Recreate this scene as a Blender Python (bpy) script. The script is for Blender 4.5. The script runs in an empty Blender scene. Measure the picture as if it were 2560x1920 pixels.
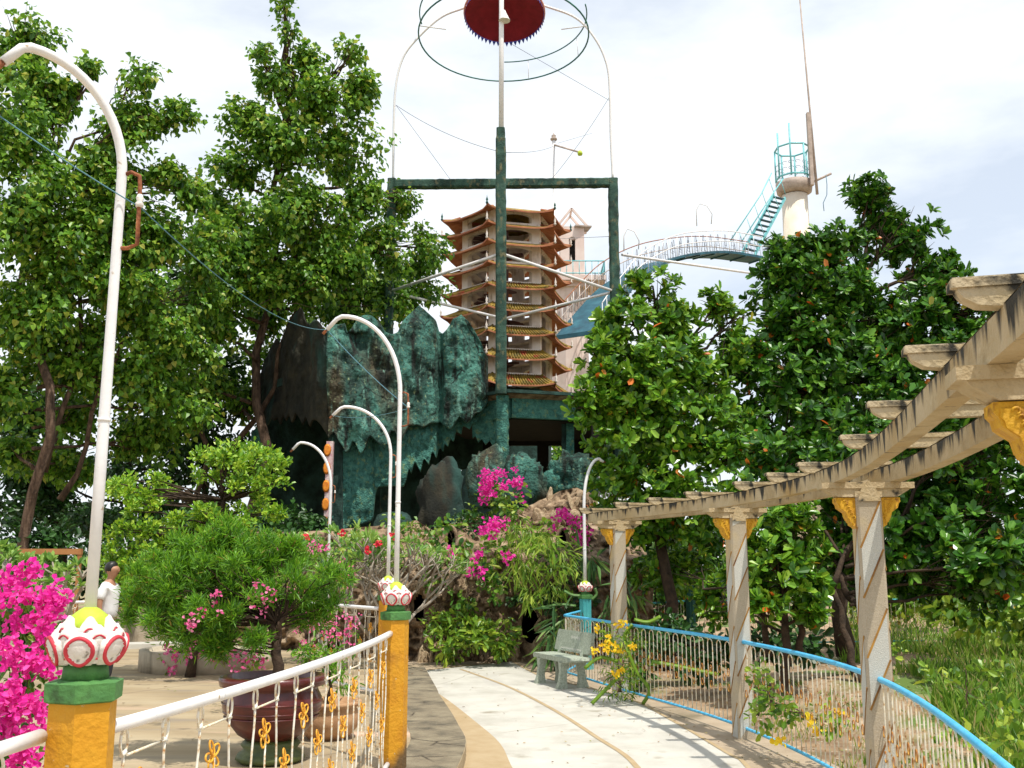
import bpy, math, random
import numpy as np
from mathutils import Vector, Matrix, noise as mnoise
random.seed(7)
RNG = np.random.default_rng(11)
R = math.radians
PI = math.pi
scene = bpy.context.scene
COL = scene.collection

# ------------------------------------------------------------------ camera, sky, sun, exposure
EYE, TILT, FPX = 1.7, R(10.2), 2500.0
cam_data = bpy.data.cameras.new('camera')
cam_data.sensor_width = 36.0
cam_data.lens = 36.0 * FPX / 2560.0
cam_data.clip_start = 0.05
cam_data.clip_end = 3000
cam = bpy.data.objects.new('camera', cam_data)
COL.objects.link(cam)
cam.location = (0, 0, EYE)
cam.rotation_euler = (PI / 2 + TILT, 0, 0)
scene.camera = cam

SUN_DIR = Vector((0.22, -0.30, 0.93)).normalized()
SUN_EL = math.asin(SUN_DIR.z)
SUN_AZ = math.atan2(SUN_DIR.x, SUN_DIR.y)
world = bpy.data.worlds.new('World')
scene.world = world
world.use_nodes = True
wt = world.node_tree
wt.nodes.clear()
w_out = wt.nodes.new('ShaderNodeOutputWorld')
w_bg = wt.nodes.new('ShaderNodeBackground')
w_bg2 = wt.nodes.new('ShaderNodeBackground')
w_mix = wt.nodes.new('ShaderNodeMixShader')
w_sky = wt.nodes.new('ShaderNodeTexSky')
w_sky.sky_type = 'NISHITA'
w_sky.sun_disc = False
w_sky.sun_elevation = SUN_EL
w_sky.sun_rotation = SUN_AZ
w_sky.air_density = 1.0
w_sky.dust_density = 1.5
w_bg.inputs['Strength'].default_value = 0.15
wt.links.new(w_sky.outputs[0], w_bg.inputs['Color'])
w_bg2.inputs['Color'].default_value = (0.90, 0.95, 1.0, 1)
w_bg2.inputs['Strength'].default_value = 1.02
w_tc = wt.nodes.new('ShaderNodeTexCoord')
w_map = wt.nodes.new('ShaderNodeMapping')
w_map.inputs['Scale'].default_value = (1.0, 1.0, 2.6)
w_map.inputs['Location'].default_value = (0.35, 0.1, 0.2)
w_n = wt.nodes.new('ShaderNodeTexNoise')
w_n.inputs['Scale'].default_value = 2.1
w_n.inputs['Detail'].default_value = 7
w_n.inputs['Roughness'].default_value = 0.55
w_r = wt.nodes.new('ShaderNodeValToRGB')
w_r.color_ramp.elements[0].position = 0.38
w_r.color_ramp.elements[0].color = (0.56, 0.56, 0.56, 1)
w_r.color_ramp.elements[1].position = 0.55
w_r.color_ramp.elements[1].color = (1, 1, 1, 1)
wt.links.new(w_tc.outputs['Generated'], w_map.inputs['Vector'])
wt.links.new(w_map.outputs[0], w_n.inputs['Vector'])
wt.links.new(w_n.outputs[0], w_r.inputs['Fac'])
wt.links.new(w_r.outputs[0], w_mix.inputs['Fac'])
wt.links.new(w_bg.outputs[0], w_mix.inputs[1])
wt.links.new(w_bg2.outputs[0], w_mix.inputs[2])
wt.links.new(w_mix.outputs[0], w_out.inputs['Surface'])

sun_data = bpy.data.lights.new('sun', 'SUN')
sun_data.energy = 4.0
sun_data.angle = R(0.6)
sun_data.color = (1.0, 0.95, 0.86)
sun = bpy.data.objects.new('sun', sun_data)
COL.objects.link(sun)
sun.rotation_euler = SUN_DIR.to_track_quat('Z', 'Y').to_euler()

scene.view_settings.view_transform = 'Standard'
scene.view_settings.look = 'None'
scene.view_settings.exposure = 0.2
scene.view_settings.gamma = 1.0
scene.view_settings.use_curve_mapping = False
scene.cycles.max_bounces = 6
scene.cycles.diffuse_bounces = 3
scene.cycles.glossy_bounces = 2
scene.cycles.transparent_max_bounces = 4

# ------------------------------------------------------------------ measuring the photograph (2560 px wide) into metres
CT, ST = math.cos(TILT), math.sin(TILT)
def ray(u, v):
    a, b = (u - 1280) / FPX, (960 - v) / FPX
    return Vector((a, CT - b * ST, ST + b * CT))
def P(u, v, d):
    r = ray(u, v); s = d / r.y
    return Vector((r.x * s, d, EYE + r.z * s))
def G(u, v, z=0.0):
    r = ray(u, v); s = (z - EYE) / r.z
    return Vector((r.x * s, r.y * s, z))

# ------------------------------------------------------------------ helpers
def link(name, me, mat=None, parent=None):
    o = bpy.data.objects.new(name, me)
    COL.objects.link(o)
    if mat is not None and me is not None and len(me.materials) == 0:
        for m in (mat if isinstance(mat, (list, tuple)) else [mat]):
            me.materials.append(m)
    if parent is not None:
        o.parent = parent
    return o
def tag(o, label=None, cat=None, group=None, kind=None):
    if label: o['label'] = label
    if cat: o['category'] = cat
    if group: o['group'] = group
    if kind: o['kind'] = kind
    return o
def thing(name, label, cat, loc=(0, 0, 0), rz=0.0, group=None):
    o = bpy.data.objects.new(name, None)
    o.empty_display_size = 0.2
    COL.objects.link(o)
    o.location = loc
    o.rotation_euler = (0, 0, rz)
    return tag(o, label, cat, group)
def kids(o):
    return [c for c in bpy.data.objects if c.parent == o]
def copy_tree(o, loc=None, rz=None, label=None, parent=None, scale=None):
    c = o.copy(); COL.objects.link(c)
    if parent is not None: c.parent = parent
    if loc is not None: c.location = loc
    if rz is not None: c.rotation_euler = (0, 0, rz)
    if scale is not None: c.scale = scale
    if label: c['label'] = label
    for k in list(kids(o)):
        copy_tree(k, parent=c)
    return c

class MB:
    def __init__(s): s.v, s.f, s.m, s.s = [], [], [], []
    def add(s, vs, fs, mi=0, smooth=False):
        b = len(s.v)
        s.v += [tuple(p) for p in vs]
        for f in fs:
            s.f.append(tuple(i + b for i in f)); s.m.append(mi); s.s.append(smooth)
    def box(s, c, size, rz=0.0, mi=0, mat=None):
        hx, hy, hz = size[0] / 2, size[1] / 2, size[2] / 2
        vs = [Vector((x, y, z)) for x in (-hx, hx) for y in (-hy, hy) for z in (-hz, hz)]
        M = mat if mat is not None else Matrix.Rotation(rz, 3, 'Z')
        vs = [M @ p + Vector(c) for p in vs]
        s.add(vs, [(0, 1, 3, 2), (4, 6, 7, 5), (0, 4, 5, 1), (2, 3, 7, 6), (0, 2, 6, 4), (1, 5, 7, 3)], mi)
    def beam(s, a, b, w, h, mi=0, up=(0, 0, 1)):
        a, b = Vector(a), Vector(b)
        d = (b - a); L = d.length
        if L < 1e-6: return
        d /= L; upv = Vector(up)
        x = d.cross(upv)
        if x.length < 1e-4: x = Vector((1, 0, 0))
        x.normalize(); z = x.cross(d)
        vs = []
        for p in (a, b):
            for i, j in ((-1, -1), (1, -1), (1, 1), (-1, 1)):
                vs.append(p + x * (i * w / 2) + z * (j * h / 2))
        s.add(vs, [(0, 1, 2, 3), (7, 6, 5, 4), (0, 4, 5, 1), (1, 5, 6, 2), (2, 6, 7, 3), (3, 7, 4, 0)], mi)
    def tube(s, pts, r, n=8, mi=0, closed=False, caps=True):
        pts = [Vector(p) for p in pts]
        N = len(pts)
        rs = r if isinstance(r, (list, tuple)) else [r] * N
        vs = []; ref = None
        for i, p in enumerate(pts):
            if closed: t = pts[(i + 1) % N] - pts[i - 1]
            else: t = pts[min(i + 1, N - 1)] - pts[max(i - 1, 0)]
            if t.length < 1e-9: t = Vector((0, 0, 1))
            t.normalize()
            if ref is None:
                ref = Vector((0, 0, 1)) if abs(t.z) < 0.9 else Vector((1, 0, 0))
            x = ref - t * ref.dot(t)
            if x.length < 1e-5: x = t.orthogonal()
            x.normalize(); y = t.cross(x); ref = x
            for k in range(n):
                a = 2 * PI * k / n
                vs.append(p + (x * math.cos(a) + y * math.sin(a)) * rs[i])
        fs = []
        for i in range(N if closed else N - 1):
            j = (i + 1) % N
            for k in range(n):
                k2 = (k + 1) % n
                fs.append((i * n + k, i * n + k2, j * n + k2, j * n + k))
        s.add(vs, fs, mi, True)
        if caps and not closed:
            b = len(s.v) - N * n
            s.f.append(tuple(b + k for k in range(n))[::-1]); s.m.append(mi); s.s.append(False)
            s.f.append(tuple(b + (N - 1) * n + k for k in range(n))); s.m.append(mi); s.s.append(False)
    def lathe(s, prof, n=20, c=(0, 0, 0), mi=0, rot=0.0, smooth=True, fn=None, caps=True):
        vs = []
        for (r, z) in prof:
            for k in range(n):
                a = rot + 2 * PI * k / n
                rr = r * (fn(a, z) if fn else 1)
                vs.append((c[0] + rr * math.cos(a), c[1] + rr * math.sin(a), c[2] + z))
        fs = []
        for i in range(len(prof) - 1):
            for k in range(n):
                k2 = (k + 1) % n
                fs.append((i * n + k, i * n + k2, (i + 1) * n + k2, (i + 1) * n + k))
        s.add(vs, fs, mi, smooth)
        b = len(s.v) - len(prof) * n
        if caps and prof[0][0] > 1e-4:
            s.f.append(tuple(b + k for k in range(n))[::-1]); s.m.append(mi); s.s.append(False)
        if caps and prof[-1][0] > 1e-4:
            e = b + (len(prof) - 1) * n
            s.f.append(tuple(e + k for k in range(n))); s.m.append(mi); s.s.append(False)
    def prism(s, outline, thick, M=None, mi=0, side_mi=None):
        # outline in local XZ, extruded along local Y
        n = len(outline)
        M = M or Matrix.Identity(4)
        vs = [M @ Vector((x, -thick / 2, z)) for x, z in outline] + [M @ Vector((x, thick / 2, z)) for x, z in outline]
        s.add(vs, [tuple(range(n)), tuple(range(2 * n - 1, n - 1, -1))], mi)
        b = len(s.v) - 2 * n
        for i in range(n):
            j = (i + 1) % n
            s.f.append((b + i, b + n + i, b + n + j, b + j)); s.m.append(mi if side_mi is None else side_mi); s.s.append(False)
    def mesh(s, name):
        me = bpy.data.meshes.new(name)
        me.from_pydata(s.v, [], s.f)
        me.polygons.foreach_set('material_index', s.m)
        me.polygons.foreach_set('use_smooth', s.s)
        me.update()
        return me
    def build(s, name, mat, parent=None):
        return link(name, s.mesh(name), mat, parent)

def grid_mesh(name, V, mask=None, smooth=True, flip=False, mats=None):
    """V (H,W,3) array -> mesh; mask (H-1,W-1) of faces kept"""
    H, W = V.shape[:2]
    idx = np.arange(H * W).reshape(H, W)
    q = np.stack([idx[:-1, :-1], idx[:-1, 1:], idx[1:, 1:], idx[1:, :-1]], -1).reshape(-1, 4)
    if mask is not None: q = q[mask.reshape(-1)]
    if flip: q = q[:, ::-1]
    return np_mesh(name, V.reshape(-1, 3), q, smooth)
def np_mesh(name, V, Q, smooth=True):
    me = bpy.data.meshes.new(name)
    V = np.ascontiguousarray(V, dtype=np.float32); Q = np.ascontiguousarray(Q, dtype=np.int32)
    k = Q.shape[1]
    me.vertices.add(len(V)); me.vertices.foreach_set('co', V.ravel())
    me.loops.add(Q.size); me.loops.foreach_set('vertex_index', Q.ravel())
    me.polygons.add(len(Q))
    me.polygons.foreach_set('loop_start', np.arange(0, Q.size, k, dtype=np.int32))
    me.polygons.foreach_set('loop_total', np.full(len(Q), k, dtype=np.int32))
    me.polygons.foreach_set('use_smooth', np.full(len(Q), smooth, dtype=bool))
    me.update(calc_edges=True)
    return me
def catmull(pts, n=10):
    pts = [Vector(p) for p in pts]
    Pp = [2 * pts[0] - pts[1]] + pts + [2 * pts[-1] - pts[-2]]
    out = []
    for i in range(1, len(Pp) - 2):
        a, b, c, d = Pp[i - 1], Pp[i], Pp[i + 1], Pp[i + 2]
        for k in range(n):
            t = k / n
            out.append(0.5 * ((2 * b) + (c - a) * t + (2 * a - 5 * b + 4 * c - d) * t * t + (3 * b - a - 3 * c + d) * t ** 3))
    out.append(pts[-1])
    return out
def resample(path, step):
    L = [0.0]
    for i in range(1, len(path)): L.append(L[-1] + (path[i] - path[i - 1]).length)
    n = max(1, round(L[-1] / step)); out = []; j = 0
    for k in range(n + 1):
        s = L[-1] * k / n
        while j < len(L) - 2 and L[j + 1] < s: j += 1
        t = (s - L[j]) / max(1e-9, L[j + 1] - L[j])
        out.append(path[j].lerp(path[j + 1], min(1, t)))
    return out
def fbm(p, o=4):
    return mnoise.fractal(Vector(p), 0.6, 2.1, o)

# ------------------------------------------------------------------ materials
MATS = {}
def pmat(name, cols, scale=4.0, rough=0.7, bump=0.0, bscale=30.0, metallic=0.0, detail=6, stretch=(1, 1, 1),
         spec=0.4, coat=0.0, streak=None, island=False, translucent=0.0, speck=None, pos=None, crack=None, bdist=0.02):
    if name in MATS: return MATS[name]
    m = bpy.data.materials.new(name); m.use_nodes = True
    nt = m.node_tree; N = nt.nodes; Lk = nt.links
    bs = N['Principled BSDF']
    bs.inputs['Roughness'].default_value = rough
    bs.inputs['Metallic'].default_value = metallic
    bs.inputs['Specular IOR Level'].default_value = spec
    if coat: bs.inputs['Coat Weight'].default_value = coat
    tc = N.new('ShaderNodeTexCoord')
    mp = N.new('ShaderNodeMapping'); mp.inputs['Scale'].default_value = stretch
    Lk.new(tc.outputs['Object'], mp.inputs['Vector'])
    rp = N.new('ShaderNodeValToRGB')
    el = rp.color_ramp.elements
    n = len(cols)
    ps = pos or ([0.32 + 0.36 * i / max(1, n - 1) for i in range(n)] if not island else [i / max(1, n - 1) for i in range(n)])
    el[0].position = ps[0]; el[0].color = (*cols[0], 1)
    el[1].position = ps[-1]; el[1].color = (*cols[-1], 1)
    for i in range(1, n - 1):
        e = el.new(ps[i]); e.color = (*cols[i], 1)
    if island:
        g = N.new('ShaderNodeNewGeometry')
        Lk.new(g.outputs['Random Per Island'], rp.inputs['Fac'])
    else:
        nz = N.new('ShaderNodeTexNoise'); nz.inputs['Scale'].default_value = scale; nz.inputs['Detail'].default_value = detail
        nz.inputs['Roughness'].default_value = 0.62
        Lk.new(mp.outputs[0], nz.inputs['Vector']); Lk.new(nz.outputs[0], rp.inputs['Fac'])
    col = rp.outputs[0]
    def over(fac_out, rgb, col):
        mx = N.new('ShaderNodeMix'); mx.data_type = 'RGBA'
        Lk.new(fac_out, mx.inputs[0]); Lk.new(col, mx.inputs[6]); mx.inputs[7].default_value = (*rgb, 1)
        return mx.outputs[2]
    def mask(scale, lo, hi, st, detail=5, zg=None):
        mp2 = N.new('ShaderNodeMapping'); mp2.inputs['Scale'].default_value = st
        Lk.new(tc.outputs['Object'], mp2.inputs['Vector'])
        n2 = N.new('ShaderNodeTexNoise'); n2.inputs['Scale'].default_value = scale; n2.inputs['Detail'].default_value = detail
        Lk.new(mp2.outputs[0], n2.inputs['Vector'])
        mr = N.new('ShaderNodeMapRange'); mr.inputs[1].default_value = lo; mr.inputs[2].default_value = hi
        src = n2.outputs[0]
        if zg:
            sx = N.new('ShaderNodeSeparateXYZ'); Lk.new(tc.outputs['Object'], sx.inputs[0])
            m1 = N.new('ShaderNodeMapRange'); m1.inputs[1].default_value = zg[0]; m1.inputs[2].default_value = zg[1]; m1.inputs[4].default_value = 0.3
            Lk.new(sx.outputs['Z'], m1.inputs[0])
            ad = N.new('ShaderNodeMath'); ad.operation = 'ADD'; Lk.new(src, ad.inputs[0]); Lk.new(m1.outputs[0], ad.inputs[1]); src = ad.outputs[0]
        Lk.new(src, mr.inputs[0])
        return mr.outputs[0]
    for s_ in ([streak] if streak and not isinstance(streak, list) else (streak or [])):
        # (rgb, scale, lo, hi, stretch)
        col = over(mask(s_[1], s_[2], s_[3], s_[4], zg=s_[5] if len(s_) > 5 else None), s_[0], col)
    if crack:
        vo = N.new('ShaderNodeTexVoronoi'); vo.feature = 'DISTANCE_TO_EDGE'; vo.inputs['Scale'].default_value = crack[0]
        nw = N.new('ShaderNodeTexNoise'); nw.inputs['Scale'].default_value = crack[0] * 3; nw.inputs['Detail'].default_value = 4
        vm = N.new('ShaderNodeMix'); vm.data_type = 'VECTOR'; vm.inputs[0].default_value = 0.12
        Lk.new(tc.outputs['Object'], nw.inputs['Vector']); Lk.new(tc.outputs['Object'], vm.inputs[4]); Lk.new(nw.outputs['Color'], vm.inputs[5])
        Lk.new(vm.outputs[1], vo.inputs['Vector'])
        m2 = N.new('ShaderNodeMapRange'); m2.inputs[1].default_value = 0.0; m2.inputs[2].default_value = crack[1]; m2.inputs[3].default_value = 1.0; m2.inputs[4].default_value = 0.0
        Lk.new(vo.outputs['Distance'], m2.inputs[0])
        mm = N.new('ShaderNodeMath'); mm.operation = 'MULTIPLY'; Lk.new(m2.outputs[0], mm.inputs[0]); Lk.new(mask(crack[0] * 1.3, 0.46, 0.56, (1, 1, 1)), mm.inputs[1])
        col = over(mm.outputs[0], crack[2], col)
    Lk.new(col, bs.inputs['Base Color'])
    if bump:
        n3 = N.new('ShaderNodeTexNoise'); n3.inputs['Scale'].default_value = bscale; n3.inputs['Detail'].default_value = 5
        Lk.new(tc.outputs['Object'], n3.inputs['Vector'])
        bp = N.new('ShaderNodeBump'); bp.inputs['Strength'].default_value = bump; bp.inputs['Distance'].default_value = bdist
        Lk.new(n3.outputs[0], bp.inputs['Height']); Lk.new(bp.outputs[0], bs.inputs['Normal'])
    if translucent:
        tr = N.new('ShaderNodeBsdfTranslucent'); mx = N.new('ShaderNodeMixShader')
        hs = N.new('ShaderNodeHueSaturation'); hs.inputs['Value'].default_value = 1.5; hs.inputs['Hue'].default_value = 0.485
        Lk.new(col, hs.inputs['Color']); Lk.new(hs.outputs[0], tr.inputs['Color'])
        mx.inputs[0].default_value = translucent
        Lk.new(bs.outputs[0], mx.inputs[1]); Lk.new(tr.outputs[0], mx.inputs[2])
        Lk.new(mx.outputs[0], N['Material Output'].inputs['Surface'])
    MATS[name] = m
    return m

M_white = pmat('white_paint', [(0.72, 0.70, 0.70), (0.82, 0.80, 0.78)], 9, 0.45, 0.1, 60, streak=((0.62, 0.52, 0.25), 6, 0.66, 0.8, (1, 1, 0.3)))
M_whitem = pmat('white_metal', [(0.74, 0.73, 0.74), (0.84, 0.82, 0.80)], 14, 0.35, 0.05, 60, streak=((0.45, 0.33, 0.2), 25, 0.68, 0.75, (1, 1, 1)))
M_baluster = pmat('peeling_white_iron', [(0.42, 0.2, 0.07), (0.7, 0.6, 0.42), (0.8, 0.77, 0.68)], 30, 0.55, pos=[0.36, 0.46, 0.56])
M_hoop = pmat('rusting_cream_iron', [(0.36, 0.14, 0.05), (0.66, 0.5, 0.28), (0.80, 0.74, 0.6)], 16, 0.6, pos=[0.36, 0.43, 0.5])
M_orange_iron = pmat('orange_painted_iron', [(0.45, 0.16, 0.02), (0.78, 0.38, 0.03), (0.8, 0.45, 0.05)], 22, 0.5)
M_ring = pmat('rusty_ochre_ring', [(0.2, 0.06, 0.02), (0.42, 0.17, 0.03), (0.62, 0.34, 0.06)], 9, 0.7)
M_rust = pmat('rusty_iron', [(0.12, 0.04, 0.02), (0.3, 0.1, 0.04), (0.5, 0.2, 0.08)], 18, 0.85, 0.4, 60)
M_blue = pmat('sky_blue_paint', [(0.06, 0.42, 0.72), (0.12, 0.52, 0.80)], 8, 0.38, 0.1, 40, streak=((0.2, 0.3, 0.3), 12, 0.66, 0.74, (1, 1, 1)))
M_blue_far = pmat('pale_turquoise_paint', [(0.12, 0.45, 0.5), (0.25, 0.6, 0.62)], 5, 0.5)
M_teal_deck = pmat('weathered_teal_steel', [(0.008, 0.045, 0.07), (0.015, 0.085, 0.12), (0.03, 0.13, 0.17)], 2, 0.6, 0.1, 20)
M_ochre = pmat('ochre_paint', [(0.48, 0.20, 0.008), (0.60, 0.275, 0.010), (0.63, 0.31, 0.015)], 5, 0.62, 0.35, 40, streak=[((0.3, 0.14, 0.02), 7, 0.58, 0.74, (1, 1, 0.35)), ((0.62, 0.5, 0.3), 34, 0.68, 0.72, (1, 1, 1)), ((0.14, 0.08, 0.03), 3, 0.62, 0.78, (1, 1, 0.5), (0.35, 0.0))])
M_green_cap = pmat('green_paint', [(0.05, 0.16, 0.045), (0.10, 0.27, 0.07)], 8, 0.65, 0.3, 50, streak=((0.03, 0.05, 0.02), 10, 0.6, 0.75, (1, 1, 1)))
M_lime = pmat('lime_paint', [(0.38, 0.52, 0.03), (0.5, 0.62, 0.05)], 10, 0.6, 0.2, 50)
M_petal = pmat('white_petal_paint', [(0.66, 0.60, 0.56), (0.80, 0.76, 0.70)], 12, 0.6, 0.3, 50, streak=((0.2, 0.17, 0.13), 30, 0.64, 0.74, (1, 1, 1)))
M_red = pmat('red_petal_paint', [(0.42, 0.02, 0.04), (0.66, 0.05, 0.07)], 14, 0.55, 0.2, 50)
M_pergola = pmat('stained_cream_concrete', [(0.34, 0.25, 0.13), (0.45, 0.35, 0.20), (0.52, 0.42, 0.27)], 5, 0.85, 0.5, 45,
                 streak=[((0.28, 0.18, 0.08), 3, 0.55, 0.75, (1, 1, 1)), ((0.035, 0.032, 0.024), 9, 0.60, 0.70, (1, 1, 1))])
M_beam = pmat('drip_stained_cream_beam', [(0.34, 0.25, 0.13), (0.46, 0.36, 0.21), (0.53, 0.43, 0.28)], 4, 0.85, 0.5, 45,
              streak=[((0.40, 0.27, 0.11), 2, 0.52, 0.7, (1, 1, 1)), ((0.03, 0.028, 0.022), 11, 0.66, 0.78, (1, 1, 0.13), (2.25, 2.41))])
M_pergola_top = pmat('mould_blackened_concrete', [(0.04, 0.04, 0.032), (0.16, 0.13, 0.09), (0.45, 0.38, 0.26)], 7, 0.9, 0.6, 45, pos=[0.42, 0.5, 0.6])
M_granite = pmat('granito_column', [(0.36, 0.30, 0.21), (0.46, 0.39, 0.29)], 120, 0.75, 0.25, 120, streak=((0.52, 0.40, 0.2), 1.2, 0.5, 0.6, (1, 1, 1)))
M_granite2 = pmat('pale_granito_band', [(0.42, 0.42, 0.38), (0.56, 0.55, 0.49)], 120, 0.75, 0.25, 120)
M_groove = pmat('rusty_groove', [(0.10, 0.04, 0.02), (0.5, 0.26, 0.04)], 3, 0.8)
M_gold = pmat('yellow_bracket_paint', [(0.50, 0.24, 0.01), (0.70, 0.40, 0.02)], 14, 0.6, 0.5, 40, streak=((0.3, 0.13, 0.01), 25, 0.58, 0.72, (1, 1, 1)))
M_pot = pmat('oxblood_glaze', [(0.05, 0.007, 0.008), (0.12, 0.018, 0.014)], 6, 0.3, 0.1, 30, coat=0.3)
M_pot_foot = pmat('mossy_glaze', [(0.03, 0.05, 0.015), (0.10, 0.12, 0.03)], 8, 0.5, 0.2, 40)
M_clay = pmat('clay', [(0.38, 0.2, 0.1), (0.5, 0.3, 0.16)], 8, 0.8, 0.2, 40)
M_soil = pmat('soil', [(0.05, 0.03, 0.018), (0.12, 0.08, 0.05)], 15, 0.95, 0.6, 60)
M_dirt = pmat('dry_dirt', [(0.14, 0.085, 0.045), (0.30, 0.20, 0.115), (0.42, 0.31, 0.20)], 1.6, 0.95, 0.7, 12,
              streak=[((0.10, 0.16, 0.03), 0.55, 0.52, 0.62, (1, 1, 1)), ((0.55, 0.46, 0.34), 14, 0.6, 0.72, (1, 1, 1))])
M_plaza = pmat('worn_tan_concrete', [(0.25, 0.185, 0.105), (0.35, 0.27, 0.165), (0.42, 0.34, 0.22)], 0.9, 0.8, 0.2, 60, stretch=(0.5, 1.6, 1),
               streak=[((0.26, 0.21, 0.15), 1.3, 0.54, 0.7, (0.5, 2.2, 1)), ((0.6, 0.42, 0.3), 0.8, 0.6, 0.75, (0.3, 2.0, 1)), ((0.14, 0.11, 0.07), 3.1, 0.62, 0.74, (1, 1, 1))], crack=(0.35, 0.006, (0.16, 0.12, 0.08)))
M_plaza_dark = pmat('dark_grey_concrete', [(0.10, 0.085, 0.06), (0.20, 0.165, 0.11), (0.27, 0.23, 0.155)], 3.2, 0.85, 0.5, 60, crack=(1.1, 0.02, (0.04, 0.03, 0.02)), streak=((0.08, 0.07, 0.05), 3, 0.58, 0.7, (1, 1, 1)))
M_path = pmat('brown_path_concrete', [(0.32, 0.245, 0.165), (0.44, 0.35, 0.25)], 2.5, 0.85, 0.3, 60, streak=((0.2, 0.16, 0.1), 1.2, 0.56, 0.7, (1, 1, 1)))
M_slab = pmat('pale_path_slab', [(0.42, 0.40, 0.345), (0.50, 0.48, 0.425), (0.56, 0.54, 0.48)], 1.7, 0.75, 0.2, 70, streak=[((0.44, 0.42, 0.38), 0.9, 0.56, 0.72, (2.2, 0.5, 1)), ((0.38, 0.33, 0.25), 60, 0.66, 0.74, (1, 1, 1)), ((0.30, 0.27, 0.21), 2.6, 0.60, 0.74, (1, 1, 1))], crack=(0.33, 0.003, (0.30, 0.27, 0.22)))
M_band = pmat('ochre_path_band', [(0.36, 0.26, 0.14), (0.43, 0.33, 0.20)], 4, 0.8, 0.2, 60)
M_lowwall = pmat('low_wall_plaster', [(0.34, 0.28, 0.2), (0.52, 0.45, 0.34)], 3, 0.9, 0.4, 25, streak=((0.1, 0.09, 0.06), 2, 0.55, 0.75, (2, 2, 0.4)))
M_bench = pmat('grey_green_terrazzo', [(0.22, 0.26, 0.2), (0.34, 0.38, 0.3), (0.46, 0.5, 0.42)], 40, 0.6, 0.15, 80)
M_letter = pmat('faded_white_letters', [(0.6, 0.6, 0.55), (0.75, 0.75, 0.7)], 30, 0.7)
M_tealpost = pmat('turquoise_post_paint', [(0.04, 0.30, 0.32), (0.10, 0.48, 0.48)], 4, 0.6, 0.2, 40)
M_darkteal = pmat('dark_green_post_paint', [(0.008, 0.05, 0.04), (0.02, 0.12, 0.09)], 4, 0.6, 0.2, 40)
M_cement_teal = pmat('weathered_teal_cement', [(0.012, 0.03, 0.024), (0.026, 0.078, 0.06), (0.05, 0.165, 0.13), (0.095, 0.27, 0.21)], 1.5, 0.9, 1.0, 13, detail=12, bdist=0.06,
                     streak=[((0.060, 0.050, 0.028), 0.6, 0.48, 0.60, (1.6, 1.6, 0.6)), ((0.20, 0.25, 0.13), 14, 0.60, 0.72, (1, 1, 1)), ((0.010, 0.014, 0.010), 2.0, 0.53, 0.66, (2.6, 2.6, 0.35)), ((0.16, 0.34, 0.27), 3.0, 0.60, 0.74, (2, 2, 0.35)), ((0.008, 0.012, 0.01), 22, 0.60, 0.68, (1, 1, 1))], crack=(1.3, 0.03, (0.006, 0.01, 0.008)))
M_cement_turq = pmat('turquoise_cement', [(0.025, 0.09, 0.07), (0.05, 0.18, 0.145), (0.09, 0.26, 0.20)], 9, 0.9, 1.0, 26, detail=8, bdist=0.05,
                     streak=((0.16, 0.24, 0.11), 7, 0.56, 0.7, (1, 1, 1)))
M_cement_wing = pmat('shaded_brown_cement', [(0.008, 0.010, 0.008), (0.022, 0.022, 0.015), (0.045, 0.04, 0.025)], 2.2, 0.95, 0.9, 18, streak=((0.02, 0.06, 0.05), 0.8, 0.55, 0.68, (1.5, 1.5, 0.5)))  # darkness of the wing's sunless side is put into this colour
M_cement_dark = pmat('dark_teal_cement', [(0.008, 0.018, 0.014), (0.02, 0.05, 0.04), (0.035, 0.09, 0.075)], 3, 0.95, 0.9, 20)  # darker teal cement; the rear wall's cave dimness is put into it
M_post_green = pmat('green_cement_post', [(0.012, 0.026, 0.02), (0.028, 0.07, 0.052), (0.06, 0.125, 0.09)], 3.0, 0.9, 0.8, 30, streak=((0.16, 0.15, 0.08), 9, 0.55, 0.7, (1, 1, 0.5)))
M_rock = pmat('brown_coral_rock', [(0.045, 0.03, 0.02), (0.16, 0.105, 0.06), (0.30, 0.21, 0.13), (0.42, 0.33, 0.22)], 4, 0.95, 1.0, 18, detail=9)
M_rock_tan = pmat('tan_rock', [(0.14, 0.09, 0.05), (0.42, 0.31, 0.19), (0.6, 0.48, 0.33)], 5, 0.95, 1.0, 18, detail=8)
M_black_cave = pmat('cave_shade_black', [(0.006, 0.006, 0.005), (0.02, 0.016, 0.012)], 4, 0.95)  # near-black base colour stands in for shade inside caves and openings
M_pag_white = pmat('pagoda_whitewash', [(0.60, 0.50, 0.42), (0.76, 0.67, 0.60), (0.80, 0.74, 0.68)], 2.2, 0.8, 0.2, 30, streak=((0.3, 0.2, 0.13), 3, 0.6, 0.75, (2, 2, 0.5)))
M_pag_under = pmat('orange_brown_soffit', [(0.20, 0.062, 0.03), (0.40, 0.145, 0.07), (0.50, 0.23, 0.12)], 2, 0.85, 0.2, 30)
M_pag_tile = pmat('mossy_yellow_tile', [(0.08, 0.075, 0.02), (0.24, 0.155, 0.02), (0.40, 0.26, 0.03)], 4, 0.7, 0.3, 30, streak=((0.35, 0.05, 0.02), 3, 0.58, 0.66, (1, 1, 1)))
M_pag_core = pmat('faded_plum_column', [(0.10, 0.045, 0.045), (0.20, 0.11, 0.11)], 3, 0.8)
M_pink = pmat('pale_pink_plaster', [(0.66, 0.50, 0.44), (0.78, 0.66, 0.6)], 1.5, 0.8, streak=((0.45, 0.4, 0.3), 1, 0.6, 0.8, (1, 1, 0.5)))
M_cream = pmat('cream_tower_plaster', [(0.66, 0.56, 0.44), (0.78, 0.70, 0.58)], 1.2, 0.8, 0.1, 20)
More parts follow.
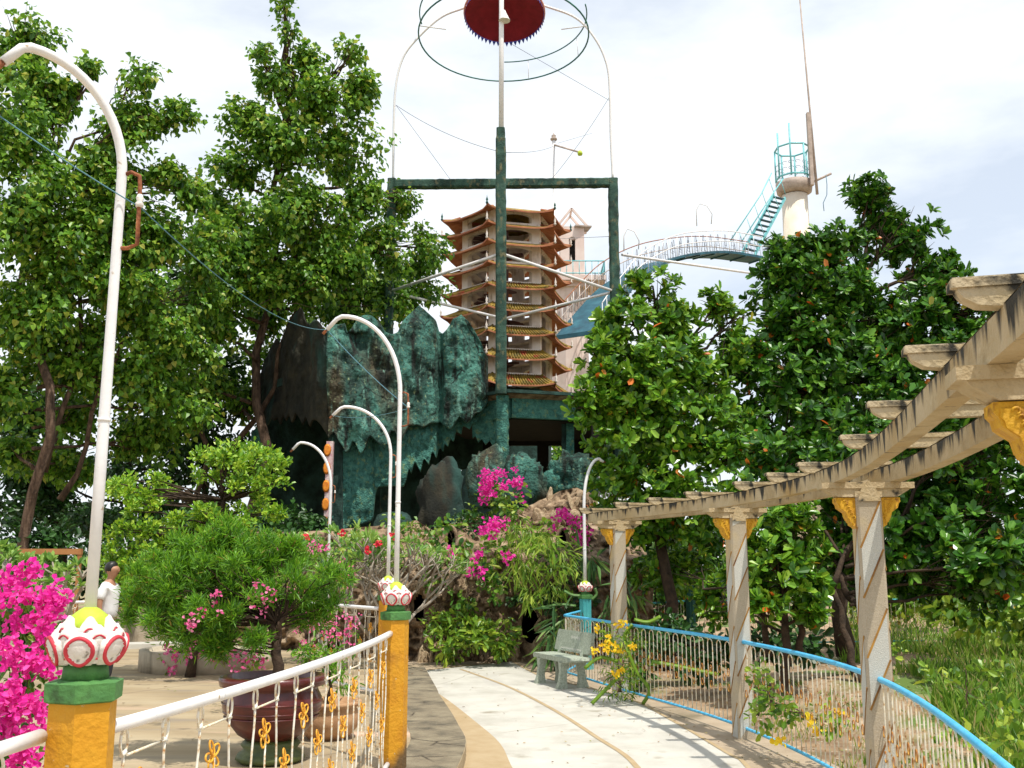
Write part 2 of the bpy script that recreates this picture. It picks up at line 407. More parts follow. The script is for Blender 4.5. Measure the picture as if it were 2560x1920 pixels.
M_cream_dark = pmat('stained_cream_ledge', [(0.3, 0.24, 0.2), (0.56, 0.46, 0.4)], 2, 0.85)
M_redcloth = pmat('maroon_fabric', [(0.16, 0.004, 0.018), (0.26, 0.01, 0.03)], 3, 0.8)
M_bluescallop = pmat('royal_blue_trim', [(0.03, 0.05, 0.35), (0.04, 0.08, 0.5)], 3, 0.7)
M_pinktrim = pmat('salmon_trim', [(0.7, 0.25, 0.2), (0.8, 0.4, 0.3)], 3, 0.7)
M_green_pipe = pmat('dark_green_pipe', [(0.01, 0.10, 0.09), (0.03, 0.2, 0.16)], 3, 0.5)
M_wire = pmat('blue_grey_wire', [(0.05, 0.16, 0.22), (0.1, 0.25, 0.3)], 20, 0.5)
M_dark_wire = pmat('dark_wire', [(0.03, 0.03, 0.035), (0.08, 0.08, 0.09)], 20, 0.5)
M_skin = pmat('skin', [(0.35, 0.17, 0.10), (0.42, 0.22, 0.13)], 10, 0.55)
M_hair = pmat('black_hair', [(0.008, 0.007, 0.006), (0.02, 0.016, 0.014)], 60, 0.4)
M_shirt = pmat('white_shirt', [(0.70, 0.70, 0.72), (0.8, 0.8, 0.8)], 4, 0.8, 0.3, 12)
M_trouser = pmat('dark_trousers', [(0.02, 0.022, 0.03), (0.04, 0.04, 0.05)], 6, 0.85)
M_eye = pmat('eye', [(0.02, 0.01, 0.01), (0.03, 0.02, 0.02)], 6, 0.3)
M_bark = pmat('brown_bark', [(0.03, 0.018, 0.012), (0.09, 0.055, 0.035), (0.17, 0.11, 0.075)], 5, 0.95, 0.9, 22, stretch=(3, 3, 0.6))
M_bark_pale = pmat('pale_grey_bark', [(0.22, 0.18, 0.14), (0.42, 0.37, 0.3)], 8, 0.9, 0.5, 40, stretch=(2, 2, 0.6))
M_bark_dark = pmat('dark_bark', [(0.02, 0.013, 0.008), (0.08, 0.05, 0.03)], 8, 0.95, 0.8, 30)
M_door = pmat('brown_beam', [(0.3, 0.12, 0.04), (0.42, 0.2, 0.07)], 5, 0.8)
M_mosaic_o = pmat('orange_mosaic', [(0.6, 0.15, 0.01), (0.8, 0.3, 0.02)], 20, 0.5)
M_mosaic_w = pmat('pink_white_mosaic', [(0.5, 0.25, 0.28), (0.7, 0.6, 0.55)], 14, 0.6, 0.4, 40)
def leafmat(name, cols, rough=0.42, tr=0.22, pos=None, spec=0.5):
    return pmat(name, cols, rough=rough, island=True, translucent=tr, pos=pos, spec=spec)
L_bodhi = leafmat('heart_leaf_green', [(0.02, 0.075, 0.008), (0.075, 0.20, 0.014), (0.145, 0.32, 0.025), (0.27, 0.43, 0.045), (0.38, 0.38, 0.06)], 0.40, 0.34, [0, 0.28, 0.64, 0.9, 1.0], 0.4)
L_glossy = leafmat('glossy_dark_leaf', [(0.010, 0.050, 0.006), (0.034, 0.125, 0.010), (0.075, 0.215, 0.016), (0.16, 0.33, 0.03), (0.6, 0.14, 0.02)], 0.3, 0.2, [0, 0.35, 0.72, 0.985, 0.994], 0.42)
L_glossy2 = leafmat('glossy_light_leaf', [(0.018, 0.078, 0.006), (0.07, 0.20, 0.012), (0.15, 0.32, 0.02), (0.28, 0.44, 0.04), (0.6, 0.16, 0.02)], 0.3, 0.24, [0, 0.3, 0.72, 0.985, 0.994], 0.42)
L_topiary = leafmat('topiary_leaf', [(0.05, 0.15, 0.008), (0.15, 0.33, 0.018), (0.32, 0.50, 0.03), (0.42, 0.55, 0.06)], 0.4, 0.25, [0, 0.35, 0.8, 1])
L_conifer = leafmat('feathery_conifer', [(0.04, 0.14, 0.008), (0.11, 0.29, 0.012), (0.20, 0.42, 0.02), (0.3, 0.2, 0.05)], 0.5, 0.35, [0, 0.5, 0.95, 1])
L_bougl = leafmat('bougainvillea_leaf', [(0.02, 0.09, 0.01), (0.08, 0.22, 0.015), (0.28, 0.38, 0.04)], 0.42, 0.25)
L_pinkb = leafmat('magenta_bract', [(0.55, 0.01, 0.22), (0.75, 0.02, 0.36), (0.80, 0.09, 0.42)], 0.6, 0.3)
L_pinkf = leafmat('soft_pink_bract', [(0.60, 0.05, 0.18), (0.75, 0.14, 0.36), (0.8, 0.3, 0.45)], 0.6, 0.3)
L_redf = leafmat('red_flower', [(0.55, 0.01, 0.02), (0.75, 0.03, 0.06)], 0.6, 0.2)
L_yellowf = leafmat('yellow_petal', [(0.75, 0.5, 0.01), (0.85, 0.68, 0.03)], 0.6, 0.3)
L_lime = leafmat('lime_shrub_leaf', [(0.04, 0.12, 0.01), (0.15, 0.30, 0.02), (0.36, 0.46, 0.05)], 0.4, 0.3)
L_bamboo = leafmat('bamboo_leaf', [(0.08, 0.18, 0.015), (0.2, 0.36, 0.03), (0.4, 0.48, 0.08)], 0.45, 0.35)
L_grass = leafmat('grass_blade', [(0.05, 0.15, 0.012), (0.14, 0.30, 0.02), (0.30, 0.44, 0.06), (0.5, 0.42, 0.2)], 0.5, 0.35, [0, 0.4, 0.8, 1])
L_darkl = leafmat('shade_leaf', [(0.008, 0.035, 0.006), (0.022, 0.085, 0.010), (0.05, 0.14, 0.02)], 0.45, 0.15)  # dark leaf tone that also carries the shade of the back growth
L_frang = leafmat('frangipani_leaf', [(0.08, 0.2, 0.03), (0.2, 0.36, 0.06), (0.34, 0.46, 0.1)], 0.4, 0.3)
L_agave = leafmat('strap_leaf', [(0.03, 0.09, 0.03), (0.08, 0.19, 0.05), (0.2, 0.3, 0.06)], 0.45, 0.15)

# ------------------------------------------------------------------ leaves
class Leaves:
    def __init__(s): s.p, s.d, s.n, s.l, s.w = [], [], [], [], []
    def add(s, p, d, n, l, w):
        s.p.append(p); s.d.append(d); s.n.append(n)
        k = len(p)
        s.l.append(np.broadcast_to(l, (k,)).astype(float)); s.w.append(np.broadcast_to(w, (k,)).astype(float))
    def build(s, name, mat, parent=None, fold=0.18, shape='broad', curl=0.12, stuff=True):
        p = np.concatenate(s.p); d = np.concatenate(s.d); n = np.concatenate(s.n); l = np.concatenate(s.l)[:, None]; w = np.concatenate(s.w)[:, None]
        d = d / (np.linalg.norm(d, axis=1, keepdims=True) + 1e-9)
        x = np.cross(d, n); x /= (np.linalg.norm(x, axis=1, keepdims=True) + 1e-9)
        n = np.cross(x, d)
        K = len(p)
        if shape == 'broad': prof = [(0.36, 0.40), (0.80, 0.44)]
        elif shape == 'heart': prof = [(0.12, 0.5), (0.5, 0.42)]
        elif shape == 'lance': prof = [(0.25, 0.45), (0.6, 0.4)]
        else: prof = [(0.3, 0.5), (0.7, 0.3)]
        base = p; tip = p + d * l - n * l * curl
        (t1, w1), (t2, w2) = prof
        f = fold
        a1 = p + d * l * t1 + x * w * w1 + n * w * f; b1 = p + d * l * t1 - x * w * w1 + n * w * f
        a2 = p + d * l * t2 + x * w * w2 + n * (w * f - l * curl * t2 * t2); b2 = p + d * l * t2 - x * w * w2 + n * (w * f - l * curl * t2 * t2)
        V = np.stack([base, a1, a2, tip, b2, b1], 1).reshape(-1, 3)
        i = (np.arange(K) * 6)[:, None]
        Q = np.concatenate([i + np.array([[0, 1, 2, 3]]), i + np.array([[0, 3, 4, 5]])], 0)
        o = link(name, np_mesh(name, V, Q, False), mat, parent)
        if stuff: o['kind'] = 'stuff'
        return o

def unit(k):
    v = RNG.normal(size=(k, 3))
    return v / np.linalg.norm(v, axis=1, keepdims=True)
def blob_world(b, depth=None):
    """(u, v, ru, rv, d[, ry]) measured px ellipse at distance d -> centre, radii"""
    u, v, ru, rv, d = b[:5]
    c = P(u, v, d)
    rx = ru / FPX * d; rz = rv / FPX * d
    ry = b[5] if len(b) > 5 else (rx + rz) / 2 * 0.9
    return np.array(c), np.array([rx, ry, rz])
def clusters(blobs, dens, shell=0.5, clump=11):
    pts, outs = [], []
    for b in blobs:
        c, r = blob_world(b)
        area = r[0] * r[2] + 0.5 * r[0] * r[1]
        k = max(6, int(dens * area))
        if clump:
            m = max(4, k // clump)
            sd = unit(m)[RNG.integers(0, m, k)]
            dvec = sd + RNG.normal(size=(k, 3)) * (0.95 / math.sqrt(m) + 0.07)
            dvec /= np.linalg.norm(dvec, axis=1, keepdims=True)
            rm = (shell + (1 - shell) * RNG.random(m) ** 0.5)
            rad = np.abs(rm[RNG.integers(0, m, k)] * 0.25 + 0.75 * (shell + (1 - shell) * (0.5 + 0.5 * np.sin(sd[:, 0] * 37 + sd[:, 2] * 23))) + RNG.normal(size=k) * 0.10)
        else:
            dvec = unit(k)
            rad = shell + (1 - shell) * RNG.random(k) ** 0.6
        rad *= 1 + 0.13 * np.sin(dvec[:, 0] * 7 + c[0]) * np.cos(dvec[:, 2] * 6 + c[2]) + 0.08 * np.sin(dvec[:, 1] * 11 + c[1])
        pts.append(c + dvec * r * rad[:, None]); outs.append(dvec)
    return np.concatenate(pts), np.concatenate(outs)
def foliage(blobs, dens, per, size, spread, shell=0.5, style='random', droop=0.3, width=0.6, jit=0.48, keep=None):
    """returns a Leaves with leaf clusters spread through the blobs"""
    c, o = clusters(blobs, dens, shell)
    if keep is not None:
        kk = keep(c); c = c[kk]; o = o[kk]
    K = len(c); L = Leaves()
    C = np.repeat(c, per, 0); O = np.repeat(o, per, 0); n = len(C)
    if style == 'rosette':
        ax = O * 0.7 + np.array([0, -0.25, 0.75]) + RNG.normal(size=(n, 3)) * 0.0
        ax = np.repeat((o * 0.8 + np.array([0, -0.2, 0.6]) + RNG.normal(size=(K, 3)) * 0.35), per, 0)
        ax /= np.linalg.norm(ax, axis=1, keepdims=True)
        rv = unit(n); side = rv - ax * np.sum(rv * ax, 1, keepdims=True)
        side /= np.linalg.norm(side, axis=1, keepdims=True) + 1e-9
        tilt = 0.15 + 0.75 * RNG.random((n, 1))
        d = side * (1 - tilt * 0.55) + ax * tilt
        nrm = ax * 1.0 - side * tilt * 0.8 + RNG.normal(size=(n, 3)) * 0.15
        pos = C + ax * (RNG.random((n, 1)) - 0.5) * spread
    else:
        off = unit(n) * (RNG.random((n, 1)) ** 0.5) * spread
        pos = C + off
        d = off / spread * 0.6 + O * 0.3 + RNG.normal(size=(n, 3)) * 0.45 + np.array([0, 0, -droop])
        nrm = O * 0.5 + np.array([0.1, -0.25, 0.8]) + RNG.normal(size=(n, 3)) * 0.5
    s = size * (1 - jit + 2 * jit * RNG.random(n))
    L.add(pos, d, nrm, s, s * width)
    return L, c
def wiggle(a, b, n=6, amp=0.1):
    a, b = Vector(a), Vector(b); L = (b - a).length; out = []
    ph = random.random() * 50
    for i in range(n + 1):
        t = i / n; p = a.lerp(b, t)
        k = amp * L * math.sin(PI * t)
        out.append(p + Vector((mnoise.noise((t * 3 + ph, 0, 0)), mnoise.noise((0, t * 3 + ph, 5)), 0.4 * mnoise.noise((3, 0, t * 3 + ph)))) * k)
    return out
def tree(name, label, cat, base, trunk_top, blobs, leaf, dens=30, per=14, size=0.12, spread=0.22, shell=0.45, style='random',
         r0=0.2, bark=None, width=0.7, droop=0.3, shape='broad', group=None, twigs=10, extra=None, keep=None, fold=0.18, trunks=None, part='crown', branch_r=0.35):
    root = thing(name, label, cat, tuple(base), 0, group)
    off = Vector(base)
    L, cl = foliage(blobs, dens, per, size, spread, shell, style, droop, width, keep=keep)
    if extra: extra(L)
    cr = L.build(part, leaf, root, shape=shape, fold=fold)
    cr.location = -off
    bark = bark or M_bark
    tb = MB()
    for (a, b, ra, rb) in (trunks or [(base, trunk_top, r0, r0 * 0.55)]):
        pts = wiggle(a, b, 9, 0.12)
        tb.tube(pts, [ra + (rb - ra) * i / 9 + (0.35 * ra if i == 0 else 0) for i in range(10)], 10)
    t = tb.build('trunk', bark, root); t.location = -off
    bb = MB(); top = Vector(trunk_top)
    for b in blobs:
        c, r = blob_world(b); cv = Vector(c)
        zb = off.z + (top.z - off.z) * min(1.0, max(0.35, (cv.z - r[2] * 0.7 - off.z) / max(0.1, top.z - off.z)))
        st = off.lerp(top, (zb - off.z) / max(0.1, top.z - off.z))
        rr = r0 * branch_r
        bb.tube(wiggle(st, cv, 7, 0.16), [rr * (1 - 0.085 * i) for i in range(8)], 6)
        for _ in range(twigs):
            dv = Vector(unit(1)[0]); dv.y = -abs(dv.y) * 0.8 if random.random() < 0.6 else dv.y
            e = cv + Vector((dv.x * r[0], dv.y * r[1], dv.z * r[2])) * random.uniform(0.7, 1.0)
            s0 = st.lerp(cv, random.uniform(0.55, 1.0))
            bb.tube(wiggle(s0, e, 5, 0.14), [rr * 0.38, rr * 0.33, rr * 0.27, rr * 0.2, rr * 0.13, rr * 0.05], 5)
    br = bb.build('branches', bark, root); br.location = -off
    return root

def wpart(mb, name, mat, root, kind=None):
    o = mb.build(name, mat, root)
    o.location = -Vector(root.location)
    if kind: o['kind'] = kind
    return o
def poly_sheet(name, pts, z, mat, thick=0.0):
    mb = MB()
    n = len(pts)
    top = [(p[0], p[1], z) for p in pts]
    if thick:
        bot = [(p[0], p[1], z - thick) for p in pts]
        mb.add(top + bot, [tuple(range(n))] + [(i, n + i, n + (i + 1) % n, (i + 1) % n) for i in range(n)])
    else:
        mb.add(top, [tuple(range(n))])
    return mb

# ================================================================== SETTING
# ground: one terrain sheet with a finer patch of uneven dirt in the garden on the right
def terrain_h(x, y):
    h = -0.12
    if x > 2.2 or y > 20:
        k = min(1.0, max(0.0, (x - 2.6) / 2.0))
        h += k * (0.10 * fbm((x * 0.5, y * 0.5, 0), 4) + 0.02 * fbm((x * 3, y * 3, 2), 3))
        h += 0.38 * math.exp(-(((x - 5.0) / 1.8) ** 2 + ((y - 13.6) / 1.7) ** 2))   # mound under the tree
    return h
nx, ny = 150, 190
xs = np.linspace(-16, 24, nx); ys = np.linspace(-4, 42, ny)
V = np.zeros((ny, nx, 3))
for j in range(ny):
    for i in range(nx):
        V[j, i] = (xs[i], ys[j], terrain_h(xs[i], ys[j]))
g = link('garden_ground', grid_mesh('garden_ground', V), M_dirt); tag(g, kind='structure')
mb = MB(); S = 900
mb.add([(-S, -S, -0.4), (S, -S, -0.4), (S, S, -0.4), (-S, S, -0.4)], [(0, 1, 2, 3)])
tag(mb.build('ground', M_dirt), kind='structure')

# path: brown base, pale slabs, ochre bands (each a sheet 4 mm above the one below)
fence_cols = [P(1545, 1400, 13.5), P(1842, 1400, 10.4), P(2172, 1400, 7.1)]
F_A = Vector((fence_cols[0].x, 13.5, 0)); F_B = Vector((fence_cols[1].x, 10.4, 0)); F_C = Vector((2.50, 7.1, 0))
F_D = Vector((1.61, 2.85, 0)); F_E = Vector((0.62, -0.9, 0))
edgeR = catmull([Vector((1.0, 15.6, 0)), F_A, F_B, F_C, F_D, F_E], 12)
left_edge = [G(u, v) for u, v in ((1040, 1700), (1096, 1760), (1144, 1842), (1160, 1920))] + [Vector((-0.62, 5.6, 0)), Vector((-1.05, 3.6, 0)), Vector((-1.8, 1.2, 0)), Vector((-3.0, -1.5, 0))]
left_edge = catmull([Vector((-1.35, 16.0, 0)), Vector((-0.95, 13.2, 0))] + [Vector(p) for p in left_edge[1:]], 8)
base = [Vector((p.x + 0.28, p.y, 0)) for p in edgeR]
pp = [Vector((-8, 20.5, 0)), Vector((4.0, 20.5, 0)), Vector((2.2, 17.6, 0))] + base + [Vector((0.6, -3, 0)), Vector((-4, -3, 0))]
tag(poly_sheet('path', pp, 0.0, M_path, 0.25).build('path', M_path), kind='structure')
sl_l = catmull([G(u, v) for u, v in ((1040, 1700), (1115, 1749), (1190, 1808), (1249, 1860), (1279, 1920))] + [Vector((0.25, 6.2, 0)), Vector((-0.1, 4, 0)), Vector((-0.8, 1.2, 0)), Vector((-1.8, -1.5, 0))], 6)
sl_r = catmull([G(u, v) for u, v in ((1279, 1653), (1358, 1694), (1450, 1716), (1575, 1749), (1675, 1799), (1820, 1885), (1870, 1920))] + [Vector((1.75, 6, 0)), Vector((1.15, 3, 0)), Vector((0.35, 0.5, 0)), Vector((-0.5, -1.5, 0))], 6)
sl_l = [G(1040, 1679)] + sl_l
tag(poly_sheet('path_slabs', sl_l + sl_r[::-1], 0.004, M_slab).build('pale_path_slab', M_slab), kind='structure')
def ribbon(pts, w, z, name, mat):
    mb = MB(); vs = []
    for i, p in enumerate(pts):
        t = (pts[min(i + 1, len(pts) - 1)] - pts[max(i - 1, 0)]).normalized(); nrm = Vector((t.y, -t.x, 0))
        vs += [(p.x - nrm.x * w / 2, p.y - nrm.y * w / 2, z), (p.x + nrm.x * w / 2, p.y + nrm.y * w / 2, z)]
    mb.add(vs, [(2 * i, 2 * i + 1, 2 * i + 3, 2 * i + 2) for i in range(len(pts) - 1)])
    return tag(mb.build(name, mat), kind='structure')
mid = catmull([G(u, v) for u, v in ((1152, 1674), (1264, 1715), (1376, 1771), (1488, 1842), (1593, 1920))] + [Vector((0.95, 6.4, 0)), Vector((0.5, 4, 0)), Vector((-0.2, 1.2, 0)), Vector((-1.2, -1.5, 0))], 6)
ribbon(mid, 0.055, 0.008, 'path_inlay_band', M_band)
ribbon(sl_r, 0.045, 0.0085, 'path_inlay_band', M_band)
ribbon([G(1040, 1679), G(1160, 1666), G(1279, 1653)], 0.08, 0.0086, 'path_inlay_band', M_band)
nl = min(len(sl_l), 999)
mb = MB(); vs = []
inner = resample([Vector((p.x, p.y, 0)) for p in sl_l[1:]], 0.35)
outer = resample([Vector((p.x, p.y, 0)) for p in left_edge], 0.12)
for p in inner:
    q = min(outer, key=lambda o: abs(o.y - p.y))
    vs += [(q.x, q.y, 0.0125), (p.x, p.y, 0.0125)]
mb.add(vs, [(2 * i, 2 * i + 1, 2 * i + 3, 2 * i + 2) for i in range(len(inner) - 1)])
tag(mb.build('path_edge_band', M_band), kind='structure')
# raised plaza on the left, with a darker grey rim along the path
PZ = 0.13
plz = left_edge + [Vector((-30, -2, 0)), Vector((-30, 24, 0)), Vector((-6, 24, 0)), Vector((-2.6, 17.5, 0))]
tag(poly_sheet('plaza', plz, PZ, M_plaza, 0.3).build('plaza', M_plaza), kind='structure')
rim = []
mb = MB(); vs = []
le = resample(left_edge, 0.25)
for i, p in enumerate(le):
    w = 0.50 if p.y > 9 else 0.50 + 0.1 * math.sin(p.y)
    vs += [(p.x - 0.004, p.y, PZ + 0.005), (p.x - w, p.y - 0.04, PZ + 0.005)]
mb.add(vs, [(2 * i, 2 * i + 1, 2 * i + 3, 2 * i + 2) for i in range(len(le) - 1)])
tag(mb.build('plaza_rim', M_plaza_dark), kind='structure')
# pale kerb and low wall at the far side of the plaza
mb = MB(); a0, a1 = G(215, 1622, PZ), G(640, 1612, PZ)
mb.beam(a0 + Vector((0, 0, 0.04)), a1 + Vector((0, 0, 0.04)), 0.6, 0.09)
tag(mb.build('pale_kerb', M_slab), kind='structure')
r_ = thing('low_wall', 'low stained plaster wall behind the pale kerb at the back of the plaza', 'wall', tuple(a0 + Vector((0, 0.9, 0))))
mb = MB(); mb.beam(a0 + Vector((-3, 0.9, 0.32)), a1 + Vector((1, 0.9, 0.32)), 0.2, 0.65); wpart(mb, 'wall', M_lowwall, r_)
mb = MB(); mb.beam(a0 + Vector((-3, 0.9, 0.68)), a1 + Vector((1, 0.9, 0.68)), 0.26, 0.06); wpart(mb, 'coping', M_plaza, r_)

# ================================================================== LOTUS FENCE POSTS
def petal_mesh(name, Rb, H, half, lean, rim=True):
    """curved lotus petal on a bulging bowl, ochre/red rim as second material"""
    mb = MB(); nt_, ns = 18, 14; vs = []
    for i in range(nt_ + 1):
        t = i / nt_
        w = half * math.sqrt(max(0.0, 1 - abs((t - 0.45) / 0.62) ** 3))
        rad = Rb * (0.62 + 0.55 * math.sin(PI * (0.12 + 0.6 * t)) - lean * t * t)
        for j in range(ns + 1):
            s_ = -1 + 2 * j / ns; a = s_ * w
            bulge = 0.10 * Rb * (1 - s_ * s_) + (0.05 * Rb if 0.6 < math.hypot(s_ * 0.95, (t - 0.42) / 0.5) < 0.92 else 0)
            vs.append(((rad + bulge) * math.cos(a), (rad + bulge) * math.sin(a), H * (t - 0.10 * s_ * s_ * t)))
    n1 = len(vs)
    vs += [(x * 0.9, y * 0.9, z) for x, y, z in vs]
    W = ns + 1
    for i in range(nt_):
        for j in range(ns):
            s_ = -1 + 2 * (j + 0.5) / ns; t = (i + 0.5) / nt_
            e = max(abs(s_), 1.15 * abs(t - 0.42) / 0.58 if t > 0.42 else 0)
            e2 = math.hypot(s_ * 0.95, (t - 0.42) / 0.5)
            mi = 0
            mb.add([], [])
            mb.f.append((i * W + j, i * W + j + 1, (i + 1) * W + j + 1, (i + 1) * W + j)); mb.m.append(mi); mb.s.append(True)
            mb.f.append((n1 + i * W + j, n1 + (i + 1) * W + j, n1 + (i + 1) * W + j + 1, n1 + i * W + j + 1)); mb.m.append(0); mb.s.append(True)
    for i in range(nt_):
        for j in (0, ns):
            q = (i * W + j, (i + 1) * W + j, n1 + (i + 1) * W + j, n1 + i * W + j)
            mb.f.append(q if j == 0 else q[::-1]); mb.m.append(0); mb.s.append(False)
    for j in range(ns):
        mb.f.append((nt_ * W + j, nt_ * W + j + 1, n1 + nt_ * W + j + 1, n1 + nt_ * W + j)); mb.m.append(0); mb.s.append(False)
    mb.v = vs
    if rim or half > 0.41:
        def sp(s_, t):
            w = half * math.sqrt(max(0.0, 1 - abs((t - 0.45) / 0.62) ** 3)); rad = Rb * (0.62 + 0.55 * math.sin(PI * (0.12 + 0.6 * t)) - lean * t * t) + 0.10 * Rb * (1 - s_ * s_)
            return Vector(((rad + 0.002) * math.cos(s_ * w), (rad + 0.002) * math.sin(s_ * w), H * (t - 0.10 * s_ * s_ * t)))
        q_ = 0.72 if rim else 0.6
        mb.tube([sp(q_ * math.cos(a), 0.43 + (0.40 if rim else 0.3) * math.sin(a)) for a in [2 * PI * k / 36 for k in range(36)]], 0.0075 if rim else 0.0035, 6, mi=1, closed=True)
    me = mb.mesh(name); me.materials.append(M_petal); me.materials.append(M_red)
    return me
PET_A = petal_mesh('petal', 0.097, 0.105, 0.50, 0.0)
PET_B = petal_mesh('petal', 0.089, 0.124, 0.46, 0.12, False)
PET_C = petal_mesh('petal', 0.080, 0.142, 0.46, 0.24, False)
def lotus_post(loc, label, rz=0.0, shaft_m=None, cap_m=None, shaft='hex', lime=True, h=1.13):
    t = thing('fence_post', label, 'post', loc, rz, 'lotus topped fence posts')
    mb = MB()
    if shaft == 'hex':
        mb.lathe([(0.108, 0), (0.108, h)], 6, smooth=False)
    else:
        mb.lathe([(0.125, 0), (0.125, 0.08), (0.10, 0.1), (0.10, h)], 24, smooth=False, fn=lambda a, z: 1 - 0.13 * (abs(math.sin(a * 4)) < 0.5))
    mb.build('shaft', shaft_m or M_ochre, t)
    mb = MB(); c0 = h
    mb.lathe([(0.112, c0), (0.124, c0 + 0.006), (0.126, c0 + 0.062), (0.09, c0 + 0.07)], 6, smooth=False)
    mb.build('cap', cap_m or M_green_cap, t)
    mb = MB(); mb.lathe([(0.074, c0 + 0.068), (0.068, c0 + 0.125)], 24); mb.build('neck', cap_m or M_green_cap, t)
    lb = MB()
    z0 = c0 + 0.118
    lb.lathe([(0.045, z0), (0.076, z0 + 0.05), (0.080, z0 + 0.09), (0.07, z0 + 0.12)], 24)
    lot = lb.build('lotus_bowl', M_petal, t)
    mb = MB(); mb.lathe([(0.072, z0 + 0.10), (0.070, z0 + 0.13), (0.056, z0 + 0.155), (0.032, z0 + 0.174), (0.014, z0 + 0.184)], 28)
    mb.build('dome', M_lime if lime else M_petal, t)
    for k in range(6):
        for me, ph, dz in ((PET_A, 0, 0), (PET_B, 0.5, 0.005), (PET_C, 0.0, 0.012)):
            o = link('petal', me, None, lot); o.location = (0, 0, z0 + dz); o.rotation_euler = (0, 0, (k + ph) * 2 * PI / 6 + (0.25 if me is PET_C else 0))
    return t, z0 + 0.178
P1 = Vector((-1.40, 3.4, PZ)); P2 = Vector((-0.93, 8.2, PZ)); P3 = Vector((-1.52, 12.5, PZ)); P0 = Vector((-2.15, -0.6, PZ))
posts = [(P1, 'large ochre hexagonal post with lotus head in the left foreground beside the pink flowers', R(100)),
         (P2, 'ochre post with lotus head at the end of the white railing beside the path', R(78)),
         (P3, 'ochre post with smaller looking lotus head just behind the one beside the path', R(80))]
ztop = {}
for p, lb_, rz in posts:
    t, z = lotus_post(tuple(p), lb_, rz); ztop[lb_[:5]] = z
zl = z
TP = P(1465, 1640, 17.0); TP.z = 0.0
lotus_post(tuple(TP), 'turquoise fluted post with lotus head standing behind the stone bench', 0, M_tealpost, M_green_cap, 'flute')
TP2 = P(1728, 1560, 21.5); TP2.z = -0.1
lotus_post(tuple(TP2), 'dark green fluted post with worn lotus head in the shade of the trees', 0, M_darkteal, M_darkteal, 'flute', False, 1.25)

# ================================================================== STREET LAMPS
def arch_lamp(base, tip, apex_z, bend_z, label, r=0.026, tip_drop=0.10, fine=False):
    """gooseneck pole: straight up from base, curving over towards tip (x,y), with a bracket on the right"""
    base = Vector(base); t = thing('street_lamp', label, 'street lamp', tuple(base), 0, 'white gooseneck lamps on the lotus posts')
    tv = Vector((tip[0] - base.x, tip[1] - base.y, 0)); L = tv.length; tv /= L
    pts = [Vector((0, 0, 0)), Vector((0, 0, bend_z * 0.35)), Vector((0, 0, bend_z * 0.7))]
    H = apex_z - bend_z
    for k in range(0, 15):
        a = PI / 2 * k / 14
        pts.append(tv * (L * 0.80 * (1 - math.cos(a))) + Vector((0, 0, bend_z + H * math.sin(a))))
    pts.append(tv * (L * 0.87) + Vector((0, 0, apex_z - H * 0.03)))
    pts.append(tv * (L * 1.0) + Vector((0, 0, apex_z - H * 0.03 - tip_drop)))
    mb = MB(); mb.tube(pts, [r * 1.12] * 2 + [r] * (len(pts) - 2), 14)
    mb.tube([(0, 0, bend_z * 0.42), (0, 0, bend_z * 0.42 + 0.012)], r * 1.25, 14)
    mb.build('pole', M_whitem, t)
    e = pts[-1]; dr = (pts[-1] - pts[-2]).normalized()
    mb = MB(); mb.tube([e - dr * 0.01, e + dr * 0.05], [r * 0.6, r * 0.75], 10); mb.build('lamp_socket', M_rust, t)
    mb = MB(); zb = bend_z - 0.02
    bx = 0.064
    mb.tube([(0, 0, zb + 0.02), (bx * 0.5, 0, zb + 0.035), (bx, 0, zb + 0.02), (bx + 0.004, 0, zb - 0.02), (bx + 0.008, 0, zb - 0.235), (bx * 0.6, 0, zb - 0.25), (0, 0, zb - 0.25)], 0.0075, 7)
    mb.build('rusty_bracket', M_rust, t)
    mb = MB(); mb.lathe([(0.0, 0), (0.013, 0.003), (0.015, 0.015), (0.009, 0.024), (0.014, 0.036), (0.008, 0.05), (0, 0.052)], 12, (bx + 0.006, 0, zb - 0.10)); mb.build('insulator', M_petal, t)
    return t, base + pts[-1], base + Vector((bx + 0.012, 0, zb - 0.1))
def lamp_px(base, tipuv, tipd, apexv, bendv, label, r=0.026, drop=0.1):
    az = P(1280, apexv, base.y * 0.5 + tipd * 0.5).z - base.z
    bz = P(1280, bendv, base.y).z - base.z
    tp = P(tipuv[0], tipuv[1], tipd)
    return arch_lamp(base, (tp.x, tp.y), az, bz, label, r, drop)
b1 = Vector((P1.x, P1.y, PZ + zl - 0.02)); b2 = Vector((P2.x, P2.y, PZ + zl - 0.02)); b3 = Vector((P3.x, P3.y, PZ + zl - 0.02))
l1 = lamp_px(b1, (3, 200), 3.15, 146, 440, 'nearest white gooseneck lamp pole rising on the left above the big lotus post', 0.0172, 0.07)
l2 = lamp_px(b2, (818, 806), 8.3, 789, 985, 'tall white gooseneck lamp pole in front of the green cement crown', 0.0185, 0.09)
l3 = lamp_px(b3, (832, 1028), 12.6, 1016, 1140, 'middle sized white gooseneck lamp pole left of the taller one', 0.020, 0.09)
b4 = P(816, 1560, 16.2); b4.z = PZ
l4 = lamp_px(b4, (732, 1118), 16.3, 1106, 1215, 'short white gooseneck lamp pole in front of the orange mosaic pillar', 0.022, 0.09)
b5 = Vector((TP.x, TP.y, zl - 0.02))
l5 = lamp_px(b5, (1508, 1148), 17.2, 1146, 1265, 'thin pale gooseneck lamp pole leaning right on the turquoise post', 0.026, 0.02)
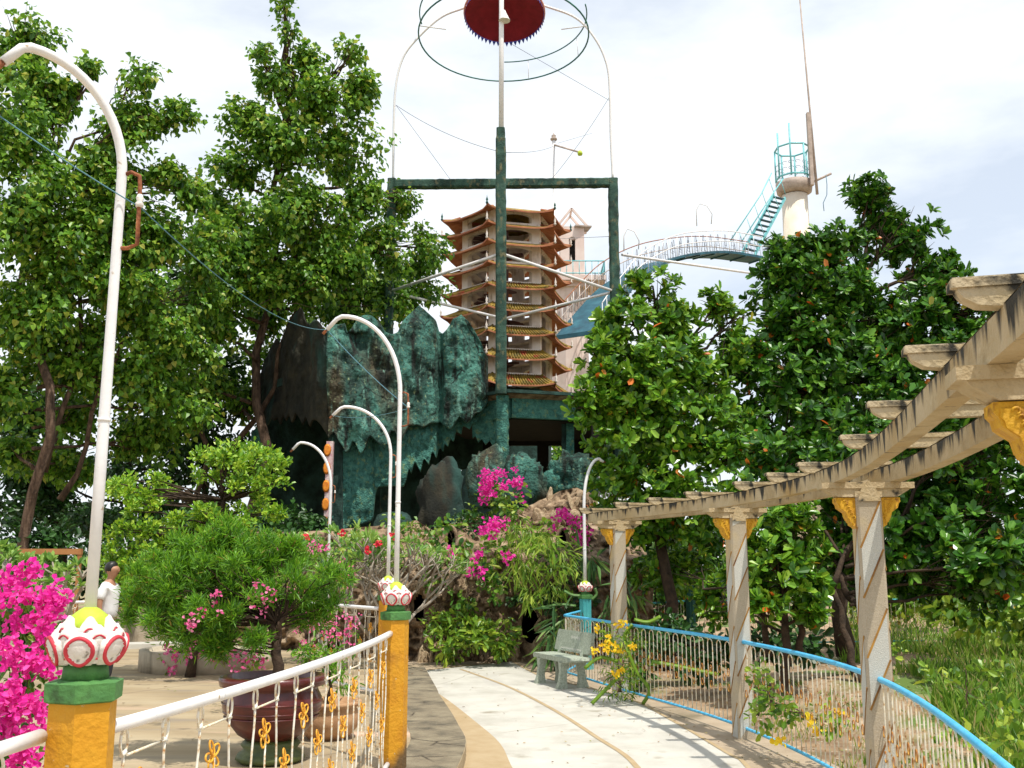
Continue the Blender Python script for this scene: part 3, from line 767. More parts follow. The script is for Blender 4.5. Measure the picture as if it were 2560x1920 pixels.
def cable(a, b, sag, label, r=0.0024, mat=None, group='overhead cables between the lamps'):
    a, b = Vector(a), Vector(b); pts = []
    for i in range(15):
        t = i / 14; p = a.lerp(b, t); p.z -= sag * 4 * t * (1 - t); pts.append(p)
    mb = MB(); mb.tube(pts, r, 5)
    o = mb.build('overhead_cable', mat or M_wire); tag(o, label, 'cable', group)
    return o
cable(l1[1] + Vector((-0.3, -0.05, 0.03)), l1[2], 0.02, 'thin blue cable from the left frame edge to the bracket of the nearest lamp')
cable(l1[2], l2[1], 0.12, 'thin blue cable slanting across the big trees to the tall white lamp')
cable(l2[1], l2[2], 0.03, 'thin pale cable under the arch of the tall white lamp', 0.004)
cable(l2[2], l3[1], 0.05, 'thin blue cable between the tall lamp and the middle sized lamp', 0.003)

# ================================================================== WHITE RAILINGS WITH FLOWERS
def rod_mesh(H):
    """wavy rod ending in a ring under the rail; local x towards its partner"""
    mb = MB(); pts = []
    zn = H - 0.085
    for i in range(19):
        t = i / 18; z = t * zn
        x = 0.028 * math.sin(t * PI * 2.0 + 0.6) * (1 - 0.25 * t)
        if t > 0.86: x = x * (1 - (t - 0.86) / 0.14)
        pts.append((x, 0, z))
    mb.tube(pts, 0.0052, 6)
    mb.tube([(0.026 * math.cos(a), 0.0, zn + 0.043 + 0.042 * math.sin(a)) for a in [2 * PI * k / 18 for k in range(18)]], 0.005, 6, closed=True)
    mb.tube([(-0.012, 0, zn - 0.004), (0.014, 0, zn + 0.006)], 0.009, 6)
    return mb.mesh('baluster')
def flower_mesh():
    mb = MB()
    for k in range(5):
        a = PI / 2 + 2 * PI * k / 5 + 0.25
        c = Vector((math.cos(a), 0, math.sin(a))) * 0.036; sd = Vector((-math.sin(a), 0, math.cos(a)))
        dr = Vector((math.cos(a), 0, math.sin(a)))
        mb.tube([c + dr * 0.031 * math.cos(q) + sd * 0.017 * math.sin(q) + Vector((0, 0.006 * math.cos(q + k), 0)) for q in [2 * PI * i / 12 for i in range(12)]], 0.0045, 5, closed=True)
    mb.lathe([(0.0, -0.008), (0.012, -0.004), (0.012, 0.004), (0, 0.008)], 8)
    return mb.mesh('flower_ornament')
M_ROD = rod_mesh(0.98); M_ROD.materials.append(M_baluster)
M_FLO = flower_mesh(); M_FLO.materials.append(M_orange_iron)
mb = MB(); mb.tube([(0, 0, 0), (0, 0, 0.36)], 0.0045, 5); M_STM = mb.mesh('flower_stem'); M_STM.materials.append(M_baluster)
mb = MB(); mb.tube([(-0.15, 0, 0), (0.15, 0, 0)], 0.005, 5); M_CRS = mb.mesh('crossbar'); M_CRS.materials.append(M_hoop)
def white_rail(a, b, label, bow=0.0, zr=1.03, detail=True, start=0.10, ext=0.0):
    a, b = Vector(a), Vector(b)
    t = thing('railing', label, 'railing', tuple(a), 0, 'white railings with orange flowers')
    d = (b - a); L = d.length; dn = d.normalized(); nr = Vector((dn.y, -dn.x, 0))
    pt = lambda s, z: dn * s + nr * (bow * 4 * (s / L) * (1 - s / L)) + Vector((0, 0, z))
    for nm, z, rr in (('top_rail', zr, 0.0235), ('bottom_rail', 0.05, 0.019)):
        mb = MB(); mb.tube([pt(-ext + (L + 2 * ext) * i / 16, z) for i in range(17)], rr, 14)
        if nm == 'top_rail':
            mb.tube([pt(L * 0.18, z), pt(L * 0.183, z)], rr * 1.06, 14)
        mb.build(nm, M_whitem, t)
    n = int((L - start) / 0.285); ang = math.atan2(d.y, d.x)
    for i in range(n + 1):
        s = start + i * 0.285
        if s > L - 0.05: break
        o = link('baluster', M_ROD, None, t); o.location = pt(s, 0.05); o.rotation_euler = (0, 0, ang + random.uniform(-.06, .06)); o.scale = (-1 if i % 2 else 1, 1, (zr - 0.05 - 0.018) / 0.98)
        if i % 2 == 0 and s + 0.285 < L:
            q = link('crossbar', M_CRS, None, t); q.location = pt(s + 0.1425, zr - 0.105); q.rotation_euler = (0, 0, ang); q.scale = (0.9, 1, 1)
            for zf in (zr - 0.235, zr - 0.62):
                q = link('flower_ornament', M_FLO, None, t); q.location = pt(s + 0.1425 + random.uniform(-.01, .01), zf); q.rotation_euler = (0, random.uniform(-.3, .3), ang)
                q = link('flower_stem', M_STM, None, t); q.location = pt(s + 0.15, zf - 0.36)
        elif i % 2 == 1 and s + 0.285 < L:
            zf = zr - 0.42
            q = link('flower_ornament', M_FLO, None, t); q.location = pt(s + 0.1425, zf); q.rotation_euler = (0, random.uniform(-.3, .3), ang)
            q = link('flower_stem', M_STM, None, t); q.location = pt(s + 0.1425, zf - 0.36)
    return t
white_rail(P1 + Vector((0.05, 0.10, 0)), P2 + Vector((-0.03, -0.1, 0)), 'long white railing with orange wire flowers running between the two front ochre posts', 0.10)
white_rail(P0, P1 + Vector((-0.10, -0.07, 0)), 'short end of white railing entering the frame left of the large lotus post', 0.12, start=0.33)
white_rail(P2 + Vector((-0.05, 0.12, 0)), P3 + Vector((0.02, -0.1, 0)), 'white railing between the two ochre posts that stand one behind the other', 0.06)
e4 = P(875, 1600, 13.4); white_rail(P3 + Vector((-0.1, 0.03, 0)), Vector((-2.9, 14.4, PZ)), 'white railing leaving the rear ochre post towards the pink flowers', 0.0)
white_rail(Vector((-7.9, 16.2, PZ)), Vector((-6.75, 17.2, PZ)), 'far white railing glimpsed left of the man behind the magenta flowers', 0.0, zr=0.95)

# ================================================================== PERGOLA
spine = catmull([Vector((1.27, 14.15, 0)), F_A, F_B, F_C, F_D, F_E], 14)
# arc-length positions of the columns
def at_param(k): return spine[k * 14]
def tangent(p):
    i = min(range(len(spine)), key=lambda j: (spine[j] - p).length)
    a, b = spine[max(0, i - 2)], spine[min(len(spine) - 1, i + 2)]
    return (b - a).normalized()
pg = thing('pergola', 'curved cream concrete pergola on twisted columns following the right side of the path', 'pergola', tuple(F_C))
def Wp(mb, n, m, par=pg, kind=None):
    o = mb.build(n, m, par)
    if par is pg: o.location = -Vector(pg.location)
    return o
def half_scroll(n=10, w=0.13, h=0.215):
    """S-shaped bracket outline in XZ, top edge at z=0, column side at x=0"""
    return [(0, 0), (w, 0), (w, -0.03), (w * 0.9, -0.045), (w * 0.86, -0.07), (w * 0.66, -0.09), (w * 0.5, -0.105), (w * 0.44, -0.135), (w * 0.40, -0.155), (w * 0.26, -0.168), (w * 0.24, -0.19), (w * 0.1, -0.2), (0, -h)]
ZC = 2.16   # top of column shafts
brk_me = None
for ci, cp in enumerate([F_A, F_B, F_C, F_D, F_E]):
    tg = tangent(cp); nr = Vector((tg.y, -tg.x, 0))
    ang = math.atan2(nr.y, nr.x)
    if ci >= 3: pass
    # twisted two-tone shaft: square section, spiral grooves wound round the faces
    col = MB(); w = 0.088
    half = [(-w, -w), (w, -w), (w, w), (-w, w)]
    ch = 0.018
    sec = []
    for (x, y) in half:
        sx, sy = (1 if x > 0 else -1), (1 if y > 0 else -1)
        a_, b_ = (x - sx * ch, y), (x, y - sy * ch)
        sec += [a_, b_] if sx * sy < 0 else [b_, a_]
    # order corners counter-clockwise
    sec.sort(key=lambda q: math.atan2(q[1], q[0]))
    n = len(sec); NZ = 60
    vs = []
    for k in range(NZ + 1):
        z = ZC * k / NZ
        for x, y in sec: vs.append((x, y, z))
    c = col; b0 = 0
    c.v = vs
    for k in range(NZ):
        for j in range(n):
            j2 = (j + 1) % n
            mx, my = (sec[j][0] + sec[j2][0]) / 2, (sec[j][1] + sec[j2][1]) / 2
            c.f.append((k * n + j, k * n + j2, (k + 1) * n + j2, (k + 1) * n + j)); c.s.append(False); c.m.append(0)
    c.f.append(tuple(NZ * n + j for j in range(n))); c.m.append(0); c.s.append(False)
    shaft = c.build('column', M_granite, pg); shaft.location = cp - Vector(pg.location); shaft.rotation_euler = (0, 0, ang + PI / 2 if False else ang)
    # pale bands and grooves laid diagonally on each face, 2 mm proud
    bnd, grv = MB(), MB()
    pitch = 0.74; bandh = 0.34
    for f in range(4):
        Mf = Matrix.Rotation(f * PI / 2, 4, 'Z')
        for m_ in range(-2, 4):
            z0 = m_ * pitch + f * pitch / 4 + 0.1 + 0.13 * ci
            # diagonal rises 0.45 across the face from left to right
            rise = 0.33
            x0, x1 = -w + ch, w - ch
            qs = [(x0, z0), (x1, z0 + rise), (x1, z0 + rise + bandh), (x0, z0 + bandh)]
            clip = [(x, min(max(z, 0.01), ZC - 0.01)) for x, z in qs]
            if max(z for _, z in clip) - min(z for _, z in clip) > 0.05:
                bnd.add([Mf @ Vector((x, -w - 0.002, z)) for x, z in clip], [(0, 1, 2, 3)])
            for zz in (z0, z0 + bandh):
                a_ = Vector((x0 - 0.006, -w - 0.001, zz)); b_ = Vector((x1 + 0.006, -w - 0.001, zz + rise))
                if b_.z < ZC and a_.z > 0: grv.beam(Mf @ a_, Mf @ b_, 0.006, 0.013, up=Mf.to_3x3() @ Vector((0, 0, 1)))
    o = bnd.build('pale_spiral_band', M_granite2, shaft)
    o = grv.build('spiral_groove', M_groove, shaft)
    # yellow scroll brackets on the two sides
    for sgn in (-1, 1):
        mb = MB(); ol = [(sgn * (w + x), z) for x, z in half_scroll()]
        if sgn < 0: ol = ol[::-1]
        mb.prism(ol, 0.125)
        ol2 = [(sgn * (w + 0.02 + x * 0.72), z * 0.78 - 0.02) for x, z in half_scroll()]
        if sgn < 0: ol2 = ol2[::-1]
        mb.prism(ol2, 0.137)
        for q in range(6):   # carved curls on the faces
            cx, cz = sgn * (w + 0.07 - 0.011 * q), -0.03 - 0.022 * q
            for yy in (-0.07, 0.07):
                mb.tube([(cx + 0.014 * math.cos(a) * (1 - a / 9), yy, cz + 0.014 * math.sin(a) * (1 - a / 9)) for a in [0.6 * i for i in range(9)]], 0.0045, 5)
        o = mb.build('scroll_bracket', M_gold, shaft); o.location = (0, 0, ZC - 0.002)
    # pointed tongue on the front and back, and the moulded cross arm
    mb = MB()
    mb.box((0, 0, ZC + 0.02), (2 * w + 0.01, 0.17, 0.04))
    prof = [(-0.30, 0.1), (-0.30, 0.075), (-0.275, 0.045), (-0.2, 0.0), (-w, -0.0), (w, -0.0), (0.2, 0.0), (0.275, 0.045), (0.30, 0.075), (0.30, 0.1)]
    mb.prism(prof, 0.15, Matrix.Translation((0, 0, ZC + 0.002)))
    mb.prism([(-0.315, 0.102), (-0.315, 0.06), (0.315, 0.06), (0.315, 0.102)], 0.175, Matrix.Translation((0, 0, ZC + 0.002)))
    mb.prism([(-w * 0.9, -0.03), (w * 0.9, -0.03), (w * 0.55, 0.06), (0, 0.12), (-w * 0.55, 0.06)], 0.2, Matrix.Translation((0, 0, ZC + 0.002)))
    o = mb.build('capital', M_pergola, shaft)
# two curved beams on the capitals
ZB = ZC + 0.105
for side in (-1, 1):
    mb = MB(); pts = []
    for i, p in enumerate(spine):
        t_ = (spine[min(i + 1, len(spine) - 1)] - spine[max(i - 1, 0)]).normalized(); nr = Vector((t_.y, -t_.x, 0))
        pts.append(p + nr * (0.19 * side))
    vs = []; bw, bh = 0.08, 0.115
    for i, p in enumerate(pts):
        t_ = (pts[min(i + 1, len(pts) - 1)] - pts[max(i - 1, 0)]).normalized(); nr = Vector((t_.y, -t_.x, 0))
        for a, z in ((-1, 0), (1, 0), (1, 1), (-1, 1)):
            vs.append((p.x + nr.x * a * bw / 2, p.y + nr.y * a * bw / 2, ZB + z * bh))
    fs = []
    for i in range(len(pts) - 1):
        for k in range(4):
            k2 = (k + 1) % 4; fs.append((4 * i + k, 4 * i + k2, 4 * i + 4 + k2, 4 * i + 4 + k))
    fs += [(0, 1, 2, 3), tuple(4 * (len(pts) - 1) + k for k in (3, 2, 1, 0))]
    mb.add(vs, fs); Wp(mb, 'curved_beam', M_beam)
    # blackened, chipped crust along the top edge
    mb = MB(); vs = []; nb = len(pts) * 3
    dense = resample([Vector(p) for p in pts], 0.06)
    for i, p in enumerate(dense):
        t_ = (dense[min(i + 1, len(dense) - 1)] - dense[max(i - 1, 0)]).normalized(); nr = Vector((t_.y, -t_.x, 0))
        hh = 0.006 + 0.012 * max(0, mnoise.noise((p.x * 5, p.y * 5, side)))
        for a in (-1, 1):
            vs.append((p.x + nr.x * a * (bw / 2 - 0.003), p.y + nr.y * a * (bw / 2 - 0.003), ZB + bh + 0.001 + (hh if a > -2 else 0)))
    mb.add(vs, [(2 * i, 2 * i + 1, 2 * i + 3, 2 * i + 2) for i in range(len(dense) - 1)])
    Wp(mb, 'mouldy_crust', M_pergola_top)
# rafters across the beams
mb = MB()
prof = [(-0.34, 0.058), (-0.34, 0.05), (-0.325, 0.028), (-0.29, 0.006), (-0.24, 0), (0.24, 0), (0.29, 0.006), (0.325, 0.028), (0.34, 0.05), (0.34, 0.058)]
mb.prism(prof, 0.06); mb.prism([(-0.355, 0.08), (-0.355, 0.056), (0.355, 0.056), (0.355, 0.08)], 0.075)
RAF = mb.mesh('rafter'); RAF.materials.append(M_pergola)
mb = MB(); mb.box((0, 0, 0.082), (0.70, 0.07, 0.005)); RAFT = mb.mesh('rafter_crust'); RAFT.materials.append(M_pergola_top)
for seg in range(0, 5):
    for fr in ((0.3,), (0.3, 0.6, 0.86), (0.3, 0.6, 0.86), (0.3, 0.6, 0.85), (0.04, 0.4, 0.75))[seg]:
        i = int(round(seg * 14 + fr * 14)); i = min(i, len(spine) - 2)
        p = spine[i]; t_ = (spine[i + 1] - spine[i - 1]).normalized(); ang = math.atan2(-t_.x, t_.y)
        o = link('rafter', RAF, None, pg); o.location = p + Vector((0, 0, ZB + 0.117)) - Vector(pg.location); o.rotation_euler = (random.uniform(-.02, .02), random.uniform(-.01, .01), ang)
        q = link('rafter_crust', RAFT, None, o)

# ================================================================== BLUE RAILINGS
mb = MB()
Hh = 0.76
mb.tube([(-0.055, 0, 0), (-0.055, 0, Hh - 0.055)] + [(-0.055 * math.cos(a), 0, Hh - 0.055 + 0.055 * math.sin(a)) for a in [PI * k / 10 for k in range(1, 10)]] + [(0.055, 0, Hh - 0.055), (0.055, 0, 0)], 0.0052, 6)
HOOP = mb.mesh('hoop'); HOOP.materials.append(M_hoop)
mb = MB(); mb.tube([(0.024 * math.cos(a), 0, 0.036 * math.sin(a)) for a in [2 * PI * k / 14 for k in range(14)]], 0.0042, 5, closed=True)
RING = mb.mesh('ring'); RING.materials.append(M_ring)
def blue_rail(path, label, zr=0.93, n_hoop=True, base_z=0.0, step=0.222, mat=None, group='blue railings with arched bars'):
    path = resample(path, 0.1)
    o0 = path[0]
    t = thing('railing', label, 'railing', tuple(o0 + Vector((0, 0, base_z))), 0, group)
    for nm, z, r_ in (('top_rail', zr, 0.020), ('bottom_rail', 0.10, 0.015)):
        mb = MB(); mb.tube([p - o0 + Vector((0, 0, z)) for p in path], r_, 12); mb.build(nm, mat or M_blue, t)
    ph = resample(path, step); k = 0
    for i in range(len(ph) - 1):
        p = (ph[i] + ph[i + 1]) / 2 - o0; d = ph[i + 1] - ph[i]; a = math.atan2(d.y, d.x)
        o = link('hoop', HOOP, None, t); o.location = p + Vector((0, 0, 0.11)); o.rotation_euler = (0, 0, a + random.uniform(-.05, .05)); o.scale = (1, 1, (zr - 0.135) / Hh)
        if n_hoop:
            for sx, zz in ((0.0, zr - 0.33), (0.111, zr - 0.40), (0.0, zr - 0.50)):
                q = link('ring', RING, None, t); q.location = p + Vector((math.cos(a) * sx, math.sin(a) * sx, zz + random.uniform(-.01, .01))); q.rotation_euler = (0, 0, a)
    return t
fl = 0.11
def seg_path(i0, i1):
    pts = [Vector(p) for p in spine[i0:i1 + 1]]
    return pts
blue_rail([Vector((0.80, 15.6, 0)), Vector((F_A.x, F_A.y, 0))], 'blue railing bay behind the stone bench, left of the farthest column')
blue_rail(seg_path(14, 28), 'long blue railing bay behind the yellow flowers, between the two farther columns')
blue_rail(seg_path(28, 42), 'blue railing bay in front of the green weeds, up to the big column')
blue_rail(seg_path(42, 56), 'nearest blue railing bay curving out of the frame at the lower right')
blue_rail([Vector((0.80, 15.6, 0)), Vector((TP.x - 0.1, TP.y - 0.1, 0))], 'short blue railing piece leading back to the turquoise lotus post')
tg = Vector((TP2.x, TP2.y, 0))
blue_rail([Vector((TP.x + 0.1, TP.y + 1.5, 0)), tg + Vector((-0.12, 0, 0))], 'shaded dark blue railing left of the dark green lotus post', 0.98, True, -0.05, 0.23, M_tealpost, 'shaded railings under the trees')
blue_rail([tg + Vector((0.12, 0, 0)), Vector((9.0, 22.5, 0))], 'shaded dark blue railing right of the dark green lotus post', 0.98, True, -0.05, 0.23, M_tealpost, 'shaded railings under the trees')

# ================================================================== STONE BENCH
bc = G(1440, 1702)
bench = thing('stone_bench', 'grey green terrazzo bench with lettered backrest against the blue railing', 'bench', (0.70, 14.72, 0), R(-67))
# local +x along the bench towards the viewer, -y... path side is local -y
mb = MB(); mb.prism([(-0.56, 0.36), (0.56, 0.36), (0.58, 0.385), (0.56, 0.425), (-0.56, 0.425), (-0.58, 0.385)], 0.36); mb.build('seat', M_bench, bench)
for sx in (-0.36, 0.36):
    for (y0, y1) in ((-0.13, -0.17), (0.12, 0.16)):
        mb = MB()
        prof = [(0.075, 0.0), (0.07, 0.04), (0.052, 0.12), (0.05, 0.24), (0.07, 0.36)]
        vs = []
        for r_, z in prof:
            yy = y1 + (y0 - y1) * z / 0.36
            for dx, dy in ((-1, -1), (1, -1), (1, 1), (-1, 1)): vs.append((sx + dx * r_ * 0.62, yy + dy * r_, z))
        fs = []
        for i in range(len(prof) - 1):
            for k in range(4): fs.append((4 * i + k, 4 * i + (k + 1) % 4, 4 * i + 4 + (k + 1) % 4, 4 * i + 4 + k))
        mb.add(vs, fs); mb.build('leg', M_bench, bench)
    mb = MB(); mb.beam((sx, 0.15, 0.38), (sx, 0.215, 0.55), 0.08, 0.06, up=(1, 0, 0)); mb.build('backrest_support', M_bench, bench)
BM = Matrix.Translation((0, 0.215, 0.60)) @ Matrix.Rotation(R(-14), 4, 'X')
mb = MB(); mb.prism([(-0.52, -0.15), (0.52, -0.15), (0.545, -0.13), (0.545, 0.13), (0.52, 0.15), (-0.52, 0.15), (-0.545, 0.13), (-0.545, -0.13)], 0.055, BM); br_ = mb.build('backrest', M_bench, bench)
# worn white lettering: a short row of bars above, a longer one below, illegible in the photograph
mb = MB()
for (x0, x1, z, h) in ((-0.06, 0.2, 0.05, 0.055), (-0.38, 0.34, -0.11, 0.03)):
    x = x0
    while x < x1:
        wl = random.uniform(0.012, 0.02)
        for dx in (0, wl + 0.006):
            mb.box(BM @ Vector((x + dx, -0.029, z)), (0.005, 0.003, h * random.uniform(0.7, 1)))
        mb.box(BM @ Vector((x + wl / 2, -0.0292, z + random.choice((-0.4, 0, 0.4)) * h)), (wl, 0.003, 0.006))
        x += wl + random.uniform(0.02, 0.03)
mb.build('worn_lettering', M_letter, br_)['kind'] = 'stuff'

# ================================================================== ROCK WALL AND MOUND
def interp(pts, x):
    return float(np.interp(x, [p[0] for p in pts], [p[1] for p in pts]))
rock = thing('rock_wall', 'rugged brown coral rock wall with a dark egg shaped hole at the far end of the path', 'rock wall', tuple(G(1250, 1640)))
TOPV = [(560, 1330), (760, 1330), (860, 1322), (1000, 1308), (1040, 1300), (1085, 1328), (1130, 1312), (1180, 1290), (1240, 1300), (1300, 1275), (1350, 1250), (1400, 1228), (1440, 1222), (1480, 1238), (1500, 1262), (1560, 1330), (1640, 1400)]
us = np.arange(560, 1640, 5.0); NV = 90
V = np.zeros((NV, len(us), 3))
holes = [(1328, 1556, 27, 54), (1407, 1348, 12, 24), (1128, 1345, 13, 26), (1048, 1520, 14, 34)]
cen = []
for j, u in enumerate(us):
    vt = interp(TOPV, u)
    for i in range(NV):
        t = i / (NV - 1); v = 1662 + (vt - 1662) * t
        d = 18.3 + 0.45 * t
        if v < 1400: d += (1400 - v) / 180 * 3.2
        if u > 1480: d += (u - 1480) / 160 * 1.5
        if u < 1040: d += (1040 - u) / 480 * 1.2
        p = P(u, v, d)
        q = (p.x * 1.1, p.y * 0.6, p.z * 1.1)
        disp = 0.5 * fbm(q, 5) + 0.16 * abs(fbm((p.x * 4, p.z * 4, 3), 3)) + 0.07 * fbm((p.x * 11, p.z * 11, 7), 2)
        for hu, hv, hw, hh in holes:
            e = math.hypot((u - hu) / hw, (v - hv) / hh)
            if e < 1.6: disp *= max(0, (e - 1) / 0.6)
        V[i, j] = (p.x, d - disp, p.z)
um, vm = np.meshgrid((us[:-1] + us[1:]) / 2, np.arange(NV - 1))
mask = np.ones((NV - 1, len(us) - 1), bool)
for j in range(len(us) - 1):
    u = um[0, j]; vt = interp(TOPV, u)
    for i in range(NV - 1):
        v = 1662 + (vt - 1662) * (i + 0.5) / (NV - 1)
        for hu, hv, hw, hh in holes:
            k = (v - hv) / hh
            if math.hypot((u - hu) / (hw * (1.0 + 0.18 * k)), k) < 1: mask[i, j] = False
o = link('rock_face', grid_mesh('rock_face', V, mask), M_rock, rock); o.location = -Vector(rock.location)
# solid backing behind the face so that the holes are dark caves
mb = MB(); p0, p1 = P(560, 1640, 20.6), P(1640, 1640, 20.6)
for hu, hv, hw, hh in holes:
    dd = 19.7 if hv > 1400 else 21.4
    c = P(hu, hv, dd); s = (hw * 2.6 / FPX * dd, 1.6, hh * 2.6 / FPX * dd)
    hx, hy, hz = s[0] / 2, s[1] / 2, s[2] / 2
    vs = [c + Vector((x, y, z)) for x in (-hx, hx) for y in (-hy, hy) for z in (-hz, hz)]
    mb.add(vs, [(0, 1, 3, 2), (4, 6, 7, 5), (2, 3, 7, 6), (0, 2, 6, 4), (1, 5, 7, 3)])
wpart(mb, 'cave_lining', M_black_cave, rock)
for hu, hv, hw, hh in holes[:3]:
    mb = MB(); dd = 18.45 if hv > 1400 else 19.6
    ring = []
    for k in range(28):
        a = 2 * PI * k / 28; sn = -math.sin(a)
        ring.append(P(hu + hw * 1.08 * (1.0 + 0.18 * sn) * math.cos(a), hv + hh * 1.08 * sn, dd) + Vector((0, 0.03 * mnoise.noise((a * 2, hu, 0)), 0)))
    mb.tube(ring, 0.045 if hv > 1400 else 0.035, 8, closed=True); wpart(mb, 'hole_rim', M_rock, rock)
# stones standing proud of the face (six shapes shared)
STONES = []
for s_ in range(6):
    mb = MB(); rr = random.Random(s_)
    mb.lathe([(0.0, -0.5), (0.30, -0.42), (0.46, -0.15), (0.42, 0.2), (0.22, 0.44), (0, 0.5)], 7, smooth=False)
    mb.v = [(x * (1 + 0.5 * mnoise.noise((x * 3 + s_ * 9, y * 3, z * 3))), y * (0.7 + 0.3 * mnoise.noise((x, y * 3 + s_, z))), z * (1 + 0.5 * mnoise.noise((x * 2, s_ * 5, z * 2)))) for x, y, z in mb.v]
    for mt, nm in ((M_rock, 'a'), (M_rock_tan, 'b')):
        me = mb.mesh('stone'); me.materials.append(mt); STONES.append(me)
cnt = 0
while cnt < 250:
    j = random.randrange(96, len(us) - 30); i = random.randrange(1, NV - 1)
    if not mask[min(i, NV - 2), min(j, len(us) - 2)]: continue
    p = V[i, j]; u = us[j]
    tan = p[2] > 2.6 and u > 1290 and random.random() < 0.85 or random.random() < 0.12
    me = STONES[2 * random.randrange(6) + (1 if tan else 0)]
    o = link('stone', me, None, rock); o.location = Vector((p[0], p[1] - 0.02, p[2])) - Vector(rock.location)
    s = random.uniform(0.09, 0.26) * (1.3 if tan else 1)
    o.scale = (s, s * 0.7, s * random.uniform(0.7, 2.0 if tan else 1.3)); o.rotation_euler = (random.uniform(-.5, .5), random.uniform(-.6, .6), random.uniform(0, 6))
    cnt += 1

# ================================================================== GREEN CEMENT CROWN SHELTER
sh = thing('cement_crown_shelter', 'huge weathered teal and brown cement shelter with pointed crown top and jagged hem', 'shelter', tuple(P(930, 1400, 24)))
def curtain(name, top, bot, dfun, u0, u1, mat, thick=0.16, nv=70, du=3.0, amp=0.22, sharp=True):
    us = np.arange(u0, u1 + 0.01, du); F = np.zeros((nv, len(us), 3)); B = np.zeros_like(F)
    for j, u in enumerate(us):
        vt, vb = interp(top, u), interp(bot, u)
        for i in range(nv):
            t = i / (nv - 1); v = vb + (vt - vb) * t
            d = dfun(u, v); p = P(u, v, d)
            disp = amp * fbm((p.x * 0.9 + 3, p.y * 0.5, p.z * 0.45), 4) + 0.07 * fbm((p.x * 3, p.y * 3, p.z * 2.2), 4) + 0.03 * fbm((p.x * 12, p.z * 12, 1), 3)
            F[i, j] = (p.x, d - disp, p.z); B[i, j] = (p.x, d - disp + thick, p.z)
    H, W = nv, len(us)
    VV = np.concatenate([F.reshape(-1, 3), B.reshape(-1, 3)]); n = H * W
    idx = np.arange(n).reshape(H, W)
    q = np.stack([idx[:-1, :-1], idx[:-1, 1:], idx[1:, 1:], idx[1:, :-1]], -1).reshape(-1, 4)
    qb = q[:, ::-1] + n
    def rimq(a): return np.stack([a[:-1], a[1:], a[1:] + n, a[:-1] + n], -1)
    Q = np.concatenate([q, qb, rimq(idx[0])[:, ::-1], rimq(idx[-1]), rimq(idx[:, 0]), rimq(idx[:, -1])[:, ::-1]])
    o = link(name, np_mesh(name, VV, Q, True), mat, sh); o.location = -Vector(sh.location)
    return o
top_R = [(818, 822), (830, 812), (860, 806), (866, 830), (880, 812), (895, 790), (908, 784), (920, 784), (932, 790), (950, 806), (964, 830), (980, 838), (995, 830), (1005, 806), (1013, 795), (1030, 775), (1046, 761), (1058, 770), (1075, 786), (1090, 800), (1097, 826), (1106, 832), (1118, 822), (1132, 800), (1153, 786), (1168, 800), (1185, 824), (1202, 856), (1214, 885), (1222, 900)]
bot_R = [(818, 1092), (832, 1075), (845, 1100), (866, 1132), (872, 1122), (880, 1100), (888, 1106), (904, 1138), (914, 1118), (922, 1096), (929, 1092), (945, 1108), (960, 1122), (968, 1110), (978, 1075), (988, 1080), (1000, 1102), (1009, 1085), (1020, 1062), (1040, 1058), (1055, 1066), (1072, 1056), (1100, 1054), (1112, 1064), (1125, 1074), (1137, 1058), (1148, 1040), (1156, 1048), (1167, 1058), (1178, 1048), (1188, 1034), (1205, 1028), (1222, 1000)]
pleat = lambda u: 0.24 * abs(math.sin((u - 964) / 132 * PI)) ** 0.7
def dR(u, v):
    k = (u - 820) / 400
    lean = (v - 800) / 300 * 0.35
    fold = pleat(u) if u > 964 else (0.16 * math.sin((u - 820) / 144 * PI) if u > 820 else 0)
    seam = 0.28 * math.exp(-((u - 1100) / 8) ** 2)
    rec = 0.30 * math.exp(-((u - 905 - (v - 860) * 0.55) / 26) ** 2) * (1 if 830 < v < 925 else 0)
    return 22.6 + 2.2 * k - lean * 0.6 - fold + seam + rec
curtain('crown_wall', top_R, bot_R, dR, 818, 1222, M_cement_teal)
bot_T = [(826, 1330), (850, 1325), (930, 1300), (938, 1225), (944, 1216), (985, 1214), (1008, 1216), (1014, 1200), (1022, 1168), (1027, 1183), (1034, 1158), (1038, 1154), (1051, 1180), (1058, 1146), (1062, 1148), (1072, 1162), (1079, 1130), (1084, 1132), (1091, 1147), (1097, 1119), (1101, 1120), (1108, 1129), (1112, 1105), (1119, 1119), (1125, 1095), (1134, 1105), (1139, 1077), (1153, 1085), (1157, 1063), (1174, 1073), (1180, 1060), (1191, 1056), (1200, 1035), (1215, 1020)]
top_T = [(826, 960), (1215, 950)]
curtain('turquoise_skirt', top_T, bot_T, lambda u, v: dR(u, min(v, 1100)) + 0.33 + pleat(u) * 0.6, 826, 1215, M_cement_turq, amp=0.1)
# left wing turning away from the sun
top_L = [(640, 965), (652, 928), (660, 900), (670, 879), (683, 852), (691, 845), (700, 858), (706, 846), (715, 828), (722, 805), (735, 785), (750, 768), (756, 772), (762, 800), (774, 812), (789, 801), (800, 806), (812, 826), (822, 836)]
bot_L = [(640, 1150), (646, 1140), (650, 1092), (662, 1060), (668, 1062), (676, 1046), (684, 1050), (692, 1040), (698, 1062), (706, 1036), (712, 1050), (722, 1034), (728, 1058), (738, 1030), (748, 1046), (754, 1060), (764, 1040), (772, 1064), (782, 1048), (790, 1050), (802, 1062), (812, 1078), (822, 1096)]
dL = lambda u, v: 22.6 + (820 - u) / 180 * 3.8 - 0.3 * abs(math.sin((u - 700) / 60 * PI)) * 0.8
curtain('crown_wing', top_L, bot_L, dL, 640, 822, M_cement_wing, amp=0.12, nv=50)
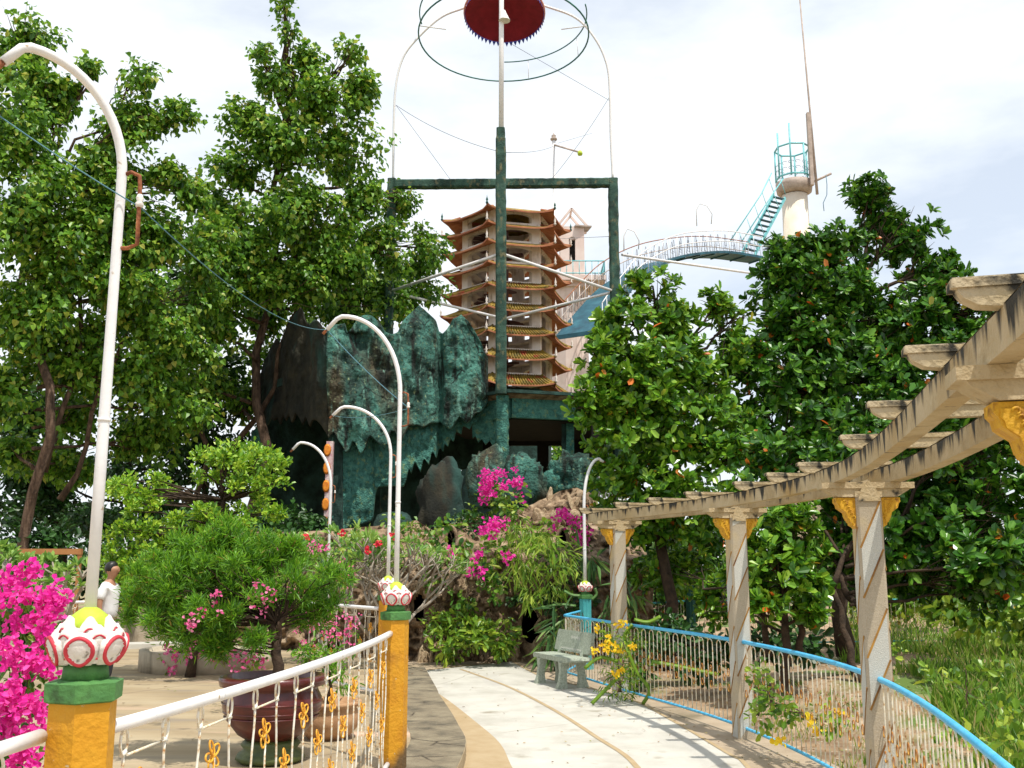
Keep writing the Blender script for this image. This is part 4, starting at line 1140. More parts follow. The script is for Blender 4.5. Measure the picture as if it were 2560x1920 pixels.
# pillar beside the cave mouth, mosaic strip, left pillar
curtain('cave_pillar', [(822, 1085), (856, 1080)], [(822, 1345), (856, 1345)], lambda u, v: 22.75, 822, 856, M_cement_dark, amp=0.05, nv=30)
mb = MB(); a, b = P(826, 1104, 22.45), P(818, 1330, 22.45); mb.beam(a, b, 0.15, 0.14, up=(0, 1, 0)); ms = wpart(mb, 'mosaic_pillar', M_mosaic_w, sh)
for k in range(5):
    c = a.lerp(b, 0.1 + 0.2 * k) + Vector((-0.045, -0.08, 0)); mb = MB()
    mb.tube([c + Vector((0.0, -0.005, 0)), c + Vector((0.0, -0.03, 0))], [0.085, 0.06], 12)
    mb.v = [(x, y, c.z + (z - c.z) * 1.7) for x, y, z in mb.v]
    q = mb.build('orange_medallion', M_mosaic_o, ms)
curtain('side_pillar', [(628, 1080), (652, 1060)], [(628, 1345), (652, 1345)], lambda u, v: 25.6, 628, 652, M_cement_turq, amp=0.06, nv=30)
# unseen roof slab added, with the rear wall, to keep light out
mb = MB()
zr = P(930, 925, 23.5).z
def quad_prism(mb, pts, z0, z1):
    n = len(pts); mb.add([(p[0], p[1], z1) for p in pts] + [(p[0], p[1], z0) for p in pts],
                         [tuple(range(n)), tuple(range(2 * n - 1, n - 1, -1))] + [(i, n + i, n + (i + 1) % n, (i + 1) % n) for i in range(n)])
quad_prism(mb, [P(664, 0, 27.0), P(822, 0, 23.4), P(1195, 0, 25.4), P(1185, 0, 28.5), P(700, 0, 28.6)], zr - 0.1, zr + 0.1)
wpart(mb, 'light_block_roof', M_cement_dark, sh)
curtain('rear_wall', [(655, 925), (1210, 925)], [(655, 1340), (1100, 1340), (1102, 1180), (1210, 1165)], lambda u, v: 28.6, 655, 1210, M_cement_dark, amp=0.05, nv=30, du=8)
def rock_blob(name, u, v, ru, rv, d, mat, root, seed=0, ry=None, pw=0.7, amp=0.18):
    c = P(u, v, d); rx, rz = ru / FPX * d, rv / FPX * d; ry = ry or rx * 0.6
    mb = MB(); n, m = 28, 18; vs = []
    for i in range(m + 1):
        th = PI * i / m
        for k in range(n):
            a = 2 * PI * k / n
            x, y, z = math.sin(th) * math.cos(a), math.sin(th) * math.sin(a), math.cos(th)
            sp = lambda q: math.copysign(abs(q) ** pw, q)
            f = 1 + amp * fbm((x * 1.6 + seed, y * 1.6, z * 1.6), 4)
            vs.append(c + Vector((sp(x) * rx * f, y * ry * f, z * rz * f)))
    fs = [(i * n + k, (i + 1) * n + k, (i + 1) * n + (k + 1) % n, i * n + (k + 1) % n) for i in range(m) for k in range(n)]
    mb.add(vs, fs, 0, True)
    return wpart(mb, name, mat, root)
rock_blob('teal_boulder', 1100, 1275, 62, 110, 22.2, M_cement_wing, sh, 3, amp=0.35, pw=0.85)
rock_blob('teal_boulder', 1150, 1300, 14, 40, 21.4, M_cement_dark, sh, 5, pw=1.2)
rock_blob('teal_boulder', 985, 1345, 60, 60, 23.4, M_cement_dark, sh, 8)

# ================================================================== PAVILION AND CAGE ON POSTS
pv = thing('rock_pavilion', 'dark teal pavilion with slab roof and rough columns right of the cement crown', 'pavilion', tuple(P(1340, 1250, 25)))
zb = P(1275, 975, 23.9).z
C0 = P(1252, 975, 24.2)
hexc = Vector((P(1330, 980, 27).x, 27.0, 0))
def hexpts(c, r, rot, n=6): return [Vector((c.x + r * math.cos(rot + 2 * PI * k / n), c.y + r * math.sin(rot + 2 * PI * k / n), 0)) for k in range(n)]
mb = MB(); ang0 = math.atan2(C0.y - hexc.y, P(1272, 975, 24).x - hexc.x)
quad_prism(mb, hexpts(hexc, 3.05, ang0), zb - 0.03, zb + 0.05)
wpart(mb, 'roof_slab', M_cement_dark, pv)
mb = MB(); mb.lathe([(2.7, zb - 0.12), (2.98, zb - 0.035)], 6, (hexc.x, hexc.y, 0), rot=ang0, smooth=False); wpart(mb, 'roof_soffit', M_rock, pv)
hp = hexpts(hexc, 2.62, ang0)
zbt = zb - 0.12
for k in (0, 1, 5):
    a, b = hp[k], hp[(k + 1) % 6]
    mb = MB(); mb.beam(a + Vector((0, 0, zbt - 0.24)), b + Vector((0, 0, zbt - 0.24)), 0.16, 0.48); wpart(mb, 'fascia_beam', M_cement_turq if k == 5 else M_cement_turq, pv)
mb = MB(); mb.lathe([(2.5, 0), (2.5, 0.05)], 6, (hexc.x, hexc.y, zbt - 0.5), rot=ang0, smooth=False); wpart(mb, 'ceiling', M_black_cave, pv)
def rough_column(u, v0, v1, d, w, mat, root, name='rough_column', lump=0.25):
    a, b = P(u, v1, d), P(u, v0, d); mb = MB(); n, m = 18, 44; vs = []
    for i in range(m + 1):
        t = i / m; z = a.z + (b.z - a.z) * t
        for k in range(n):
            an = 2 * PI * k / n
            r = w * (1 + (lump * (1 - t) + 0.06) * 1.6 * fbm((math.cos(an) * 1.5, math.sin(an) * 1.5 + u, z * 3.2), 3) + 0.25 * max(0, 0.35 - t))
            vs.append((a.x + r * math.cos(an), d + r * math.sin(an), z))
    mb.add(vs, [(i * n + k, i * n + (k + 1) % n, (i + 1) * n + (k + 1) % n, (i + 1) * n + k) for i in range(m) for k in range(n)], 0, True)
    return wpart(mb, name, mat, root)
rough_column(1256, 990, 1200, 24.25, 0.155, M_cement_turq, pv)
p_ = P(1425, 1060, 25.4)
mb = MB(); mb.beam(P(1425, 1150, 25.4), P(1425, 1035, 25.4), 0.2, 0.2, up=(0, 1, 0)); wpart(mb, 'square_column', M_cement_turq, pv)
mb = MB(); mb.beam(P(1410, 1150, 25.5), P(1410, 1035, 25.5), 0.12, 0.2, up=(0, 1, 0)); wpart(mb, 'square_column', M_cement_dark, pv)
rock_blob('teal_boulder', 1222, 1200, 52, 74, 23.9, M_cement_teal, pv, 11, amp=0.3)
rock_blob('teal_boulder', 1305, 1208, 56, 66, 23.8, M_cement_teal, pv, 13, amp=0.35, pw=0.6)
rock_blob('teal_boulder', 1430, 1195, 64, 62, 24.6, M_cement_teal, pv, 17, pw=1.15, amp=0.5)
rock_blob('teal_boulder', 1378, 1205, 26, 30, 24.4, M_cement_turq, pv, 19, pw=1.0)
rock_blob('teal_boulder', 1290, 1245, 40, 36, 23.5, M_cement_dark, pv, 23)
# rear wall with two openings and a side wall
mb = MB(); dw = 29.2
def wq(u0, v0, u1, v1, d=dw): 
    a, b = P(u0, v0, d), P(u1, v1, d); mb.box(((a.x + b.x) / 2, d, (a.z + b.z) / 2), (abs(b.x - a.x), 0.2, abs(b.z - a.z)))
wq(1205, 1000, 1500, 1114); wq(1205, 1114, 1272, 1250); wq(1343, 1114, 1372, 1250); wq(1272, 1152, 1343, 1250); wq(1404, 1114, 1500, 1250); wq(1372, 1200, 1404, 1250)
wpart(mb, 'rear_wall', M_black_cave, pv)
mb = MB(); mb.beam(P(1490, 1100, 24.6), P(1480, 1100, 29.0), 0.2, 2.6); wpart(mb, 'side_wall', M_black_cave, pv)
mb = MB()
ol = [(P(u, v, 24.9).x, P(u, v, 24.9).z) for u, v in ((1178, 1035), (1248, 1008), (1250, 1112), (1240, 1104), (1232, 1114), (1224, 1102), (1214, 1112), (1204, 1098), (1196, 1106), (1188, 1090), (1182, 1096))]
mb.prism(ol[::-1], 0.15, Matrix.Translation((0, 24.9, 0))); wpart(mb, 'hanging_panel', M_cement_turq, pv)

cage = thing('cement_post_frame', 'tall green cement posts joined by a crossbeam and slanting white pipes above the shelter', 'post frame', tuple(P(1252, 975, 24.0)))
def crusty_beam(a, b, w, mat, root, name, n=50, amp=0.12, taper=None):
    a, b = Vector(a), Vector(b); mb = MB(); d = (b - a); L = d.length; d /= L
    x = Vector((1, 0, 0)) if abs(d.x) < 0.5 else Vector((0, 1, 0)); x = (x - d * x.dot(d)).normalized(); y = d.cross(x)
    vs = []; k4 = [(-1, -1), (-0.75, -1), (0.75, -1), (1, -1), (1, -0.75), (1, 0.75), (1, 1), (0.75, 1), (-0.75, 1), (-1, 1), (-1, 0.75), (-1, -0.75)]
    k4 = [(-1, -0.7), (-0.7, -1), (0.7, -1), (1, -0.7), (1, 0.7), (0.7, 1), (-0.7, 1), (-1, 0.7)]
    for i in range(n + 1):
        t = i / n; p = a + d * L * t; ww = w * (taper(t) if taper else 1)
        for (i1, j1) in k4:
            f = 1 + amp * mnoise.noise((p.x * 6 + i1 * 2, p.y * 6 + j1 * 2, p.z * 6))
            vs.append(p + (x * i1 + y * j1) * ww * f)
    K = len(k4)
    mb.add(vs, [(i * K + k, i * K + (k + 1) % K, (i + 1) * K + (k + 1) % K, (i + 1) * K + k) for i in range(n) for k in range(K)])
    mb.f += [tuple(range(K))[::-1], tuple(n * K + k for k in range(K))]; mb.m += [0, 0]; mb.s += [False, False]
    return wpart(mb, name, mat, root)
crusty_beam(P(1253, 985, 24.0), P(1252, 322, 24.0), 0.135, M_post_green, cage, 'front_post', 90, taper=lambda t: 0.82 if t > 0.96 else (1.0 - 0.05 * t))
pl, pr = P(980, 455, 27.0), P(1532, 455, 27.0)
zt = P(1280, 459, 27.0).z
crusty_beam((pl.x, 27, 2.6), (pl.x, 27, zt + 0.13), 0.12, M_post_green, cage, 'corner_post', 80)
crusty_beam((pr.x, 27, 2.6), (pr.x, 27, zt + 0.13), 0.135, M_post_green, cage, 'corner_post', 80)
crusty_beam((pl.x, 27, zt - 0.03), (pr.x, 27, zt + 0.02), 0.125, M_post_green, cage, 'crossbeam', 60)
zp = 7.62 + 1.7
Fp = Vector((P(1253, 600, 24).x, 24.0, P(1253, 634, 24).z)); zz = P(1280, 729, 27).z
Lp, Rp = Vector((pl.x, 27, zz)), Vector((pr.x, 27, zz)); Bp = Vector((P(1262, 700, 30.2).x, 30.2, P(1262, 797, 30.2).z))
for a, b in ((Fp, Lp), (Fp, Rp), (Lp, Bp), (Rp, Bp)):
    mb = MB(); mb.tube([a, b], 0.042, 8); wpart(mb, 'brace_pipe', M_white, cage)
mb = MB(); mb.tube([P(1555, 637, 27.2), P(1880, 683, 31.0)], 0.04, 8); wpart(mb, 'brace_pipe', M_white, cage)

um = thing('ring_canopy', 'maroon scalloped parasol inside green hoops on a white pole high above the cement posts', 'canopy', tuple(P(1253, 322, 24.0)))
top_pole = P(1258, -260, 24.0)
mb = MB(); mb.tube([P(1253, 330, 24.0), Vector((P(1253, 330, 24.0).x, 24.0, P(1253, 95, 24).z)), Vector((P(1253, 330, 24.0).x, 24.0, top_pole.z))], [0.066, 0.062, 0.06], 12); wpart(mb, 'pole', M_whitem, um)
# arch from corner to corner over the canopy
def pxline(pts, d): return catmull([P(u, v, dd) if not isinstance(dd, (int, float)) else P(u, v, dd) for (u, v, dd) in [(p[0], p[1], p[2] if len(p) > 2 else d) for p in pts]], 8)
arch = pxline([(983, 452), (984, 340), (988, 230), (1003, 155), (1035, 105), (1100, 45), (1165, 18), (1262, -18), (1360, 14), (1440, 45), (1490, 100), (1518, 165), (1525, 240), (1527, 340), (1532, 448)], 27.0)
mb = MB(); mb.tube(arch, 0.036, 8); wpart(mb, 'arch_pipe', M_whitem, um)
# large hoop and the partial inner hoop
cz = P(1259, 92, 26.8).z; cx = P(1259, 92, 26.8).x; RR = 219 / FPX * 26.8 * 1.0
tiltx = R(-3)
def hoop(r, zo, a0=0, a1=2 * PI, n=60, tl=tiltx, cy=26.8):
    return [Vector((cx + r * math.cos(a), cy + r * math.sin(a) * math.cos(tl), cz + zo + r * math.sin(a) * math.sin(tl))) for a in [a0 + (a1 - a0) * k / n for k in range(n + (0 if a1 - a0 > 6.2 else 1))]]
mb = MB(); mb.tube(hoop(RR * 1.05, 0), 0.024, 6, closed=True); wpart(mb, 'hoop', M_green_pipe, um)
mb = MB(); mb.tube(hoop(RR * 1.03, 0.62, PI / 2, R(-15), 30), 0.02, 6); wpart(mb, 'inner_hoop', M_green_pipe, um)
mb = MB(); mb.tube(hoop(RR * 1.04, 0.62, R(172), R(240), 14), 0.02, 6); wpart(mb, 'inner_hoop', M_green_pipe, um)
mb = MB()
for a in (R(72), R(25)):
    mb = MB(); p = hoop(RR * 1.05, 0, a, a + 0.01, 1)[0]; q = hoop(RR * 1.03, 0.62, a, a + 0.01, 1)[0]; mb.tube([p, q], 0.01, 5); wpart(mb, 'hoop_strut', M_whitem, um)
for sx in (-1, 1):
    mb = MB(); mb.tube([Vector((cx + sx * RR * 1.04, 26.8, cz + 0.35)), Vector((cx + sx * (RR * 0.72), 27, cz + 0.35))], 0.018, 5); wpart(mb, 'hoop_strut', M_whitem, um)
# maroon disc with pointed scallops
dc = P(1261, 36, 26.2); rd = 101 / FPX * 26.2 * 1.06; tl2 = R(-13)
def dpt(r, a, h): return Vector((dc.x + r * math.cos(a), dc.y + r * math.sin(a) * math.cos(tl2) - h * math.sin(tl2), dc.z + r * math.sin(a) * math.sin(tl2) + h))
mb = MB(); n = 56
vs = [dpt(0, 0, 0.42)] + [dpt(rd * 0.5, 2 * PI * k / n, 0.25) for k in range(n)] + [dpt(rd, 2 * PI * k / n, 0) for k in range(n)]
fs = [(0, 1 + k, 1 + (k + 1) % n) for k in range(n)] + [(1 + k, 1 + n + k, 1 + n + (k + 1) % n, 1 + (k + 1) % n) for k in range(n)]
mb.add(vs, fs); wpart(mb, 'maroon_fabric', M_redcloth, um)
mb = MB()
for k in range(n):
    a0, a1 = 2 * PI * k / n, 2 * PI * (k + 1) / n; am = (a0 + a1) / 2
    mb.add([dpt(rd, a0, 0.01), dpt(rd, a1, 0.01), dpt(rd * 1.03, am, -0.14)], [(0, 1, 2)])
wpart(mb, 'scalloped_trim', M_bluescallop, um, 'stuff')
mb = MB(); mb.tube([dpt(rd * 1.02, 2 * PI * k / 40, 0.04) for k in range(40)], 0.03, 6, closed=True); wpart(mb, 'rim', M_pinktrim, um)
c = P(1259, 40, 23.92)
mb = MB(); mb.lathe([(0.02, 0.3), (0.05, 0.22), (0.145, 0.02), (0.15, 0.0)], 18, (c.x + 0.02, 23.93, c.z - 0.13)); wpart(mb, 'lamp_cone', M_white, um)

# wires with tiny bulbs
cable(P(990, 263, 27), P(1240, 377, 24), 0.15, 'thin sagging wire from the left white arch leg to the front post', 0.007, M_dark_wire, 'guy wires in the sky')
cable(P(990, 263, 27), P(1128, 452, 27), 0.0, 'thin wire dropping from the left arch leg to the crossbeam', 0.006, M_dark_wire, 'guy wires in the sky')
cable(P(1265, 381, 24), P(1383, 366, 44), 0.1, 'thin wire from the front post to the far lamp mast', 0.008, M_dark_wire, 'guy wires in the sky')
cable(P(1275, 108, 26), P(1525, 252, 27), 0.0, 'thin wire from the maroon canopy to the right arch leg', 0.006, M_dark_wire, 'guy wires in the sky')
cable(P(1525, 240, 27), P(1380, 447, 27), 0.1, 'thin wire dropping from the right arch leg to the crossbeam', 0.006, M_dark_wire, 'guy wires in the sky')
cable(P(1395, 358, 44), P(1480, 333, 60), 0.0, 'thin wire leaving the far lamp mast to the right', 0.008, M_dark_wire, 'guy wires in the sky')
cable(P(1395, 597, 43), P(1530, 591, 27), 0.0, 'thin wire from the pink tower to the right cement post', 0.008, M_dark_wire, 'guy wires in the sky')

# ================================================================== PAGODA
pc = P(1268, 975, 32.5); pg_c = Vector((pc.x, 32.5, 0))
pago = thing('pagoda', 'slender six sided pagoda of open whitewashed storeys with orange brown eaves behind the post frame', 'pagoda', (pc.x, 32.5, 0))
ang = R(-90 - 16.5)
dn = 32.5 - 2.0
tier_v = [520, 560, 606, 660, 715, 771, 832, 893, 958]
tz = [P(1218, v, dn).z for v in tier_v]
def hx(r, z, k, rot=ang): a = rot + k * PI / 3; return Vector((r * math.cos(a), r * math.sin(a), z))
Ro, Ri, Rb = 2.12, 1.62, 1.50
rise = lambda t: 0.20 if t < 4 else 0.14 + 0.03 * t
UND, TOPM = M_pag_under, M_pag_tile
for ti, z in enumerate(tz):
    sc_ = 1.0
    mb = MB(); N6 = 6; m_ = 8
    # upturned eave: outer edge rises towards the corners
    outer, inner = [], []
    for k in range(6):
        for q in range(m_):
            t = q / m_
            e = abs(2 * t - 1) ** 3
            a = hx(Ro, z, k).lerp(hx(Ro, z, k + 1), t); a.z += 0.10 * e; a = a * 1.0
            if q == 0: a.x *= 1.05; a.y *= 1.05
            outer.append(a)
            inner.append(hx(Ri, z + rise(ti), k).lerp(hx(Ri, z + rise(ti), k + 1), t))
    n = len(outer)
    th = Vector((0, 0, -0.05))
    vs = outer + inner + [p + th for p in outer] + [hx(Rb - 0.02, z + 0.26, 0) * 1.0 for _ in range(0)]
    fs, ms = [], []
    und_in = []
    for k in range(6):
        for q in range(m_): und_in.append(hx(Rb - 0.05, z + rise(ti) - 0.04, k).lerp(hx(Rb - 0.05, z + rise(ti) - 0.04, k + 1), q / m_))
    vs += und_in
    for i in range(n):
        j = (i + 1) % n
        fs.append((i, j, n + j, n + i)); ms.append(1)
        fs.append((2 * n + i, i, j, 2 * n + j)[::-1]); ms.append(2)
        fs.append((2 * n + j, 3 * n + j, 3 * n + i, 2 * n + i)); ms.append(0)
    mb.v = [tuple(p) for p in vs]; mb.f = fs; mb.m = ms; mb.s = [False] * len(fs)
    # top tier closes over the inner ring
    if ti == 0:
        b = len(mb.v); mb.v.append((0, 0, z + 0.75))
        for i in range(n): mb.f.append((n + i, n + (i + 1) % n, b)); mb.m.append(1); mb.s.append(False)
    me = mb.mesh('eave'); me.materials.append(UND); me.materials.append(TOPM); me.materials.append(UND)
    eave = link('eave', me, None, pago)
    # rolled tiles, a row of little cylinders down each side
    if ti > 3:
        mb = MB()
        for k in (5, 0, 1):
            for q in range(22):
                t = (q + 0.5) / 22
                a = hx(Ro * 1.0, z, k).lerp(hx(Ro, z, k + 1), t); a.z += 0.10 * abs(2 * t - 1) ** 3 + 0.02
                b = hx(Ri, z + rise(ti) + 0.02, k).lerp(hx(Ri, z + rise(ti) + 0.02, k + 1), t)
                mb.tube([a, b], 0.032, 5)
        o = mb.build('roof_tiles', M_pag_tile, eave); o['kind'] = 'stuff'
    for k in range(6):
        mb = MB(); mb.tube([hx(Ro * 1.06, z + 0.10, k), hx(Ro * 0.9, z + 0.13, k), hx(Ri, z + rise(ti) + 0.04, k)], 0.04, 6)
        mb.build('hip_ridge', M_pag_tile if ti > 3 else M_pag_under, eave)
    for k in range(6):
        mb = MB(); p = hx(Ro * 1.06, z + 0.08, k); s = 1.0
        mb.lathe([(0.015, 0), (0.05, 0.05), (0.02, 0.1), (0.04, 0.15), (0.01, 0.24), (0, 0.32)], 8, tuple(p)); mb.build('finial', M_pag_white if ti else M_darkteal, eave)
    # floor slab
    if ti:
        mb = MB(); mb.lathe([(Rb - 0.42, 0), (Rb + 0.12, 0), (Rb + 0.12, 0.09), (Rb - 0.42, 0.09), (Rb - 0.42, 0)], 6, (0, 0, z + rise(ti) - 0.02), rot=ang, smooth=False, caps=False)
        me = mb.mesh('floor_slab'); link('floor_slab', me, M_pag_white, pago)
# storeys: pillars and arched lintels
for ti in range(len(tz) - 1):
    zt_, zb_ = tz[ti] + rise(ti) - 0.02, tz[ti + 1] + rise(ti + 1) + 0.02
    H = zt_ - zb_
    for k in range(6):
        mb = MB(); a = ang + k * PI / 3; w = 0.25
        c = hx(Rb, (zt_ + zb_) / 2, k)
        d1 = (hx(Rb, 0, k + 1) - hx(Rb, 0, k)).normalized(); d0 = (hx(Rb, 0, k - 1) - hx(Rb, 0, k)).normalized()
        o_ = Vector((math.cos(a), math.sin(a), 0)) * 0.05
        q = [Vector((c.x, c.y, 0)) + o_, Vector((c.x, c.y, 0)) + d1 * w + o_ * 0.5, Vector((c.x, c.y, 0)) + d1 * w - o_ * 2.2, Vector((c.x, c.y, 0)) - o_ * 3.0, Vector((c.x, c.y, 0)) + d0 * w - o_ * 2.2, Vector((c.x, c.y, 0)) + d0 * w + o_ * 0.5]
        mb.add([(p.x, p.y, zb_) for p in q] + [(p.x, p.y, zt_) for p in q], [(i, (i + 1) % 6, 6 + (i + 1) % 6, 6 + i)[::-1] for i in range(6)])
        mb.build('pillar', M_pag_white, pago)
        # arched lintel between pillars
        L = Rb - 2 * w; m_ = (hx(Rb, 0, k) + hx(Rb, 0, k + 1)) / 2; an = math.atan2(d1.y, d1.x)
        z1 = H / 2; ol = [(-L / 2, z1), (-L / 2, z1 - 0.24)]
        ol += [(-L / 2 + 0.02 + (L / 2 - 0.02) * (1 - math.cos(q_)), z1 - 0.24 + 0.13 * math.sin(q_)) for q_ in [PI * i / 8 for i in range(9)]][1:-1]
        ol += [(L / 2, z1 - 0.24), (L / 2, z1)]
        mb = MB(); mb.prism(ol, 0.12, Matrix.Translation((m_.x, m_.y, (zt_ + zb_) / 2)) @ Matrix.Rotation(an, 4, 'Z'))
        mb.build('arched_lintel', M_pag_white, pago)
mb = MB(); mb.lathe([(0.34, 0), (0.34, tz[0] + 0.2)], 8, (-0.3, 0.1, 0), smooth=False); mb.build('core_column', M_pag_core, pago)
# winding stair slabs round the core
for ti in range(len(tz) - 1):
    za, zb2 = tz[ti + 1] + 0.5, tz[ti] + 0.45
    mb = MB(); a0 = ti * 2.4
    for q in range(5):
        a = a0 + q * 0.32; z = za + (zb2 - za) * q / 7
        mb.box((0.6 * math.cos(a) - 0.3, 0.6 * math.sin(a), z), (0.5, 0.26, 0.05), a)
    mb.build('stair', M_pag_core, pago)
mb = MB(); mb.lathe([(Rb, 0), (Rb, tz[-1])], 6, (0, 0, 0), rot=ang, smooth=False); mb.build('base', M_cement_dark, pago)

# ================================================================== PINK GABLED TOWER, BRIDGE, ROUND TOWER, MAST
tw = P(1430, 700, 43); tower = thing('pink_tower', 'small pale pink tower with triangular open gable and blue balcony railing right of the pagoda', 'tower', (tw.x, 43, 0))
def W2(u, v, d=43): p = P(u, v, d); return (p.x - tw.x, p.y - 43, p.z)
z0_, z1_ = P(0, 705, 43).z, P(0, 575, 43).z
wx = 62 / FPX * 43 / 2
mb = MB()
# shaft wall with a real window recess (frame of four pieces)
zc0, zc1 = P(0, 662, 43).z, P(0, 607, 43).z; ww = 0.13
mb.box((-(wx + ww) / 2 - 0.0, 0, (z0_ + z1_) / 2), (wx - ww, 1.0, z1_ - z0_)); mb.box(((wx + ww) / 2, 0, (z0_ + z1_) / 2), (wx - ww, 1.0, z1_ - z0_))
mb.box((0, 0, (zc1 + z1_) / 2), (2 * ww, 0.994, z1_ - zc1)); mb.box((0, 0, (zc0 + z0_) / 2), (2 * ww, 0.994, zc0 - z0_))
mb.build('upper_wall', M_pink, tower)
mb = MB(); mb.box((0, -0.3, (zc0 + zc1) / 2), (2 * ww - 0.01, 0.05, zc1 - zc0 - 0.01)); win = mb.build('window', M_black_cave, tower)
mb = MB(); mb.tube([(ww * math.cos(a), -0.51, zc1 - 0.02 + ww * math.sin(a)) for a in [PI * k / 10 for k in range(11)]], 0.025, 6); mb.build('arch_trim', M_cream_dark, win)
ap = W2(1427, 532); mb = MB()
for yy in (-0.55, 0.45):
    mb.beam((-wx - 0.12, yy, z1_), (ap[0], yy, ap[2]), 0.1, 0.09); mb.beam((wx + 0.12, yy, z1_), (ap[0], yy, ap[2]), 0.1, 0.09)
mb.beam((-wx - 0.12, -0.55, z1_), (-wx - 0.12, 0.45, z1_), 0.1, 0.09); mb.beam((wx + 0.12, -0.55, z1_), (wx + 0.12, 0.45, z1_), 0.1, 0.09); mb.beam((ap[0], -0.55, ap[2]), (ap[0], 0.45, ap[2]), 0.08, 0.08)
mb.build('open_gable', M_pink, tower)
mb = MB(); mb.box((wx - 0.1, -0.3, z1_ - 0.02), (0.75, 0.7, 0.06), 0.2); mb.build('canopy_slab', M_cream_dark, tower)
zb0 = P(0, 712, 43).z
mb = MB(); mb.box((0.25, -0.2, zb0), (2.3, 2.0, 0.22)); mb.box((0.15, -0.1, zb0 - 0.2), (1.8, 1.6, 0.2)); mb.build('balcony_slab', M_pink, tower)
mb = MB(); mb.lathe([(0.82, 0), (0.8, zb0 - 0.3)], 10, (-0.1, 0, 0), smooth=False); mb.build('lower_shaft', M_pink, tower)
mb = MB()
for (a, b) in (((-0.85, -1.15), (1.35, -1.15)), ((1.35, -1.15), (1.35, 0.75)), ((-0.85, -1.15), (-0.85, 0.75))):
    for h in (0.2, 0.75): mb.tube([(a[0], a[1], zb0 + h), (b[0], b[1], zb0 + h)], 0.028, 6)
    for q in range(9):
        t = q / 8; x, y = a[0] + (b[0] - a[0]) * t, a[1] + (b[1] - a[1]) * t
        mb.tube([(x, y, zb0 + 0.1), (x, y, zb0 + 0.75)], 0.016, 5)
mb.build('balcony_railing', M_blue_far, tower)

mast = thing('lamp_mast', 'thin white lamp mast with a short angled arm rising behind the crossbeam', 'mast', (P(1386, 560, 44).x, 44, 0))
mx = mast.location.x
mb = MB(); mb.tube([(0, 0, 0), (0, 0, P(0, 352, 44).z)], [0.12, 0.085], 8); mb.build('pole', M_whitem, mast)
mb = MB(); zt2 = P(0, 352, 44).z; mb.lathe([(0.1, 0), (0.16, 0.05), (0.16, 0.12), (0.06, 0.16), (0.12, 0.24), (0.05, 0.3), (0, 0.42)], 12, (0, 0, zt2)); mb.build('cap', M_cream_dark, mast)
p = P(1450, 381, 42.0); mb = MB(); mb.tube([(0, 0, P(0, 362, 44).z), (p.x - mx, p.y - 44, p.z)], 0.045, 7); arm = mb.build('arm', M_cream_dark, mast)
mb = MB(); mb.lathe([(0, -0.12), (0.1, -0.1), (0.12, 0), (0.07, 0.1), (0, 0.12)], 12, (p.x - mx, p.y - 44, p.z - 0.03)); mb.build('lamp_head', M_lime, arm)

# arched bridge
bp = [P(1448, 838, 38), P(1500, 770, 39.5), P(1560, 706, 41.5), P(1640, 662, 44), P(1720, 644, 46), P(1800, 640, 48), P(1890, 652, 49.5)]
bpath = catmull(bp, 8)
br = thing('arched_bridge', 'arched teal footbridge with thin curved railings climbing towards the round tower', 'bridge', tuple(bp[3]))
def off_path(path, o, z):
    out = []
    for i, p in enumerate(path):
        t = path[min(i + 1, len(path) - 1)] - path[max(i - 1, 0)]; t = Vector((t.x, t.y, 0)).normalized(); nr = Vector((t.y, -t.x, 0))
        out.append(p + nr * o + Vector((0, 0, z)))
    return out
mb = MB(); wv = []
def off_taper(o, z):
    ps = off_path(bpath, 1.0, z); pc_ = off_path(bpath, 0.0, z); n_ = len(ps) - 1
    return [c + (p - c) * o * (1.05 - 0.55 * i / n_) for i, (p, c) in enumerate(zip(ps, pc_))]
lft, rgt = off_taper(-1.0, 0), off_taper(1.0, 0)
for a, b in zip(lft, rgt): wv += [a, b, b + Vector((0, 0, 0.12)), a + Vector((0, 0, 0.12))]
mb.add(wv, [(4 * i + k, 4 * i + (k + 1) % 4, 4 * i + 4 + (k + 1) % 4, 4 * i + 4 + k) for i in range(len(lft) - 1) for k in range(4)] + [(0, 1, 2, 3)])
wpart(mb, 'deck', M_teal_deck, br)
mb = MB()
for i in range(0, len(bpath), 4): mb.beam(lft[i] + Vector((0, 0, -0.03)), rgt[i] + Vector((0, 0, -0.03)), 0.05, 0.05)
wpart(mb, 'deck_rib', M_teal_deck, br)
for sd in (-0.98, 0.98):
    for zz_, m_ in ((1.15, M_rust), (0.62, M_cream_dark)):
        mb = MB(); mb.tube(off_taper(sd, zz_), 0.022, 6); wpart(mb, 'handrail', m_ if sd < 0 else M_white, br)
    base_, tp_ = off_taper(sd, 0.1), off_taper(sd, 1.15)
    for i in range(0, len(bpath), 2):
        mb = MB(); mb.tube([base_[i], tp_[i]], 0.014, 5); wpart(mb, 'railing_post', M_white, br)
    mb = MB(); b0_ = off_taper(sd, 0.12)
    for i in range(1, len(bpath) - 1, 2):     # small tapering lattice ornaments
        p = b0_[i]; tv = (bpath[i + 1] - bpath[i]); tv = Vector((tv.x, tv.y, 0)).normalized()
        for h0, w0 in ((0.0, 0.16), (0.28, 0.11), (0.56, 0.07)):
            mb.tube([p - tv * w0 + Vector((0, 0, h0)), p - tv * (w0 - 0.05) + Vector((0, 0, h0 + 0.28))], 0.009, 4)
            mb.tube([p + tv * w0 + Vector((0, 0, h0)), p + tv * (w0 - 0.05) + Vector((0, 0, h0 + 0.28))], 0.009, 4)
            mb.tube([p - tv * w0 + Vector((0, 0, h0)), p + tv * w0 + Vector((0, 0, h0))], 0.009, 4)
    wpart(mb, 'railing_ornaments', M_dark_wire, br, 'stuff')
